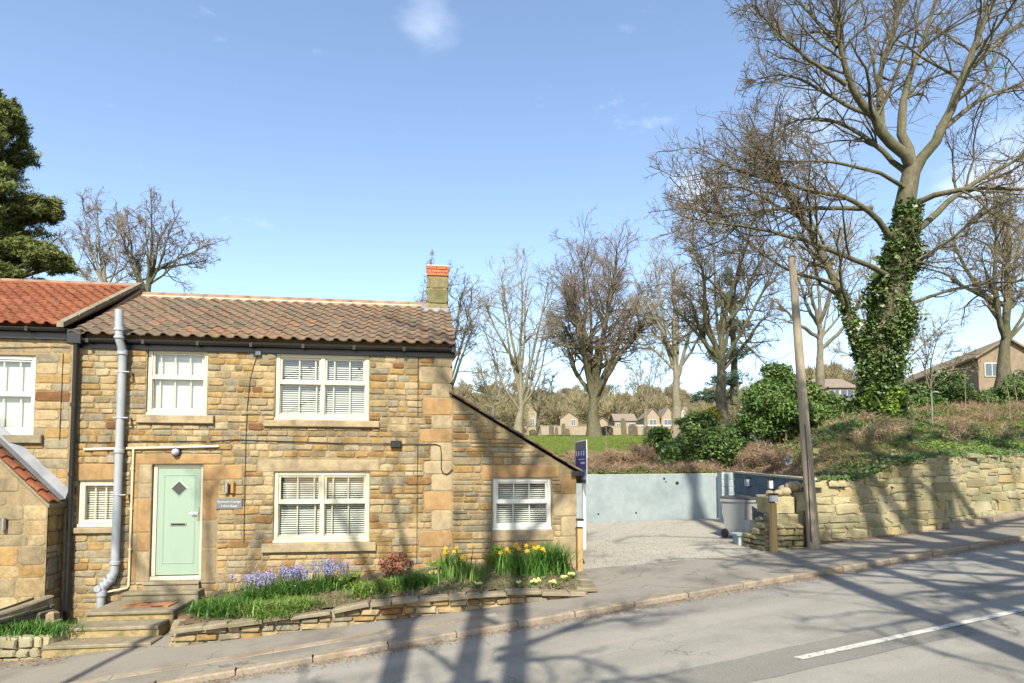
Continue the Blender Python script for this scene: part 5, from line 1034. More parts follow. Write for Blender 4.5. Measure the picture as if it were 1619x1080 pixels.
lid = MB(); lid.tube_rings([[(-w1 - .025, -d1 - .035, hb + .017), (w1 + .025, -d1 - .035, hb + .017), (w1 + .025, d1 + .03, hb + .02), (-w1 - .025, d1 + .03, hb + .02)], [(-w1 - .02, -d1 - .03, hb + .035), (w1 + .02, -d1 - .03, hb + .035), (w1 + .02, d1 + .03, hb + .06), (-w1 - .02, d1 + .03, hb + .06)], [(-w1 + .05, -d1 + .06, hb + .055), (w1 - .05, -d1 + .06, hb + .055), (w1 - .05, d1 - .03, hb + .085), (-w1 + .05, d1 - .03, hb + .085)]]); lid.build('bin_lid', 'binlid', BN)
MB().tube([(-w1 * .8, d1 + .06, hb - .02), (w1 * .8, d1 + .06, hb - .02)], .016, 8).build('bin_handle', 'binlid', BN)
for sx_ in (-1, 1): smooth_by_angle(MB().tube([(sx_ * (w0 + .01), d0 - .02, .10), (sx_ * (w0 + .05), d0 - .02, .10)], .10, 18).build('wheel', 'dark', BN))
MB().cbox(-.09, .09, -.325, -.30, .55, .72, .004).build('bin_panel', 'bin', BN)

# ---- timber posts with lanterns, board, telegraph pole
def lamp_post(x, y, h, label, tone='post'):
    e_ = empty('lamp_post', (x, y, gz(x, y) + .05), YAW, label, 'lamp post'); MB().cbox(-.05, .05, -.05, .05, -.2, h - .18, .006).build('post', tone, e_)
    MB().box(-.055, .055, .02, .05, h - .18, h).build('back_plate', 'black', e_); MB().cbox(-.055, .055, -.09, .02, h - .15, h - .035, .005).build('lamp_glass', 'lantern', e_); MB().cbox(-.062, .062, -.10, .05, h - .034, h, .005).build('lamp_cap', 'black', e_)
lamp_post(1.27, 11.95, .98, 'timber post with white lantern at the right corner of the cottage')
lamp_post(4.92, 11.97, 1.12, 'timber post with white lantern in front of the stepped rubble wall')
FS = empty('sale_board', (1.40, 12.35, gz(1.40, 12.35) - .06), math.radians(78), 'narrow navy and blue estate agent board on a white post at the cottage corner', 'sign')
MB().cbox(-.03, .03, -.03, .03, .45, 2.0, .004).build('post', 'white', FS)
MB().cbox(-.44, .34, -.045, -.032, 1.72, 2.56, .004).build('board', 'white', FS); MB().cbox(-.42, .32, -.049, -.0455, 1.98, 2.38, .001).build('navy_panel', 'navy', FS)
MB().box(-.42, .32, -.0495, -.046, 2.385, 2.54).build('grey_panel', 'signgrey', FS); MB().box(-.42, .32, -.0495, -.046, 1.87, 1.977).build('blue_panel', 'signblue', FS); MB().box(-.42, .32, -.0495, -.046, 1.80, 1.868).build('pale_panel', 'signpale', FS); MB().box(-.42, .32, -.0495, -.046, 1.735, 1.798).build('grey_panel', 'signgrey', FS)
for (a, b, c, d) in ((-.36, -.30, 2.26, 2.36), (-.2, -.14, 2.26, 2.36), (-.02, .04, 2.26, 2.36), (.14, .20, 2.26, 2.36), (-.05, .22, 2.10, 2.14), (-.2, .2, 2.18, 2.2)): MB().box(a, b, -.052, -.0497, c, d).build('pale_mark', 'signpale', FS)
FS.rotation_euler = (0, 0, math.radians(-80) + math.pi * 0)
Pb = (5.70, 11.98); pz_ = gz(*Pb); tp = at(1252, 408, 12.6)
TP = empty('telegraph_pole', (*Pb, pz_), 0, 'leaning weathered wooden telegraph pole beside the retaining wall', 'pole')
o = MB().tube([(lerp(0, tp[0] - Pb[0], t), lerp(0, tp[1] - Pb[1], t), lerp(-.3, tp[2] - pz_, t)) for t in np.linspace(0, 1, 12)], [lerp(.115, .066, t) for t in np.linspace(0, 1, 12)], 18).build('pole_shaft', 'pole', TP); smooth_by_angle(o)
MB().lathe([(.072, 0), (.074, .02), (.03, .06)], (tp[0] - Pb[0], tp[1] - Pb[1], tp[2] - pz_), 14).build('pole_cap', 'grave', TP)
MB().cbox(-.05, .05, -.13, -.11, 1.85, 1.95, .004).build('pole_plate', 'prim', TP); MB().tube([(-.10, -.06, .2), (-.13, -.06, 1.6), (-.155, -.04, 2.4)], .012, 6).build('cable_guard', 'dark', TP)
# ---- retaining wall
RW = empty('retaining_wall', (8, 12.7, gz(8, 12.7)), 0, 'tall mossy rubble retaining wall running up the hill on the right', 'wall'); rwx, rwy, rwz = RW.location
PQ = Pieces(); core = MB(); path = [(x, wally(x)) for x in (5.98, 6.5, 7.2, 7.78, 8.4, 9.06, 9.9, 10.9, 12.5, 14.5, 17, 20, 25, 32)]
for (xa, ya), (xb, yb) in zip(path[:-1], path[1:]):
    an = math.atan2(yb - ya, xb - xa); ln = math.hypot(xb - xa, yb - ya); big = xa > 14
    ta, tb = wtop(xa), wtop(xb); ba, bb = gz(xa, ya), gz(xb, yb)
    q_ = [(xa - rwx, ya - rwy + .03, ba - .4 - rwz), (xb - rwx, yb - rwy + .03, bb - .4 - rwz), (xb - rwx, yb - rwy + .10, tb - .04 - rwz), (xa - rwx, ya - rwy + .10, ta - .04 - rwz)]
    core.add(q_ + [(xa - rwx, ya - rwy + .45, ta - .04 - rwz), (xb - rwx, yb - rwy + .45, tb - .04 - rwz)], [(0, 1, 2, 3), (3, 2, 5, 4)])
cum = [0]
for (xa, ya), (xb, yb) in zip(path[:-1], path[1:]): cum.append(cum[-1] + math.hypot(xb - xa, yb - ya))
for (s_a, s_b, hr_, wr_) in ((0, 9.5, (.09, .21), (.14, .46)), (9.5, cum[-1], (.16, .28), (.3, .7))):
    ph = [R.uniform(0, 6) for _ in range(3)]
    for (xx, zz, ww, hh) in courses(s_a, s_b, -1.75, 2.9, [], lambda q: 9, hr_, wr_, .009):
        zz += .10 * (xx - s_a) if s_a else .06 * xx
        zz += .03 * math.sin(xx * 1.3 + ph[0]) + .02 * math.sin(xx * 3.1 + ph[1])
        x_ = float(np.interp(xx, cum, [p[0] for p in path])); y_ = wally(x_); an = math.atan2(wally(x_ + .1) - wally(x_ - .1), .2); zt = wtop(x_); zb = gz(x_, y_)
        if zz + hh * .35 > zt or zz < zb - .02: continue
        fr2 = (zz - zb) / max(.1, zt - zb); V, F = stone_geo(ww, hh, .004 + R.uniform(0, .024), 1.9, .08)
        PQ.add(V, F, (x_ - rwx, y_ + .03 + .07 * fr2 - rwy, zz - rwz), an + R.uniform(-.03, .03), None, ww * hh / (6 + x_))
core.build('wall_core', 'walljoint', RW)
PQ.flush(RW, 'stone', 'small_stones', 'wallstone', 300)
# rough cap stones on the left, lower part
for (xa, ya, z_, w_) in ((6.05, 12.65, -.20, .4), (6.5, 12.72, -.18, .5), (7.0, 12.8, -.08, .45), (7.45, 12.85, .02, .4), (7.85, 12.9, .22, .45), (8.3, 12.95, .32, .5), (8.85, 13.05, .38, .6), (9.5, 13.25, .41, .6), (10.2, 13.5, .43, .6), (11, 13.8, .45, .7)): boxstone(RW, 'coping_stone', 'wallstone', xa - w_ * R.uniform(.25, .5) - rwx, xa + w_ * R.uniform(.2, .45) - rwx, ya - .10 - rwy, ya + .2 - rwy, z_ - .06 - rwz, z_ + R.uniform(-.02, .06) - rwz, .03, .035)
# ================================================================== PLANTS IN THE PLANTER
def leafy(name, c, r, n, size, m, label, cat='shrub', group=None, seed=0, nl=14, shell=.75, asp=.55, stems=0, stemm='bark', lr=(.25, .45), up=.25):
    rg = np.random.default_rng(seed + 500); root = empty(name, (c[0], c[1], c[2] - r[2] * .95), 0, label, cat, group)
    C = lobes((0, 0, r[2] * .95), r, nl, n, rg, lr, shell) + rg.normal(size=(n, 3)) * np.array(r) * .05; C[:, 2] = np.maximum(C[:, 2], rg.uniform(0, .06, len(C))); V, F = leafcloud(C, size, rg, asp=asp, up=up); link('foliage', npmesh('foliage', V, F), m, root)
    if stems:
        B = rg.normal(size=(stems, 3)) * [r[0] * .2, r[1] * .2, 0]; T = lobes((0, 0, r[2]), r, nl, stems, rg); mid = (B + T) / 2 + rg.normal(size=(stems, 3)) * .08 * r[2]
        P = np.stack([B, mid, T], 1); V, F = tubes(P, np.tile(np.array([.03, .02, .008]) * max(.25, r[2]), (stems, 1)), 4); link('stems', npmesh('stems', V, F), stemm, root)
    return root
def fpt(px, Yoff=None, y=None):                          # planter position under a view column, at distance q (0 front, 1 back)
    pass
def onbed(x, q_):
    t = (x - A_[0]) / (B_[0] - A_[0]); f = lerp(A_[1], B_[1], t); b = F0.y + (x - F0.x) * math.tan(YAW); y = lerp(f, b, q_); return (x, y, soilz(x, y))
def bluebells(x, q_, n, label, seed):
    rg = np.random.default_rng(seed); c = onbed(x, q_); root = empty('bluebell_clump', c, 0, label, 'flowers', 'bluebell clumps in the front planter')
    B = rg.normal(size=(n * 13, 3)) * [.20, .15, 0]; V, F = blades(B, .30, .009, 1.3, rg); link('leaves', npmesh('leaves', V, F), 'blade', root)
    n = int(n * 1.7); B = rg.normal(size=(n, 3)) * [.15, .11, 0]; B[:, 2] = 0; T = B + rg.normal(size=(n, 3)) * [.05, .05, .04] + [0, 0, .40]; V, F = tubes(np.stack([B, (B + T) / 2, T], 1), np.full((n, 3), .0035), 3); link('stems', npmesh('stems', V, F), 'blade', root)
    k = 13; C = np.repeat(T, k, 0) + rg.normal(size=(n * k, 3)) * [.018, .018, .045] - [0, 0, .03]; V, F = leafcloud(C, .013, rg, asp=.8); link('flowers', npmesh('flowers', V, F), 'bluebell', root)['kind'] = 'stuff'
bluebells(-4.10, .50, 30, 'bluebell clump nearest the steps, at the left of the planter', 1); bluebells(-3.65, .62, 44, 'fullest violet bluebell clump, second from the steps', 2); bluebells(-3.05, .66, 34, 'violet bluebell clump below the left edge of the ground floor window', 3)
blade_plant('grassy_clump', [onbed(-4.65, .35), onbed(-4.4, .3), onbed(-4.2, .22)], 520, .26, .010, 1.3, 'blade', 'dark green strappy clump spilling over the left end of the planter', seed=4, spread=.15)
blade_plant('grassy_clump', [onbed(-3.8, .16), onbed(-3.5, .12), onbed(-3.2, .14)], 520, .22, .009, 1.4, 'bladey', 'bright green strappy clump in front of the bluebells', seed=5, spread=.14)
leafy('spurge_plant', tuple(np.array(onbed(-2.65, .55)) + [0, 0, .14]), (.26, .2, .16), 900, .026, 'limeleaf', 'lime green leafy plant between the bluebells and the bronze shrub', 'plant', seed=6)
blade_plant('trailing_plant', [onbed(-3.55, -.03), onbed(-3.3, -.03)], 120, .14, .008, 1.8, 'bladey', 'small green tuft hanging over the planter wall', seed=7, spread=.06)
blade_plant('grassy_clump', [onbed(-2.3, .28), onbed(-2.1, .3), onbed(-1.9, .35)], 520, .20, .009, 1.3, 'bladey', 'low bright grassy clump in front of the bronze shrub', seed=8, spread=.14)
blade_plant('grassy_clump', [onbed(-1.65, .35), onbed(-1.5, .4)], 380, .24, .010, 1.1, 'blade', 'dark grassy clump at the right of the bronze shrub', seed=9, spread=.12)
o = leafy('bronze_shrub', tuple(np.array(onbed(-2.02, .68)) + [0, 0, .26]), (.30, .2, .28), 1100, .03, 'bronze', 'small bronze leaved shrub against the cottage wall', 'shrub', seed=10, stems=16, nl=18, lr=(.2, .35))
leafy('cushion_plant', tuple(np.array(onbed(-1.32, .85)) + [0, 0, .12]), (.22, .12, .07), 500, .02, 'limeleaf', 'low moss green cushion plant beside the orange rock', 'plant', seed=11)
def petal_flower(name, root, loc, m, mc, s, face):
    V, F = [], []; n = 6
    for k in range(n):
        a = 2 * math.pi * k / n; b = a + .42; c_ = a - .42
        V += [(0, 0, 0), (math.cos(b) * s * .6, -.002, math.sin(b) * s * .6), (math.cos(a) * s, .006, math.sin(a) * s), (math.cos(c_) * s * .6, -.002, math.sin(c_) * s * .6)]; F.append((4 * k, 4 * k + 1, 4 * k + 2, 4 * k + 3))
    me = bpy.data.meshes.get(name + m)
    if me is None:
        me = bpy.data.meshes.new(name + m); me.from_pydata(V, [], F); me.materials.append(M[m])
        if mc:
            me2 = MB().tube([(0, 0, 0), (0, -s * .45, 0), (0, -s * .55, 0)], [s * .22, s * .25, s * .34], 8); b0 = len(V); me.clear_geometry(); me.from_pydata(V + me2.v, [], F + [tuple(i + b0 for i in f) for f in me2.f]); me.materials.append(M[mc])
            me.polygons.foreach_set('material_index', [0] * len(F) + [1] * len(me2.f))
    o = link(name, me, None, root, loc); o.rotation_euler = (R.uniform(-.3, .5), R.uniform(0, 1), face); return o
def daffs(x, q_, nf, nb, label, seed, hgt_=.36, sp=.13, m='blade'):
    rg = np.random.default_rng(seed); c = onbed(x, q_); root = empty('daffodil_clump', c, 0, label, 'flowers', 'daffodil clumps in the front planter')
    B = rg.normal(size=(nb, 3)) * [sp, sp * .8, 0]; V, F = blades(B, hgt_, .009, .55, rg); link('leaves', npmesh('leaves', V, F), m, root)
    B = rg.normal(size=(nf, 3)) * [sp * 1.1, sp * .7, 0]; T = B + rg.normal(size=(nf, 3)) * [.06, .04, .04] + [0, -.03, hgt_ * 1.02]; V, F = tubes(np.stack([B, (B + T) / 2, T], 1), np.full((nf, 3), .005), 4)
    if nf: link('stems', npmesh('stems', V, F), m, root)
    for t in T: petal_flower('flower', root, tuple(t), 'daff', 'daffc', .048, R.uniform(-.6, .6))
daffs(-.98, .55, 7, 170, 'daffodil clump with yellow heads against the wall below the electric cable', 21, .48)
daffs(-.72, .45, 3, 160, 'pale leaved daffodil clump with few flowers, right of the tall one', 22, .34, m='bladey')
daffs(-.05, .62, 7, 190, 'daffodil clump in the middle of the bed below the lean-to edge', 23, .42)
daffs(.30, .50, 9, 230, 'densest daffodil clump, left of the dark strappy plant', 24, .44, .16)
leafy('spurge_plant', tuple(np.array(onbed(-.28, .7)) + [0, 0, .22]), (.24, .16, .22), 700, .028, 'limeleaf', 'lime green leafy plant left of the daffodil group', 'plant', seed=25, stems=10)
blade_plant('iris_clump', [onbed(.58, .6), onbed(.72, .62)], 420, .55, .010, .9, 'blade', 'tall dark green strappy clump at the right end of the daffodils', seed=26, spread=.12)
PRL = ['primrose at the left, by the daffodils with few flowers', 'pale primrose in the middle of the coping', 'pale primrose left of the dark strappy plant', 'pale primrose in front of the dark strappy plant', 'pale primrose on the coping right of the strappy plant', 'yellow primrose near the right end of the planter', 'yellow primrose at the right end of the planter']
for k, (x, q_) in enumerate([(-.52, .16), (.12, .12), (.36, .16), (.42, .20), (.66, .14), (.86, .30), (1.02, .42)]):
    c = onbed(x, q_); root = empty('primrose', c, 0, PRL[k], 'flowers', 'primroses along the planter coping'); V, F = blades(rng.normal(size=(26, 3)) * [.03, .03, 0], .07, .014, 1.5, rng, 3); link('leaves', npmesh('leaves', V, F), 'bladey', root)
    for j in range(9): petal_flower('blossom', root, (R.gauss(0, .035), R.gauss(-.01, .03), .06 + R.uniform(0, .025)), 'prim', None, .026, R.uniform(-1, 1)).rotation_euler = (R.uniform(-1.3, -.4), 0, R.uniform(-1, 1))

# ================================================================== LITTER
def scatter_litter(name, fn, n, s, m, label):
    P = np.array([fn() for _ in range(n)]); V, F = leafcloud(P, s, rng, up=1.5); V[:, 2] = np.maximum(V[:, 2], np.repeat(P[:, 2], 4)); return tag(link(name, npmesh(name, V, F), m), label, 'leaf litter', kind='stuff')
scatter_litter('fallen_leaves', lambda: sn(R.uniform(-9, 14), N_KERB - abs(R.gauss(0, .13)) - .01, .004 + R.uniform(0, .01)), 11000, .012, 'litter', 'brown leaf litter lying in the road gutter along the kerb')
scatter_litter('fallen_leaves', lambda: (lambda x: (x, wally(x) - abs(R.gauss(0, .13)) + .0, gz(x, wally(x)) + .066 + R.uniform(0, .012)))(R.choice([R.uniform(4.9, 8), R.uniform(4.9, 6.5), R.uniform(6, 16)])), 4200, .018, 'litter', 'brown leaf litter at the foot of the retaining wall')
scatter_litter('fallen_leaves', lambda: (lambda x: (x, 9.25 + (x + 7.8) * .02 - R.random() ** 2 * .6, gz(x, 9.0) + .07 + R.uniform(0, .01)))(R.uniform(-9, -6.2)), 1800, .017, 'litter', 'reddish leaf litter on the footway below the small planter')
scatter_litter('road_grit', lambda: sn(R.uniform(-7, 14), R.uniform(3, 11), .068 if False else .006), 0 or 900, .006, 'coping', 'tiny pale specks of grit on the road surface')
mc = MB().lathe([(.20, 0), (.20, .005)], (0, 0, 0), 28); mo = mc.build('access_cover', 'kerb'); Pm = sn2(5.75 + 0.9, 7.55); mo.location = (Pm[0], Pm[1], gz(*Pm)); mo.rotation_euler = (SL * RD[1], -SL * RD[0], 0); MB().lathe([(.185, 0), (.185, .007)], (0, 0, 0), 28).build('cover_plate', 'asphalt', mo); tag(mo, 'small round utility cover set in the road near the kerb', 'manhole cover')

# ================================================================== BANK VEGETATION
def brush(name, fn, n, h, m, label, w_=.006, kind='stuff', cat='undergrowth'):
    B = np.array([fn() for _ in range(n)]); D = rng.normal(size=(n, 3)) * [h * .8, h * .8, h * .35] + [0, 0, h * .6]; V, F = slivers(B, D, w_, rng); o = tag(link(name, npmesh(name, V, F), m), label, cat); o['kind'] = kind; return o
def ground_leaves(name, fn, n, s, m, label, cat='ground cover'):
    P = np.array([fn() for _ in range(n)]); V, F = leafcloud(P, s, rng, up=.6); o = tag(link(name, npmesh(name, V, F), m), label, cat, kind='stuff'); return o
def bp(x, y, dz=0): return (x, y, surf(x, y) + dz)
def rbank(x0, x1, d0, d1, pw=1.0, dz=(0, .05)):
    def f():
        x = R.uniform(x0, x1); y = row0(x) + d0 + (d1 - d0) * R.random() ** pw; return bp(x, y, R.uniform(*dz))
    return f
brush('dry_brush', rbank(2.0, 6.1, .1, 3.6, 1, (0, .25)), 12000, .22, 'drybrush', 'brown dry bramble and bracken on the bank behind the pale rendered wall')
brush('dry_brush', rbank(6.2, 16, .0, 4.2, .9, (0, .05)), 15000, .13, 'drybrush', 'brown dead stems covering the bank above the retaining wall')
brush('dry_brush', rbank(6.2, 22, 3.5, 9, 1, (0, .1)), 9000, .22, 'drybrush', 'dry grass and dead stalks under the ivy clad tree', .008)
ground_leaves('ivy_carpet', rbank(2.0, 5.9, .0, 1.0, 1, (.0, .12)), 5200, .036, 'midleaf', 'green ivy carpet hanging at the top of the pale rendered wall')
ground_leaves('ivy_carpet', rbank(9.2, 17, .0, 2.6, 1.3, (.0, .12)), 30000, .032, 'midleaf', 'green groundcover leaves on top of the retaining wall at the right')
ground_leaves('ivy_carpet', rbank(6.3, 9, .0, .9, 1, (.0, .09)), 3500, .034, 'ivy', 'ivy patch at the low left end of the retaining wall top')
ground_leaves('bank_litter', rbank(6.2, 18, .1, 6, 1, (.0, .03)), 16000, .03, 'litter', 'fallen brown leaves over the bank above the retaining wall', 'leaf litter')
ground_leaves('ivy_carpet', rbank(7.0, 12, 3.0, 6.0, 1, (.0, .12)), 9000, .04, 'midleaf', 'green patches of low leaves between the laurel bush and the ivy clad tree')
brush('bank_grass', rbank(7, 17, .2, 6.5, 1, (0, .03)), 22000, .15, 'grassb', 'rough green grass along the upper bank')
def mounds(n_m, x0, x1, d0, d1, r_, h_, per):
    out = []
    for _ in range(n_m):
        x = R.uniform(x0, x1); y = row0(x) + R.uniform(d0, d1); z = surf(x, y); q_ = R.uniform(.6, 1.3); out.append(lobes((x, y, z + h_ * q_ * .35), (r_ * q_, r_ * q_ * .8, h_ * q_), 8, per, rng, (.3, .5), .3))
    return np.concatenate(out)
def thicket(name, C, ln, m, label, w_=.006):
    D = norm(rng.normal(size=C.shape) + [0, 0, .35]) * ln * rng.uniform(.5, 1.3, (len(C), 1)); V, F = slivers(C, D, w_, rng); return tag(link(name, npmesh(name, V, F), m), label, 'undergrowth', kind='stuff')
thicket('bramble_thicket', mounds(20, 6.5, 17, .5, 5.5, .55, .30, 420), .22, 'drybrush', 'tangled mounds of dead bramble over the bank above the retaining wall')
thicket('bramble_thicket', mounds(16, 2.2, 6.0, .5, 3.0, .5, .34, 420), .20, 'drybrush', 'tangled mounds of dead bramble behind the pale rendered wall')
C = mounds(22, 8.5, 17, .1, 2.6, .5, .16, 420); V, F = leafcloud(C, .034, rng, up=.5); tag(link('weed_mound', npmesh('weed_mound', V, F), 'limeleaf'), 'bright green weeds in mounds along the top of the retaining wall', 'undergrowth', kind='stuff')
C = mounds(30, 7.0, 17, .8, 6.0, .5, .20, 420); V, F = leafcloud(C, .036, rng, up=.5); tag(link('ivy_mound', npmesh('ivy_mound', V, F), 'midleaf'), 'low leafy green mounds scattered through the dead bramble on the bank', 'undergrowth', kind='stuff')
C = mounds(14, 2.2, 6.0, .1, 2.2, .40, .24, 420); V, F = leafcloud(C, .036, rng, up=.5); tag(link('ivy_mound', npmesh('ivy_mound', V, F), 'laurel'), 'dark green leafy mounds along the top of the pale rendered wall', 'undergrowth', kind='stuff')
def hang():
    x = R.choice([R.uniform(6.3, 7.6), R.uniform(7.6, 16), R.gauss(9.8, .8), R.gauss(8.0, .25)]); x = min(max(x, 6.1), 16); return (x, wally(x) + R.uniform(.02, .35), wtop(x) + .05 - abs(R.gauss(0, .08)))
P = np.array([hang() for _ in range(5200)]); V, F = leafcloud(P, .028, rng, up=.2); tag(link('hanging_ivy', npmesh('hanging_ivy', V, F), 'midleaf'), 'small leaves creeping over the top edge of the retaining wall', 'ivy', kind='stuff')
P = np.array([(lambda c: (c[0], c[1], c[2] + .005 + R.random() * .03))(onbed(R.uniform(-4.6, 1.1), R.uniform(.05, .98))) for _ in range(5200)]); V, F = leafcloud(P, .020, rng, up=.8); tag(link('bed_cover', npmesh('bed_cover', V, F), 'midleaf'), 'small weeds and seedlings covering the earth of the front planter', 'weeds', kind='stuff')
P = np.array([(lambda c: (c[0], c[1], c[2] + .005))(onbed(R.uniform(-4.6, 1.1), R.uniform(.02, .98))) for _ in range(2600)]); D = rng.normal(size=P.shape) * [.06, .06, .03] + [0, 0, .03]; V, F = slivers(P, D, .004, rng); tag(link('bed_stems', npmesh('bed_stems', V, F), 'drybrush'), 'dead stems and straw on the earth of the front planter', 'weeds', kind='stuff')
def shrub_at(px, py, Y, rw, rh, n, s, m, label, seed, stems=14, nl=16, name='shrub', cat='shrub', base=None, group=None, shell=.7):
    c = at(px, py, Y); r = (rw * Y / 1000, min(rw, rh * 1.4) * Y / 1000 * .9, rh * Y / 1000); return leafy(name, c, r, n, s, m, label, cat, group, seed, nl, shell, stems=stems)
shrub_at(1245, 650, 19.5, 74, 52, 42000, .055, 'laurel', 'big dark evergreen laurel bush behind the telegraph pole', 31, 26, 30)
shrub_at(1222, 615, 21.5, 45, 42, 17000, .052, 'laurel', 'upper lighter laurel bush left of the telegraph pole', 32, 14, 16)
shrub_at(1315, 655, 20.0, 34, 40, 11000, .052, 'midleaf', 'evergreen bush just right of the telegraph pole', 33)
shrub_at(1058, 716, 20.3, 30, 32, 5200, .06, 'midleaf', 'grey green bush on the bank left of the dark bush', 34)
shrub_at(1092, 706, 20.6, 24, 44, 5600, .06, 'ivy', 'dark green bush above the pale wall', 35)
shrub_at(1135, 708, 20.4, 38, 34, 7600, .055, 'midleaf', 'bright leaved bush above the blue block pier', 36)
shrub_at(1040, 700, 22.0, 34, 22, 4000, .06, 'laurel', 'low dark bush at the edge of the lawn', 37)
shrub_at(1165, 690, 23, 34, 24, 4500, .06, 'midleaf', 'leafy bush left of the big laurel', 38)
shrub_at(1122, 655, 30, 32, 11, 3500, .09, 'yellowleaf', 'golden yellow conifer bush in the distance left of the laurel', 39)
shrub_at(1100, 668, 29, 42, 16, 5200, .09, 'midleaf', 'dull green hedge below the golden bush', 40)
for k, (px, py, Y, rw, rh, m_, lb) in enumerate([(985, 728, 20.5, 40, 22, 'drybrush', 'brown twiggy bramble bush behind the sale board'), (1012, 726, 20.6, 26, 26, 'drybrush', 'brown bramble bush left of the grey green bush'), (1190, 722, 18.2, 34, 20, 'drybrush', 'brown dead fern clump above the blue block wall'), (1235, 728, 16.2, 30, 16, 'drybrush', 'dead bramble clump left of the telegraph pole'), (1385, 690, 17, 50, 14, 'drybrush', 'low tangle of dead stems in front of the ivy clad tree')]):
    c = at(px, py, Y); root = empty('bramble', (c[0], c[1], c[2] - rh * Y / 1000), 0, lb, 'bramble'); rg = np.random.default_rng(60 + k); n = 2600; B = lobes((0, 0, rh * Y / 1000), (rw * Y / 1000, .5, rh * Y / 1000), 14, n, rg, shell=.3); D = norm(rg.normal(size=(n, 3)) + [0, 0, .3]) * .22; V, F = slivers(B, D, .007, rg); link('stems', npmesh('stems', V, F), m_, root)
for k, (px, py, Y, rw, rh, m_, lb) in enumerate([(1500, 640, 24, 26, 24, 'midleaf', 'spreading green shrub in the garden right of the ivy clad tree'), (1545, 645, 25, 24, 20, 'laurel', 'dark rounded shrub below the brick gable window'), (1592, 650, 23, 34, 30, 'midleaf', 'green shrub at the right edge of the garden'), (1465, 655, 22, 30, 14, 'laurel', 'low green shrub beside the white pole'), (1425, 662, 21, 22, 12, 'midleaf', 'small green plant at the foot of the ivy clad tree'), (1640, 650, 26, 40, 34, 'laurel', 'dark shrub cut by the right edge'), (1350, 668, 20, 22, 14, 'laurel', 'low dark ivy mound left of the ivy clad tree')]):
    shrub_at(px, py - 17, Y, rw * 1.25, rh * 1.25, 5200, .06, m_, lb, 70 + k, 12, 16)
for k, (px, py, Y, rw, rh, lb) in enumerate([(1452, 622, 46, 30, 26, 'dark evergreen hedge in front of the long house, nearest the ivy clad trunk'), (1505, 612, 48, 34, 34, 'dark evergreen hedge in front of the long house, nearest the brick gable'), (1640, 612, 40, 40, 40, 'dark hedge in front of the brown house at the right edge')]): shrub_at(px, py, Y, rw, rh, 5000, .12, 'ivy', lb, 170 + k, 8, 14)
of = leafy('orange_flowers', at(1442, 643, 23), (.22, .15, .07), 160, .035, 'daffc', 'small patch of orange flowers by the dark house wall', 'flowers', seed=90)
hp = at(1475, 690, 17.5); HPz = surf(hp[0], 17.5); HP = empty('hooked_pole', (hp[0], 17.5, HPz), 0, 'thin white hooked pole standing on the bank', 'pole'); MB().tube([(0, 0, 0), (0, 0, .95), (.02, 0, 1.0), (.14, 0, 1.02), (.2, 0, 1.0)], .016, 8).build('tube', 'white', HP)
wc = leafy('plastic_scrap', (at(1246, 725, 15)[0], 15, at(1246, 725, 15)[2]), (.10, .08, .16), 60, .06, 'white', 'scrap of white plastic caught on the bank left of the pole', 'rag', seed=95)
for k in range(9):                                       # thin saplings
    px = [1150, 1160, 1143, 905, 960, 1565, 1598, 1528, 1612][k]; Y = [20, 20.3, 20.6, 22, 22.5, 18, 18.3, 19, 18.6][k]; b = at(px, 700, Y); bz_ = surf(b[0], Y); hh = R.uniform(.9, 1.5)
    root = empty('sapling', (b[0], Y, bz_), 0, ['pale sapling stem left of the laurel bush', 'second pale sapling stem left of the laurel bush', 'third thin sapling near the laurel bush', 'thin bare sapling behind the sale board', 'bare forked sapling right of the sale board', 'thin bare sapling under the brick gable', 'thin sapling right of the brick gable', 'crooked sapling left of the brick gable', 'sapling at the right edge'][k], 'sapling'); rg = np.random.default_rng(k)
    P = np.array([[[0, 0, 0], [R.uniform(-.05, .05), 0, hh * .5], [R.uniform(-.15, .15), 0, hh]]]); V, F = tubes(P, np.array([[.018, .014, .006]]), 6); link('stem', npmesh('stem', V, F), 'barkpale', root)
    Q, q2 = grow(P, np.array([[.018, .014, .006]]), 7, .4, (25, 50), .35, 4, .2, .1, .004, rg); V, F = tubes(Q, q2, 3); link('twigs', npmesh('twigs', V, F), 'twigpale', root)

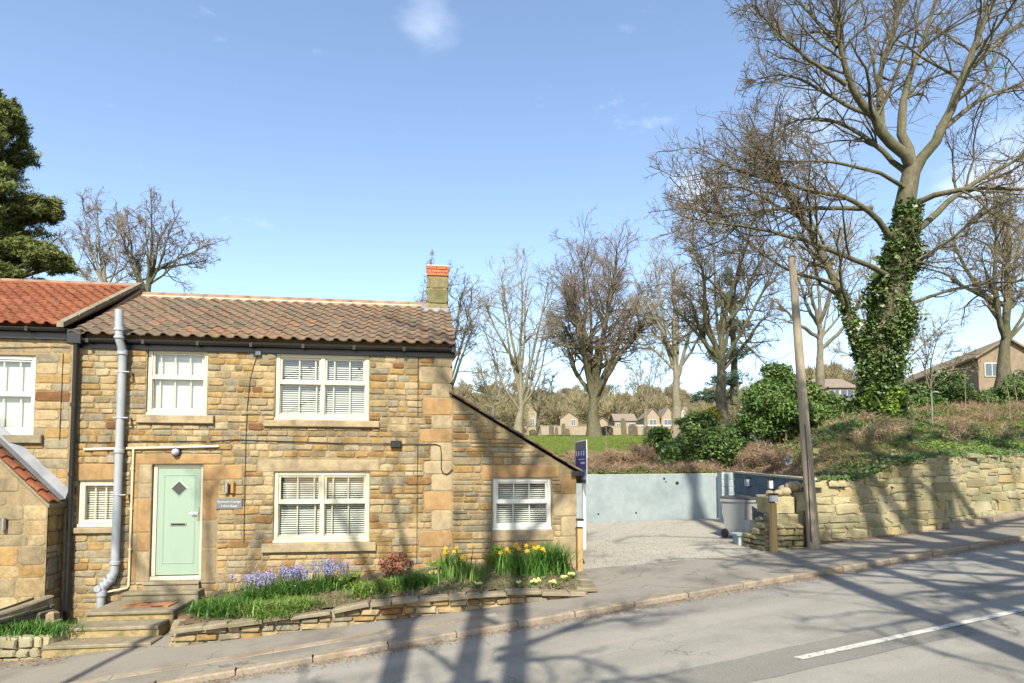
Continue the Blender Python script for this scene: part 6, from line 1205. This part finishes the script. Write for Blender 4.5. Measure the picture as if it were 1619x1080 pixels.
# ================================================================== TREES
def tree_root(name, px, py, Y, label, group=None, cat='tree', z=None):
    p = at(px, py, Y); return empty(name, (p[0], p[1], surf(p[0], p[1]) if z is None else z), 0, label, cat, group)
def pl(pts, Y, dy=0, y0=0):
    n = len(pts); return [at(x, y, Y + y0 + dy * (i / max(1, n - 1))) for i, (x, y) in enumerate(pts)]
YT = 19.5
BT = tree_root('sycamore_tree', 1388, 648, YT, 'tall bare sycamore with an ivy clad trunk towering over the right side', z=at(1388, 655, YT)[2])
T0 = [(1388, 660), (1391, 600), (1398, 540), (1406, 480), (1424, 400), (1437, 330), (1443, 262)]
LB_ = [(T0, 0, [.62, .55, .5, .46, .40, .34, .28]),
 ([(1441, 268), (1403, 222), (1384, 185), (1356, 162), (1338, 134), (1324, 74), (1324, 28), (1316, -60)], -1.6, [.24, .05]),
 ([(1403, 222), (1389, 157), (1386, 116), (1403, 79), (1417, 42), (1432, -60)], .9, [.17, .04]),
 ([(1442, 268), (1417, 190), (1426, 153), (1444, 106), (1468, 46), (1494, -60)], 1.6, [.22, .05]),
 ([(1444, 275), (1463, 250), (1486, 208), (1509, 162), (1528, 116), (1542, 60), (1565, 14), (1605, -70)], -.8, [.26, .06]),
 ([(1486, 208), (1546, 157), (1579, 143), (1619, 134), (1700, 115)], 1.8, [.12, .03]),
 ([(1445, 322), (1463, 310), (1509, 301), (1556, 296), (1619, 301), (1700, 288)], -1.9, [.15, .04]),
 ([(1446, 366), (1477, 343), (1523, 296), (1570, 273), (1619, 245), (1700, 210)], 1.4, [.17, .04]),
 ([(1440, 285), (1417, 259), (1389, 231), (1343, 199), (1296, 180), (1255, 185), (1204, 222)], 1.2, [.14, .03]),
 ([(1434, 300), (1417, 278), (1361, 268), (1315, 250), (1259, 259), (1200, 250)], -2.2, [.10, .025]),
 ([(1416, 385), (1398, 370), (1380, 329), (1324, 305), (1250, 296), (1194, 278), (1139, 259)], -1.8, [.15, .03]),
 ([(1380, 329), (1301, 329), (1231, 329), (1162, 338), (1100, 352)], 1.5, [.11, .025]),
 ([(1412, 440), (1398, 425), (1324, 403), (1268, 375), (1208, 361), (1153, 357), (1083, 343)], -2.4, [.13, .03]),
 ([(1385, 610), (1350, 520), (1324, 449), (1296, 389), (1268, 347), (1250, 301), (1217, 259), (1195, 230)], 1.0, [.22, .05]),
 ([(1410, 450), (1417, 430), (1463, 403), (1509, 380), (1540, 340), (1590, 320)], -1.4, [.11, .03]),
 ([(1404, 492), (1454, 477), (1500, 455), (1546, 449), (1619, 444), (1690, 430)], 1.6, [.09, .025]),
 ([(1324, 449), (1290, 440), (1240, 430), (1180, 380), (1130, 330)], -1.0, [.09, .025]),
 ([(1338, 134), (1300, 110), (1260, 80), (1220, 40), (1190, 10)], -1.0, [.10, .025]),
 ([(1324, 74), (1290, 30), (1250, -10), (1210, -50)], 1.4, [.09, .025]),
 ([(1528, 116), (1575, 70), (1619, 30), (1660, -10)], 1.4, [.10, .03]),
 ([(1384, 185), (1330, 165), (1280, 130), (1230, 110), (1185, 130)], 1.8, [.10, .025]),
 ([(1268, 347), (1220, 320), (1170, 290), (1120, 300), (1085, 330)], .8, [.08, .02])]
limbs = []
for q_i, (pts, dy, rad) in enumerate(LB_):
    P_ = pl(pts, YT, dy, {2: -.23, 5: -.27, 11: -.60, 16: .29, 17: -.91, 18: -1.14, 19: -.40, 20: -.46, 21: .57}.get(q_i, 0)); rr_ = rad if len(rad) == len(P_) else list(np.linspace(rad[0], rad[1], len(P_)) ); kk_ = .88 if q_i == 0 else .70; limbs.append((P_, [r_ * kk_ for r_ in rr_]))
make_tree(BT, limbs, 3, 'bark', 'twig', 18, 9, 5, .0080, .52, .50, .50, .05, .26, 3.4, 14)
rg = np.random.default_rng(77)                           # ivy wraps the lower trunk and the left stem
tr, tq = resample(np.array(limbs[0][0]) - np.array(BT.location), limbs[0][1], 60); ls, lq = resample(np.array(limbs[13][0]) - np.array(BT.location), limbs[13][1], 60)
def ivy_on(P, rad, k0, k1, n, th, prof=None):
    nl_ = 60; li = rg.integers(k0, k1, nl_); lu = norm(rg.normal(size=(nl_, 3)) * [1, 1, .1]); f_ = (li - k0) / (k1 - k0); pr_ = prof(f_) if prof else 1 - f_
    lc = P[li] + lu * (rad[li] + th * pr_ * .35)[:, None]; lr_ = th * (.35 + .65 * pr_) * rg.uniform(.35, 1.15, nl_); w_ = lr_ ** 2; k = rg.choice(nl_, n, p=w_ / w_.sum()); d_ = norm(rg.normal(size=(n, 3)))
    q = lc[k] + d_ * (lr_[k] * (.5 + 1.15 * rg.random(n) ** 2.2))[:, None] * [1, 1, 1.5]
    i = rg.integers(k0, k1, n // 6); u = norm(rg.normal(size=(n // 6, 3)) * [1, 1, .12]); return np.concatenate([q, P[i] + u * (rad[i] + .04 + .10 * rg.random(n // 6))[:, None]])
C = np.concatenate([ivy_on(tr, tq, 0, 50, 40000, .34, lambda f: np.interp(f, [0, .15, .45, .75, 1], [.75, .6, 1, .5, .05])), ivy_on(ls, lq, 2, 22, 6000, .13)]); V, F = leafcloud(C, .040 * np.exp(rg.normal(size=(len(C), 1)) * .4), rg, asp=.75); link('ivy', npmesh('ivy', V, F), 'ivy', BT)
V_ = lobes((.0, -.5, .35), (.75, .4, .6), 12, 3400, rg); V, F = leafcloud(V_, .06, rg, asp=.75); link('low_ivy', npmesh('low_ivy', V, F), 'limeleaf', BT)

def fan_tree(name, base, fork, crown, Y, label, seed, r0, nl=7, bark='barkpale', twig='twigpale', rmin=.014, n=(8, 6, 4), stems=1, group='bare trees beyond the lawn', z=None, up=.07, lf=(.42, .5, .5)):
    """bare tree: trunk from base to fork, limbs fanning out to the crown's rim (x0, x1, y0, y1 in the view)"""
    rg = random.Random(seed); root = tree_root(name, base[0], base[1], Y, label, group, z=z); x0, x1, y0, y1 = crown; cx_, rx, ry = (x0 + x1) / 2, (x1 - x0) / 2, (y1 - y0)
    b = Vector(root.location); f = Vector(at(fork[0], fork[1], Y)); f2 = Vector(at(lerp(fork[0], cx_, .5), lerp(fork[1], y0, .45), Y))
    r0 *= .80; fz = f.z > b.z + .5
    limbs = [([b - Vector((0, 0, .3)), b.lerp(f, .5) + Vector((rg.uniform(-.1, .1), 0, 0)), f, f2], [r0 * 1.35, r0, r0 * .72, r0 * .22])]
    for i in range(nl):
        t = (i + .5) / nl; a = math.radians(lerp(-96, 96, t) + rg.uniform(-9, 9)); ex = cx_ + math.sin(a) * rx * rg.uniform(.70, .95); ey = (y0 + ry * .50) - math.cos(a) * ry * .47 * rg.uniform(.80, 1); dyy = rg.uniform(-1, 1) * rx * Y / 1000 * .8
        e_ = Vector(at(ex, ey, Y)) + Vector((0, dyy, 0)); st = f.lerp(f2, rg.uniform(0, .7) if i % 2 else rg.uniform(0, .25)) if fz else f
        sc_ = rx * Y / 1000; m1 = st.lerp(e_, .35) + Vector((math.sin(a) * sc_ * .08 + rg.uniform(-.08, .08) * sc_, rg.uniform(-.1, .1) * sc_, sc_ * rg.uniform(-.06, .10))); m2 = st.lerp(e_, .7) + Vector((rg.uniform(-.10, .10) * sc_, rg.uniform(-.1, .1) * sc_, sc_ * rg.uniform(-.02, .10)))
        q_ = r0 * rg.uniform(.26, .46); limbs.append(([st, m1, m2, e_], [q_, q_ * .75, q_ * .45, q_ * .15]))
    make_tree(root, limbs, seed, bark, twig, n[0] + 2, n[1], n[2] + 1, rmin * .72, .44, .52, .52, .035, .30, None, 8); return root
fan_tree('bare_tree', (1143, 660), (1140, 590), (1045, 1245, 330, 640), 30, 'dark dense bare tree left of the laurel bush, its trunk forking low', 41, .36, 10, 'bark', 'twig', .013, (12, 8, 4), group='bare trees beyond the lawn')
fan_tree('bare_tree', (1067, 672), (1070, 605), (1000, 1112, 392, 640), 42, 'bare tree with a curved trunk beside the white distant houses', 42, .40, 9, n=(10, 7, 4))
fan_tree('bare_tree', (940, 690), (938, 650), (858, 1042, 388, 655), 45, 'broad rounded bare tree with a thick trunk in the middle of the lawn edge', 43, .62, 14, 'bark', 'twigpurp', .016, (14, 9, 5))
fan_tree('bare_tree', (818, 694), (824, 655), (752, 890, 402, 640), 45, 'bare tree with a forked leaning trunk right of the lean-to roof', 44, .40, 9, n=(9, 6, 4))
fan_tree('bare_tree', (852, 690), (851, 655), (826, 885, 575, 672), 50, 'small bare tree with a thin dark trunk on the lawn', 45, .22, 6, n=(7, 5, 3), rmin=.018)
fan_tree('bare_tree', (775, 690), (780, 650), (722, 850, 562, 675), 55, 'low pale budding tree above the lean-to roof', 46, .25, 9, 'barkpale', 'twigpale', .018, (10, 7, 4))
fan_tree('bare_tree', (712, 700), (712, 620), (632, 775, 425, 650), 29, 'dark bare tree standing behind the chimney', 47, .26, 9, 'bark', 'twig', .012, (9, 7, 3), group='bare trees behind the cottage')
fan_tree('bare_tree', (162, 640), (168, 470), (96, 222, 314, 520), 30, 'bare tree behind the orange roof, left of the pair', 48, .22, 9, 'barkpale', 'twigpurp', .012, (10, 7, 3), group='bare trees behind the cottage', z=-1)
fan_tree('bare_tree', (226, 640), (228, 470), (192, 328, 320, 500), 27, 'bare tree behind the orange roof, right of the pair', 49, .24, 10, 'bark', 'twigpurp', .011, (9, 7, 3), group='bare trees behind the cottage', z=-1)
fan_tree('bare_tree', (1297, 650), (1297, 560), (1205, 1385, 340, 610), 33, 'pale trunked bare tree behind the telegraph pole', 50, .30, 9, 'barkpale', 'twigpale', .013, (9, 6, 4))
fan_tree('bare_tree', (1588, 662), (1588, 560), (1485, 1720, 270, 610), 26, 'bare tree in front of the brick gable at the right edge', 51, .34, 10, 'bark', 'twigpale', .012, (11, 7, 4))
fan_tree('bare_tree', (1400, 655), (1400, 600), (1330, 1500, 430, 640), 55, 'distant bare tree seen behind the ivy clad trunk', 52, .35, 8, 'barkpale', 'twigpale', .02, (8, 6, 3))
fan_tree('bare_tree', (1020, 690), (1020, 650), (985, 1075, 540, 680), 62, 'distant small bare tree between the two large lawn trees', 53, .25, 7, 'barkpale', 'twigpale', .02, (8, 6, 3))
fan_tree('bare_tree', (1470, 650), (1470, 620), (1420, 1540, 520, 650), 24, 'small spreading bare tree in front of the dark house wall', 54, .09, 8, 'barkpale', 'twigpale', .009, (7, 5, 3), group='small trees in the garden')
# cedar behind the dark tree, and the big conifer at the left
def conifer(name, px, py, Y, z0, h, plates, m, s, label, seed, rtrunk, n_leaf):
    p = at(px, py, Y); root = empty(name, (p[0], p[1], z0), 0, label, 'conifer'); rg = np.random.default_rng(seed)
    P = np.array([[[0, 0, 0], [.1, 0, h * .3], [0, .1, h * .7], [0, 0, h]]]); V, F = tubes(P, np.array([[rtrunk, rtrunk * .8, rtrunk * .5, .05]]), 10); link('trunk', npmesh('trunk', V, F, True), 'bark', root)
    Cs, Br = [], []
    for (qx, qz, rx, rz, w_) in plates:
        for k in range(3):
            oy = rg.uniform(-1, 1) * rx * .7; c = np.array([qx, oy, qz + rg.uniform(-.1, .1) * rz]); Cs.append(lobes(c, (rx, rx * .8, rz * 1.5), 40, int(n_leaf * w_ / 3), rg, (.10, .24), .25) + rg.normal(size=(int(n_leaf * w_ / 3), 3)) * [rx * .04, rx * .04, rz * .12]); Br.append([[0, 0, max(.5, qz - rx * .35)], list(c * .5 + np.array([0, 0, qz * .45])), list(c)])
    C = np.concatenate(Cs); V, F = leafcloud(C, s * np.exp(rg.normal(size=(len(C), 1)) * .3), rg, asp=.17, up=.15); link('foliage', npmesh('foliage', V, F), m, root)
    V, F = tubes(np.array(Br), np.tile([rtrunk * .35, rtrunk * .22, .03], (len(Br), 1)), 5); link('branches', npmesh('branches', V, F), 'bark', root)
YC = 22; k_ = YC / 1000
def cpx(px, py): q_ = at(px, py, YC); return q_[0] - at(-40, 400, YC)[0], q_[2] + 2
pls = []
for (px, py, rx, rz, w_) in [(-30, 175, 40, 22, .8), (10, 195, 38, 22, .9), (-10, 232, 62, 18, 1.0), (-20, 278, 74, 16, 1.1), (-10, 315, 92, 22, 1.5), (48, 322, 46, 18, .9), (-20, 352, 84, 20, 1.3), (40, 395, 50, 16, .9), (82, 415, 42, 14, .8), (-10, 405, 60, 18, 1.0), (0, 440, 70, 14, .9), (-60, 320, 70, 100, 1.6), (5, 170, 22, 22, .5)]:
    a, b = cpx(px, py); pls.append((a, b, rx * k_, rz * k_, w_))
conifer('pine_tree', -40, 400, YC, -2.0, 15.2, pls, 'pine', .085, 'large dark green conifer with layered boughs at the left edge', 5, .4, 9500)
pls = []; YC = 46; k_ = YC / 1000
for (px, py, rx, rz, w_) in [(1150, 440, 18, 14, .4), (1150, 480, 30, 12, .7), (1155, 520, 38, 10, .8), (1148, 560, 44, 10, .9), (1150, 600, 40, 10, .8), (1130, 625, 46, 7, .8)]:
    q_ = at(px, py, YC); q0 = at(1160, 640, YC); pls.append((q_[0] - q0[0], q_[2] - q0[2], rx * k_, rz * k_, w_))
conifer('cedar_tree', 1160, 640, YC, at(1160, 640, YC)[2], 10.5, pls, 'cedar', .16, 'blue green layered cedar behind the dark bare tree', 6, .3, 1500)

# ================================================================== FAR THINGS
def far_house(px0, px1, pyb, pye, pyr, Y, depth, label, wallm='farwall', roofm='farroof', rz=0, wins=(), gable=True, group='houses beyond the field', name='distant_house', sink=4):
    a, b = at(px0, pyb, Y), at(px1, pyb, Y); cx_ = (a[0] + b[0]) / 2; w_ = (b[0] - a[0]); ze = at(px0, pye, Y)[2] - a[2]; zr = at(px0, pyr, Y)[2] - a[2]
    root = empty(name, (cx_, Y, a[2]), rz, label, 'house', group); h = w_ / 2
    if gable:
        mb = MB().prism([(-h, 0, -sink), (h, 0, -sink), (h, 0, ze), (0, 0, zr), (-h, 0, ze)], (0, depth, 0)); mb.build('wall', wallm, root)
        rf = MB(); o_ = .35
        for sx_ in (-1, 1): slab(rf, (sx_ * (h + .3), -o_, ze - .05), (0, -o_, zr + .12), (0, depth + o_, zr + .12), (sx_ * (h + .3), depth + o_, ze - .05), .15)
        rf.build('roof', roofm, root)
    else:
        MB().box(-h, h, 0, depth, -sink, ze).build('wall', wallm, root); rf = MB(); slab(rf, (-h - .3, -.4, ze), (h + .3, -.4, ze), (h + .3, depth / 2, zr), (-h - .3, depth / 2, zr), .15); slab(rf, (h + .3, depth + .4, ze), (-h - .3, depth + .4, ze), (-h - .3, depth / 2, zr), (h + .3, depth / 2, zr), .15)
        rf.add([(-h, 0, ze), (-h, depth, ze), (-h, depth / 2, zr - .1)], [(0, 1, 2)]); rf.add([(h, 0, ze), (h, depth, ze), (h, depth / 2, zr - .1)], [(0, 1, 2)]); rf.build('roof', roofm, root)
    for (u0, u1, z0_, z1_) in wins:
        U0, U1 = -h + u0 * w_, -h + u1 * w_; wf = MB().box(U0 - .12, U1 + .12, -.10, .0, z0_ * ze - .12, z1_ * ze + .12).build('window', 'farwhite', root); mid = (U0 + U1) / 2
        MB().box(U0, mid - .05, -.13, -.101, z0_ * ze, z1_ * ze).build('pane', 'farpane', wf); MB().box(mid + .05, U1, -.13, -.101, z0_ * ze, z1_ * ze).build('pane', 'farpane', wf)
    return root
far_house(816, 852, 692, 655, 636, 175, 10, 'distant tan gabled house furthest left, beside a dark wing', wins=[(.62, .8, .55, .8)])
far_house(790, 815, 692, 664, 655, 178, 8, 'distant dark clad wing at the left of the row', 'fardark', gable=False, wins=[(.2, .5, .4, .8)])
far_house(886, 914, 690, 661, 651, 180, 9, 'distant tan gabled house with a small white window, left of the thick trunk', wins=[(.62, .85, .6, .9)])
far_house(944, 961, 690, 667, 660, 182, 9, 'distant tan gabled house just right of the thick trunk')
far_house(972, 1006, 690, 665, 652, 186, 9, 'distant pale broad roofed house between two trees', wins=[(.1, .25, .5, .8), (.65, .85, .5, .8)], gable=False)
far_house(1020, 1044, 686, 660, 645, 175, 10, 'distant house with white gable, left of the curved trunk', wins=[(.3, .75, .5, .85)])
far_house(1046, 1068, 686, 660, 643, 174, 10, 'distant house with grey clad gable behind the curved trunk', 'farwall', wins=[(.2, .7, .45, .85)])
far_house(1074, 1094, 682, 656, 640, 190, 10, 'distant pale house right of the curved trunk', 'farwhite')
MB_ = empty('white_garage', at(1034, 690, 160), 0, 'low white flat roofed building in front of the distant houses', 'building', 'houses beyond the field'); MB().box(-5.2, 6, 0, 5, -4, 2.6).build('wall', 'farwhite', MB_); MB().box(-5.4, 6.2, -.3, 5.2, 2.61, 2.9).build('roof', 'white', MB_); MB().box(-4.6, -2, -.06, -.005, 0, 2).build('door', 'fardark', MB_)
bwl_ = empty('boundary_wall', at(950, 690, 122), 0, 'long tan boundary wall at the far edge of the lawn', 'wall'); MB().box(-17, 22, 0, .4, -2, 1.9).build('wall_face', 'farwall', bwl_); MB().box(-17.1, 22.1, -.05, .45, 1.901, 2.05).build('coping', 'dressed', bwl_)
GL = ['leaning dark headstone left on the lawn', 'thin pointed headstone left of the tan gable', 'low headstone cluster stone left of the thick trunk', 'squat headstone beside the thin dark tree', 'tall pointed headstone right of the thick trunk', 'broad dark headstone furthest right', 'low dark stone right of the thick trunk', 'small headstone near the bramble', 'narrow headstone left of the boundary gap', 'small stone at the foot of the thin tree']
for k, (px, Y, w_, h_) in enumerate([(873, 58, .45, 1.1), (891, 60, .35, 1.2), (897, 60, .5, .7), (842, 56, .6, .6), (987, 60, .5, 1.7), (1001, 58, .85, 1.15), (960, 50, 1.1, .9), (1024, 56, .5, 1.0), (880, 62, .3, .9), (849, 58, .5, .5)]):
    p = at(px, 690, Y); g_ = MB(); w2 = w_ / 2; g_.prism([(-w2, 0, -.3), (w2, 0, -.3), (w2, 0, h_ * .75), (w2 * .6, 0, h_ * .93), (0, 0, h_), (-w2 * .6, 0, h_ * .93), (-w2, 0, h_ * .75)], (0, .16, 0)); g_.box(-w2 - .08, w2 + .08, -.1, .26, -.3, .10)
    o = g_.build('headstone', 'grave'); o.location = (p[0], Y, float(hgt(p[0], Y)) + .03); o.rotation_euler = (0, R.uniform(-.08, .08), R.uniform(-.3, .3)); tag(o, GL[k], 'headstone', 'old headstones on the lawn')
# long house with brick gable at the right
LH = empty('long_house', (at(1549, 640, 58)[0], 58, at(1549, 640, 58)[2]), 0, 'long low brown roofed house with side wall and brick gable coloured dark for shade', 'house'); hz_e = at(1549, 562, 58)[2] - LH.location[2]; hz_r = at(1580, 535, 58)[2] - LH.location[2]
fx, fy = at(1412, 600, 80)[0] - LH.location[0], 22.0
gw = 5.2
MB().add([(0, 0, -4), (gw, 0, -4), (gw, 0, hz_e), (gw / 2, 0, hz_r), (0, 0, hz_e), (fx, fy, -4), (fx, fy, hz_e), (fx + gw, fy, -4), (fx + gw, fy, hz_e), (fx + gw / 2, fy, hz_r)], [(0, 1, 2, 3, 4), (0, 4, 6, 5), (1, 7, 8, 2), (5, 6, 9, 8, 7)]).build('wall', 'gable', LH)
rf = MB(); slab(rf, (-.5, -.4, hz_e - .15), (gw / 2, -.4, hz_r + .1), (fx + gw / 2, fy + .4, hz_r + .1), (fx - .5, fy + .4, hz_e - .15), .2); slab(rf, (gw / 2, -.4, hz_r + .1), (gw + .5, -.4, hz_e - .15), (fx + gw + .5, fy + .4, hz_e - .15), (fx + gw / 2, fy + .4, hz_r + .1), .2); rf.build('roof', 'farroofo', LH)
wf = MB().box(.5, 1.95, -.10, 0, 2.6, 3.9).build('window', 'farwhite', LH); MB().box(.6, 1.15, -.13, -.101, 2.7, 3.8).build('pane', 'farpane', wf); MB().box(1.25, 1.85, -.13, -.101, 2.7, 3.8).build('pane', 'farpane', wf)
wf = MB().box(1.6, 2.3, -.10, 0, .3, 1.4).build('window', 'farwhite', LH); MB().box(1.7, 2.2, -.13, -.101, .4, 1.3).build('pane', 'farpane', wf)
far_house(1598, 1700, 645, 590, 560, 70, 9, 'brown house partly cut by the right edge', 'farwall', 'farroofo', wins=[(.05, .2, .3, .6)], group='houses on the right hillside', gable=False)
far_house(1296, 1352, 645, 612, 592, 85, 8, 'house with a white window band left of the ivy clad trunk', 'farwall', 'farroof', wins=[(.3, .55, .45, .85), (.6, .95, .45, .85)], group='houses on the right hillside', gable=False)
# woodland on the hill: one mass
rg = np.random.default_rng(9); Vs, Fs, b = [], [], 0
for k in range(430):
    a = rg.uniform(-.60, .52); Y = rg.uniform(205, 400); X = a * Y; z = float(hgt(X, Y)); h = rg.uniform(7, 12); wd = rg.uniform(3.5, 6.5); n = 620
    B = lobes((X, Y, z + h * .62), (wd, wd, h * .42), 9, n, rg, (.3, .5), .5); D = norm(B - np.array([X, Y, z + h * .2]) + rg.normal(size=(n, 3)) * 2) * rg.uniform(1.0, 2.6, (n, 1)); V, F = slivers(B, D, .16, rg); Vs.append(V); Fs.append(F + b); b += len(V)
    V, F = tubes(np.array([[[X, Y, z - 1], [X, Y, z + h * .7]]]), np.array([[.35, .12]]), 3)
    V = V.reshape(-1, 3); F3 = np.concatenate([F[:, :3], F[:, [0, 2, 3]]]); Vs.append(V); Fs.append(F3 + b); b += len(V)
tag(link('woodland', npmesh('woodland', np.concatenate(Vs), np.concatenate(Fs)), 'wood'), 'ochre bare woodland covering the hill behind the distant houses', 'woodland', kind='stuff')
rg = np.random.default_rng(19); Vs, Fs, b = [], [], 0
for k in range(130):
    Y = rg.uniform(85, 150); a = rg.choice([rg.uniform(-.16, .02), rg.uniform(.30, .40), rg.uniform(.30, .55)]); X = a * Y; z = float(hgt(X, Y)); h = rg.uniform(3, 6.5); wd = rg.uniform(1.8, 3.4); n = 560
    B = lobes((X, Y, z + h * .55), (wd, wd, h * .48), 9, n, rg, (.3, .5), .5); D = norm(B - np.array([X, Y, z + h * .2]) + rg.normal(size=(n, 3)) * 2) * rg.uniform(.5, 1.3, (n, 1)); V, F = slivers(B, D, .05, rg); Vs.append(V); Fs.append(F + b); b += len(V)
tag(link('far_scrub', npmesh('far_scrub', np.concatenate(Vs), np.concatenate(Fs)), 'wood'), 'budding scrub and garden trees between the far houses and the bank', 'scrub', kind='stuff')

# ================================================================== TREES BEHIND THE VIEWPOINT (their shade falls on the scene)
def shade_tree(target, D_, ztop, label, seed, r=.24, limbs_=6, spread=3.2, height=8, lean=(0, 0), n=(5, 4, 2), k0=.5, low=0, lows=4.5, dense=.012, bo=0):
    """its trunk's shade passes the place 'target' and ends at height ztop there; it stands D_ metres towards the sun"""
    d = Vector((L.x, L.y, 0)).normalized(); bx_, by_ = target[0] - d.x * D_, target[1] - d.y * D_; bz_ = gz(bx_, by_); h_trunk = ztop - bz_ + D_ * math.tan(SUN_EL)
    root = empty('roadside_tree', (bx_, by_, bz_), 0, label, 'tree', 'roadside trees behind the viewpoint'); rg = random.Random(seed); B0 = Vector((bx_, by_, bz_))
    hb_ = gz(*target) - bz_ + D_ * math.tan(SUN_EL); Q_ = B0 + Vector((0, 0, hb_)); tp_ = B0 + Vector((lean[0], lean[1], h_trunk)); B0 = B0 + Vector((bo, 0, 0)); B0.z = gz(B0.x, B0.y); root.location = B0; bpy.context.view_layer.update()
    limbs = [([B0 - Vector((0, 0, .3)), B0.lerp(Q_, .5), Q_, tp_, tp_ + Vector((lean[0] * .5, 0, height * .4))], [r * 1.3, r * 1.1, r, r * .9, r * .3])]
    for i in range(limbs_):
        a = 2 * math.pi * (i + rg.random() * .6) / limbs_; st = tp_ + Vector((0, 0, rg.uniform(-.3, height * .35))); e_ = tp_ + Vector((math.cos(a) * spread, math.sin(a) * spread, height * rg.uniform(.5, .95))); limbs.append(([st, st.lerp(e_, .35) + Vector((0, 0, .3)), st.lerp(e_, .7) + Vector((rg.uniform(-.3, .3), 0, .3)), e_], [r * .72, r * .55, r * .34, r * .12]))
    for i in range(low):                                 # long side boughs from the lower trunk
        t = .40 + .34 * (i + rg.random()) / max(1, low); st = B0.lerp(tp_, t); a = rg.choice([0, math.pi]) + rg.uniform(-.8, .8); q_ = lows * rg.uniform(.6, 1.1); e_ = st + Vector((math.cos(a) * q_, math.sin(a) * q_, q_ * rg.uniform(.15, .6)))
        limbs.append(([st, st.lerp(e_, .35) + Vector((0, 0, .2)), st.lerp(e_, .7) + Vector((0, rg.uniform(-.4, .4), .3)), e_], [r * .50, r * .38, r * .24, r * .08]))
    make_tree(root, limbs, seed, 'bark', 'twig', *n, dense, .42, .5, .5, .05, .27, None, 8)
for k, (tx, ty, D_, zt, lb, r_, ln_, lw_, ls_, sp_, hh_, bo_) in enumerate([
    (-1.60, 9.0, 12.4, -1.9, 'bare tree behind the viewpoint whose forked shade crosses the left footway', .15, (0, 0), 3, 2.2, 2.2, 5, 2.4),
    (-.62, 9.2, 12.8, 2.4, 'bare tree behind the viewpoint shading the middle of the footway', .14, (.1, 0), 6, 2.2, 2.4, 5, 1.3),
    (.22, 9.3, 13.2, .9, 'bare tree behind the viewpoint shading the right end of the planter', .14, (-.3, 0), 6, 2.8, 2.4, 5, -.3),
    (7.66, 12.65, 12.6, 1.4, 'left leaning stem of the roadside trees shading the retaining wall', .20, (-1.2, 0), 3, 3.5, 1.6, 3, 0),
    (8.12, 12.7, 12.6, 1.9, 'middle stem of the roadside trees shading the retaining wall', .15, (-.25, 0), 5, 4.0, 1.6, 3, 0),
    (8.74, 12.8, 12.8, 2.6, 'thickest roadside tree shading the retaining wall', .28, (.1, 0), 10, 5.5, 2.0, 4, 0),
    (5.10, 18.0, 19.0, 1.6, 'bare tree behind the viewpoint shading the pale rendered wall', .13, (.2, 0), 3, 2.5, 1.8, 4, .6),
    (5.85, 18.0, 18.6, 1.4, 'leaning bare tree behind the viewpoint shading the blue pier', .10, (-1.1, 0), 3, 2.5, 1.6, 4, .9),
    (11.8, 13.7, 12.4, .6, 'spreading roadside tree shading the road at the right', .22, (-.4, 0), 16, 7.0, 3.0, 5, 0),
    (-5.6, 10.2, 12.0, -2.2, 'small bare tree behind the viewpoint shading the entrance steps', .07, (.3, 0), 3, 1.8, 1.6, 3.0, 1.5)]):
    shade_tree((tx, ty), D_, zt, lb, 200 + k, r_, 5, sp_, hh_, lean=ln_, n=(4, 4, 2), low=lw_, lows=ls_, bo=bo_)
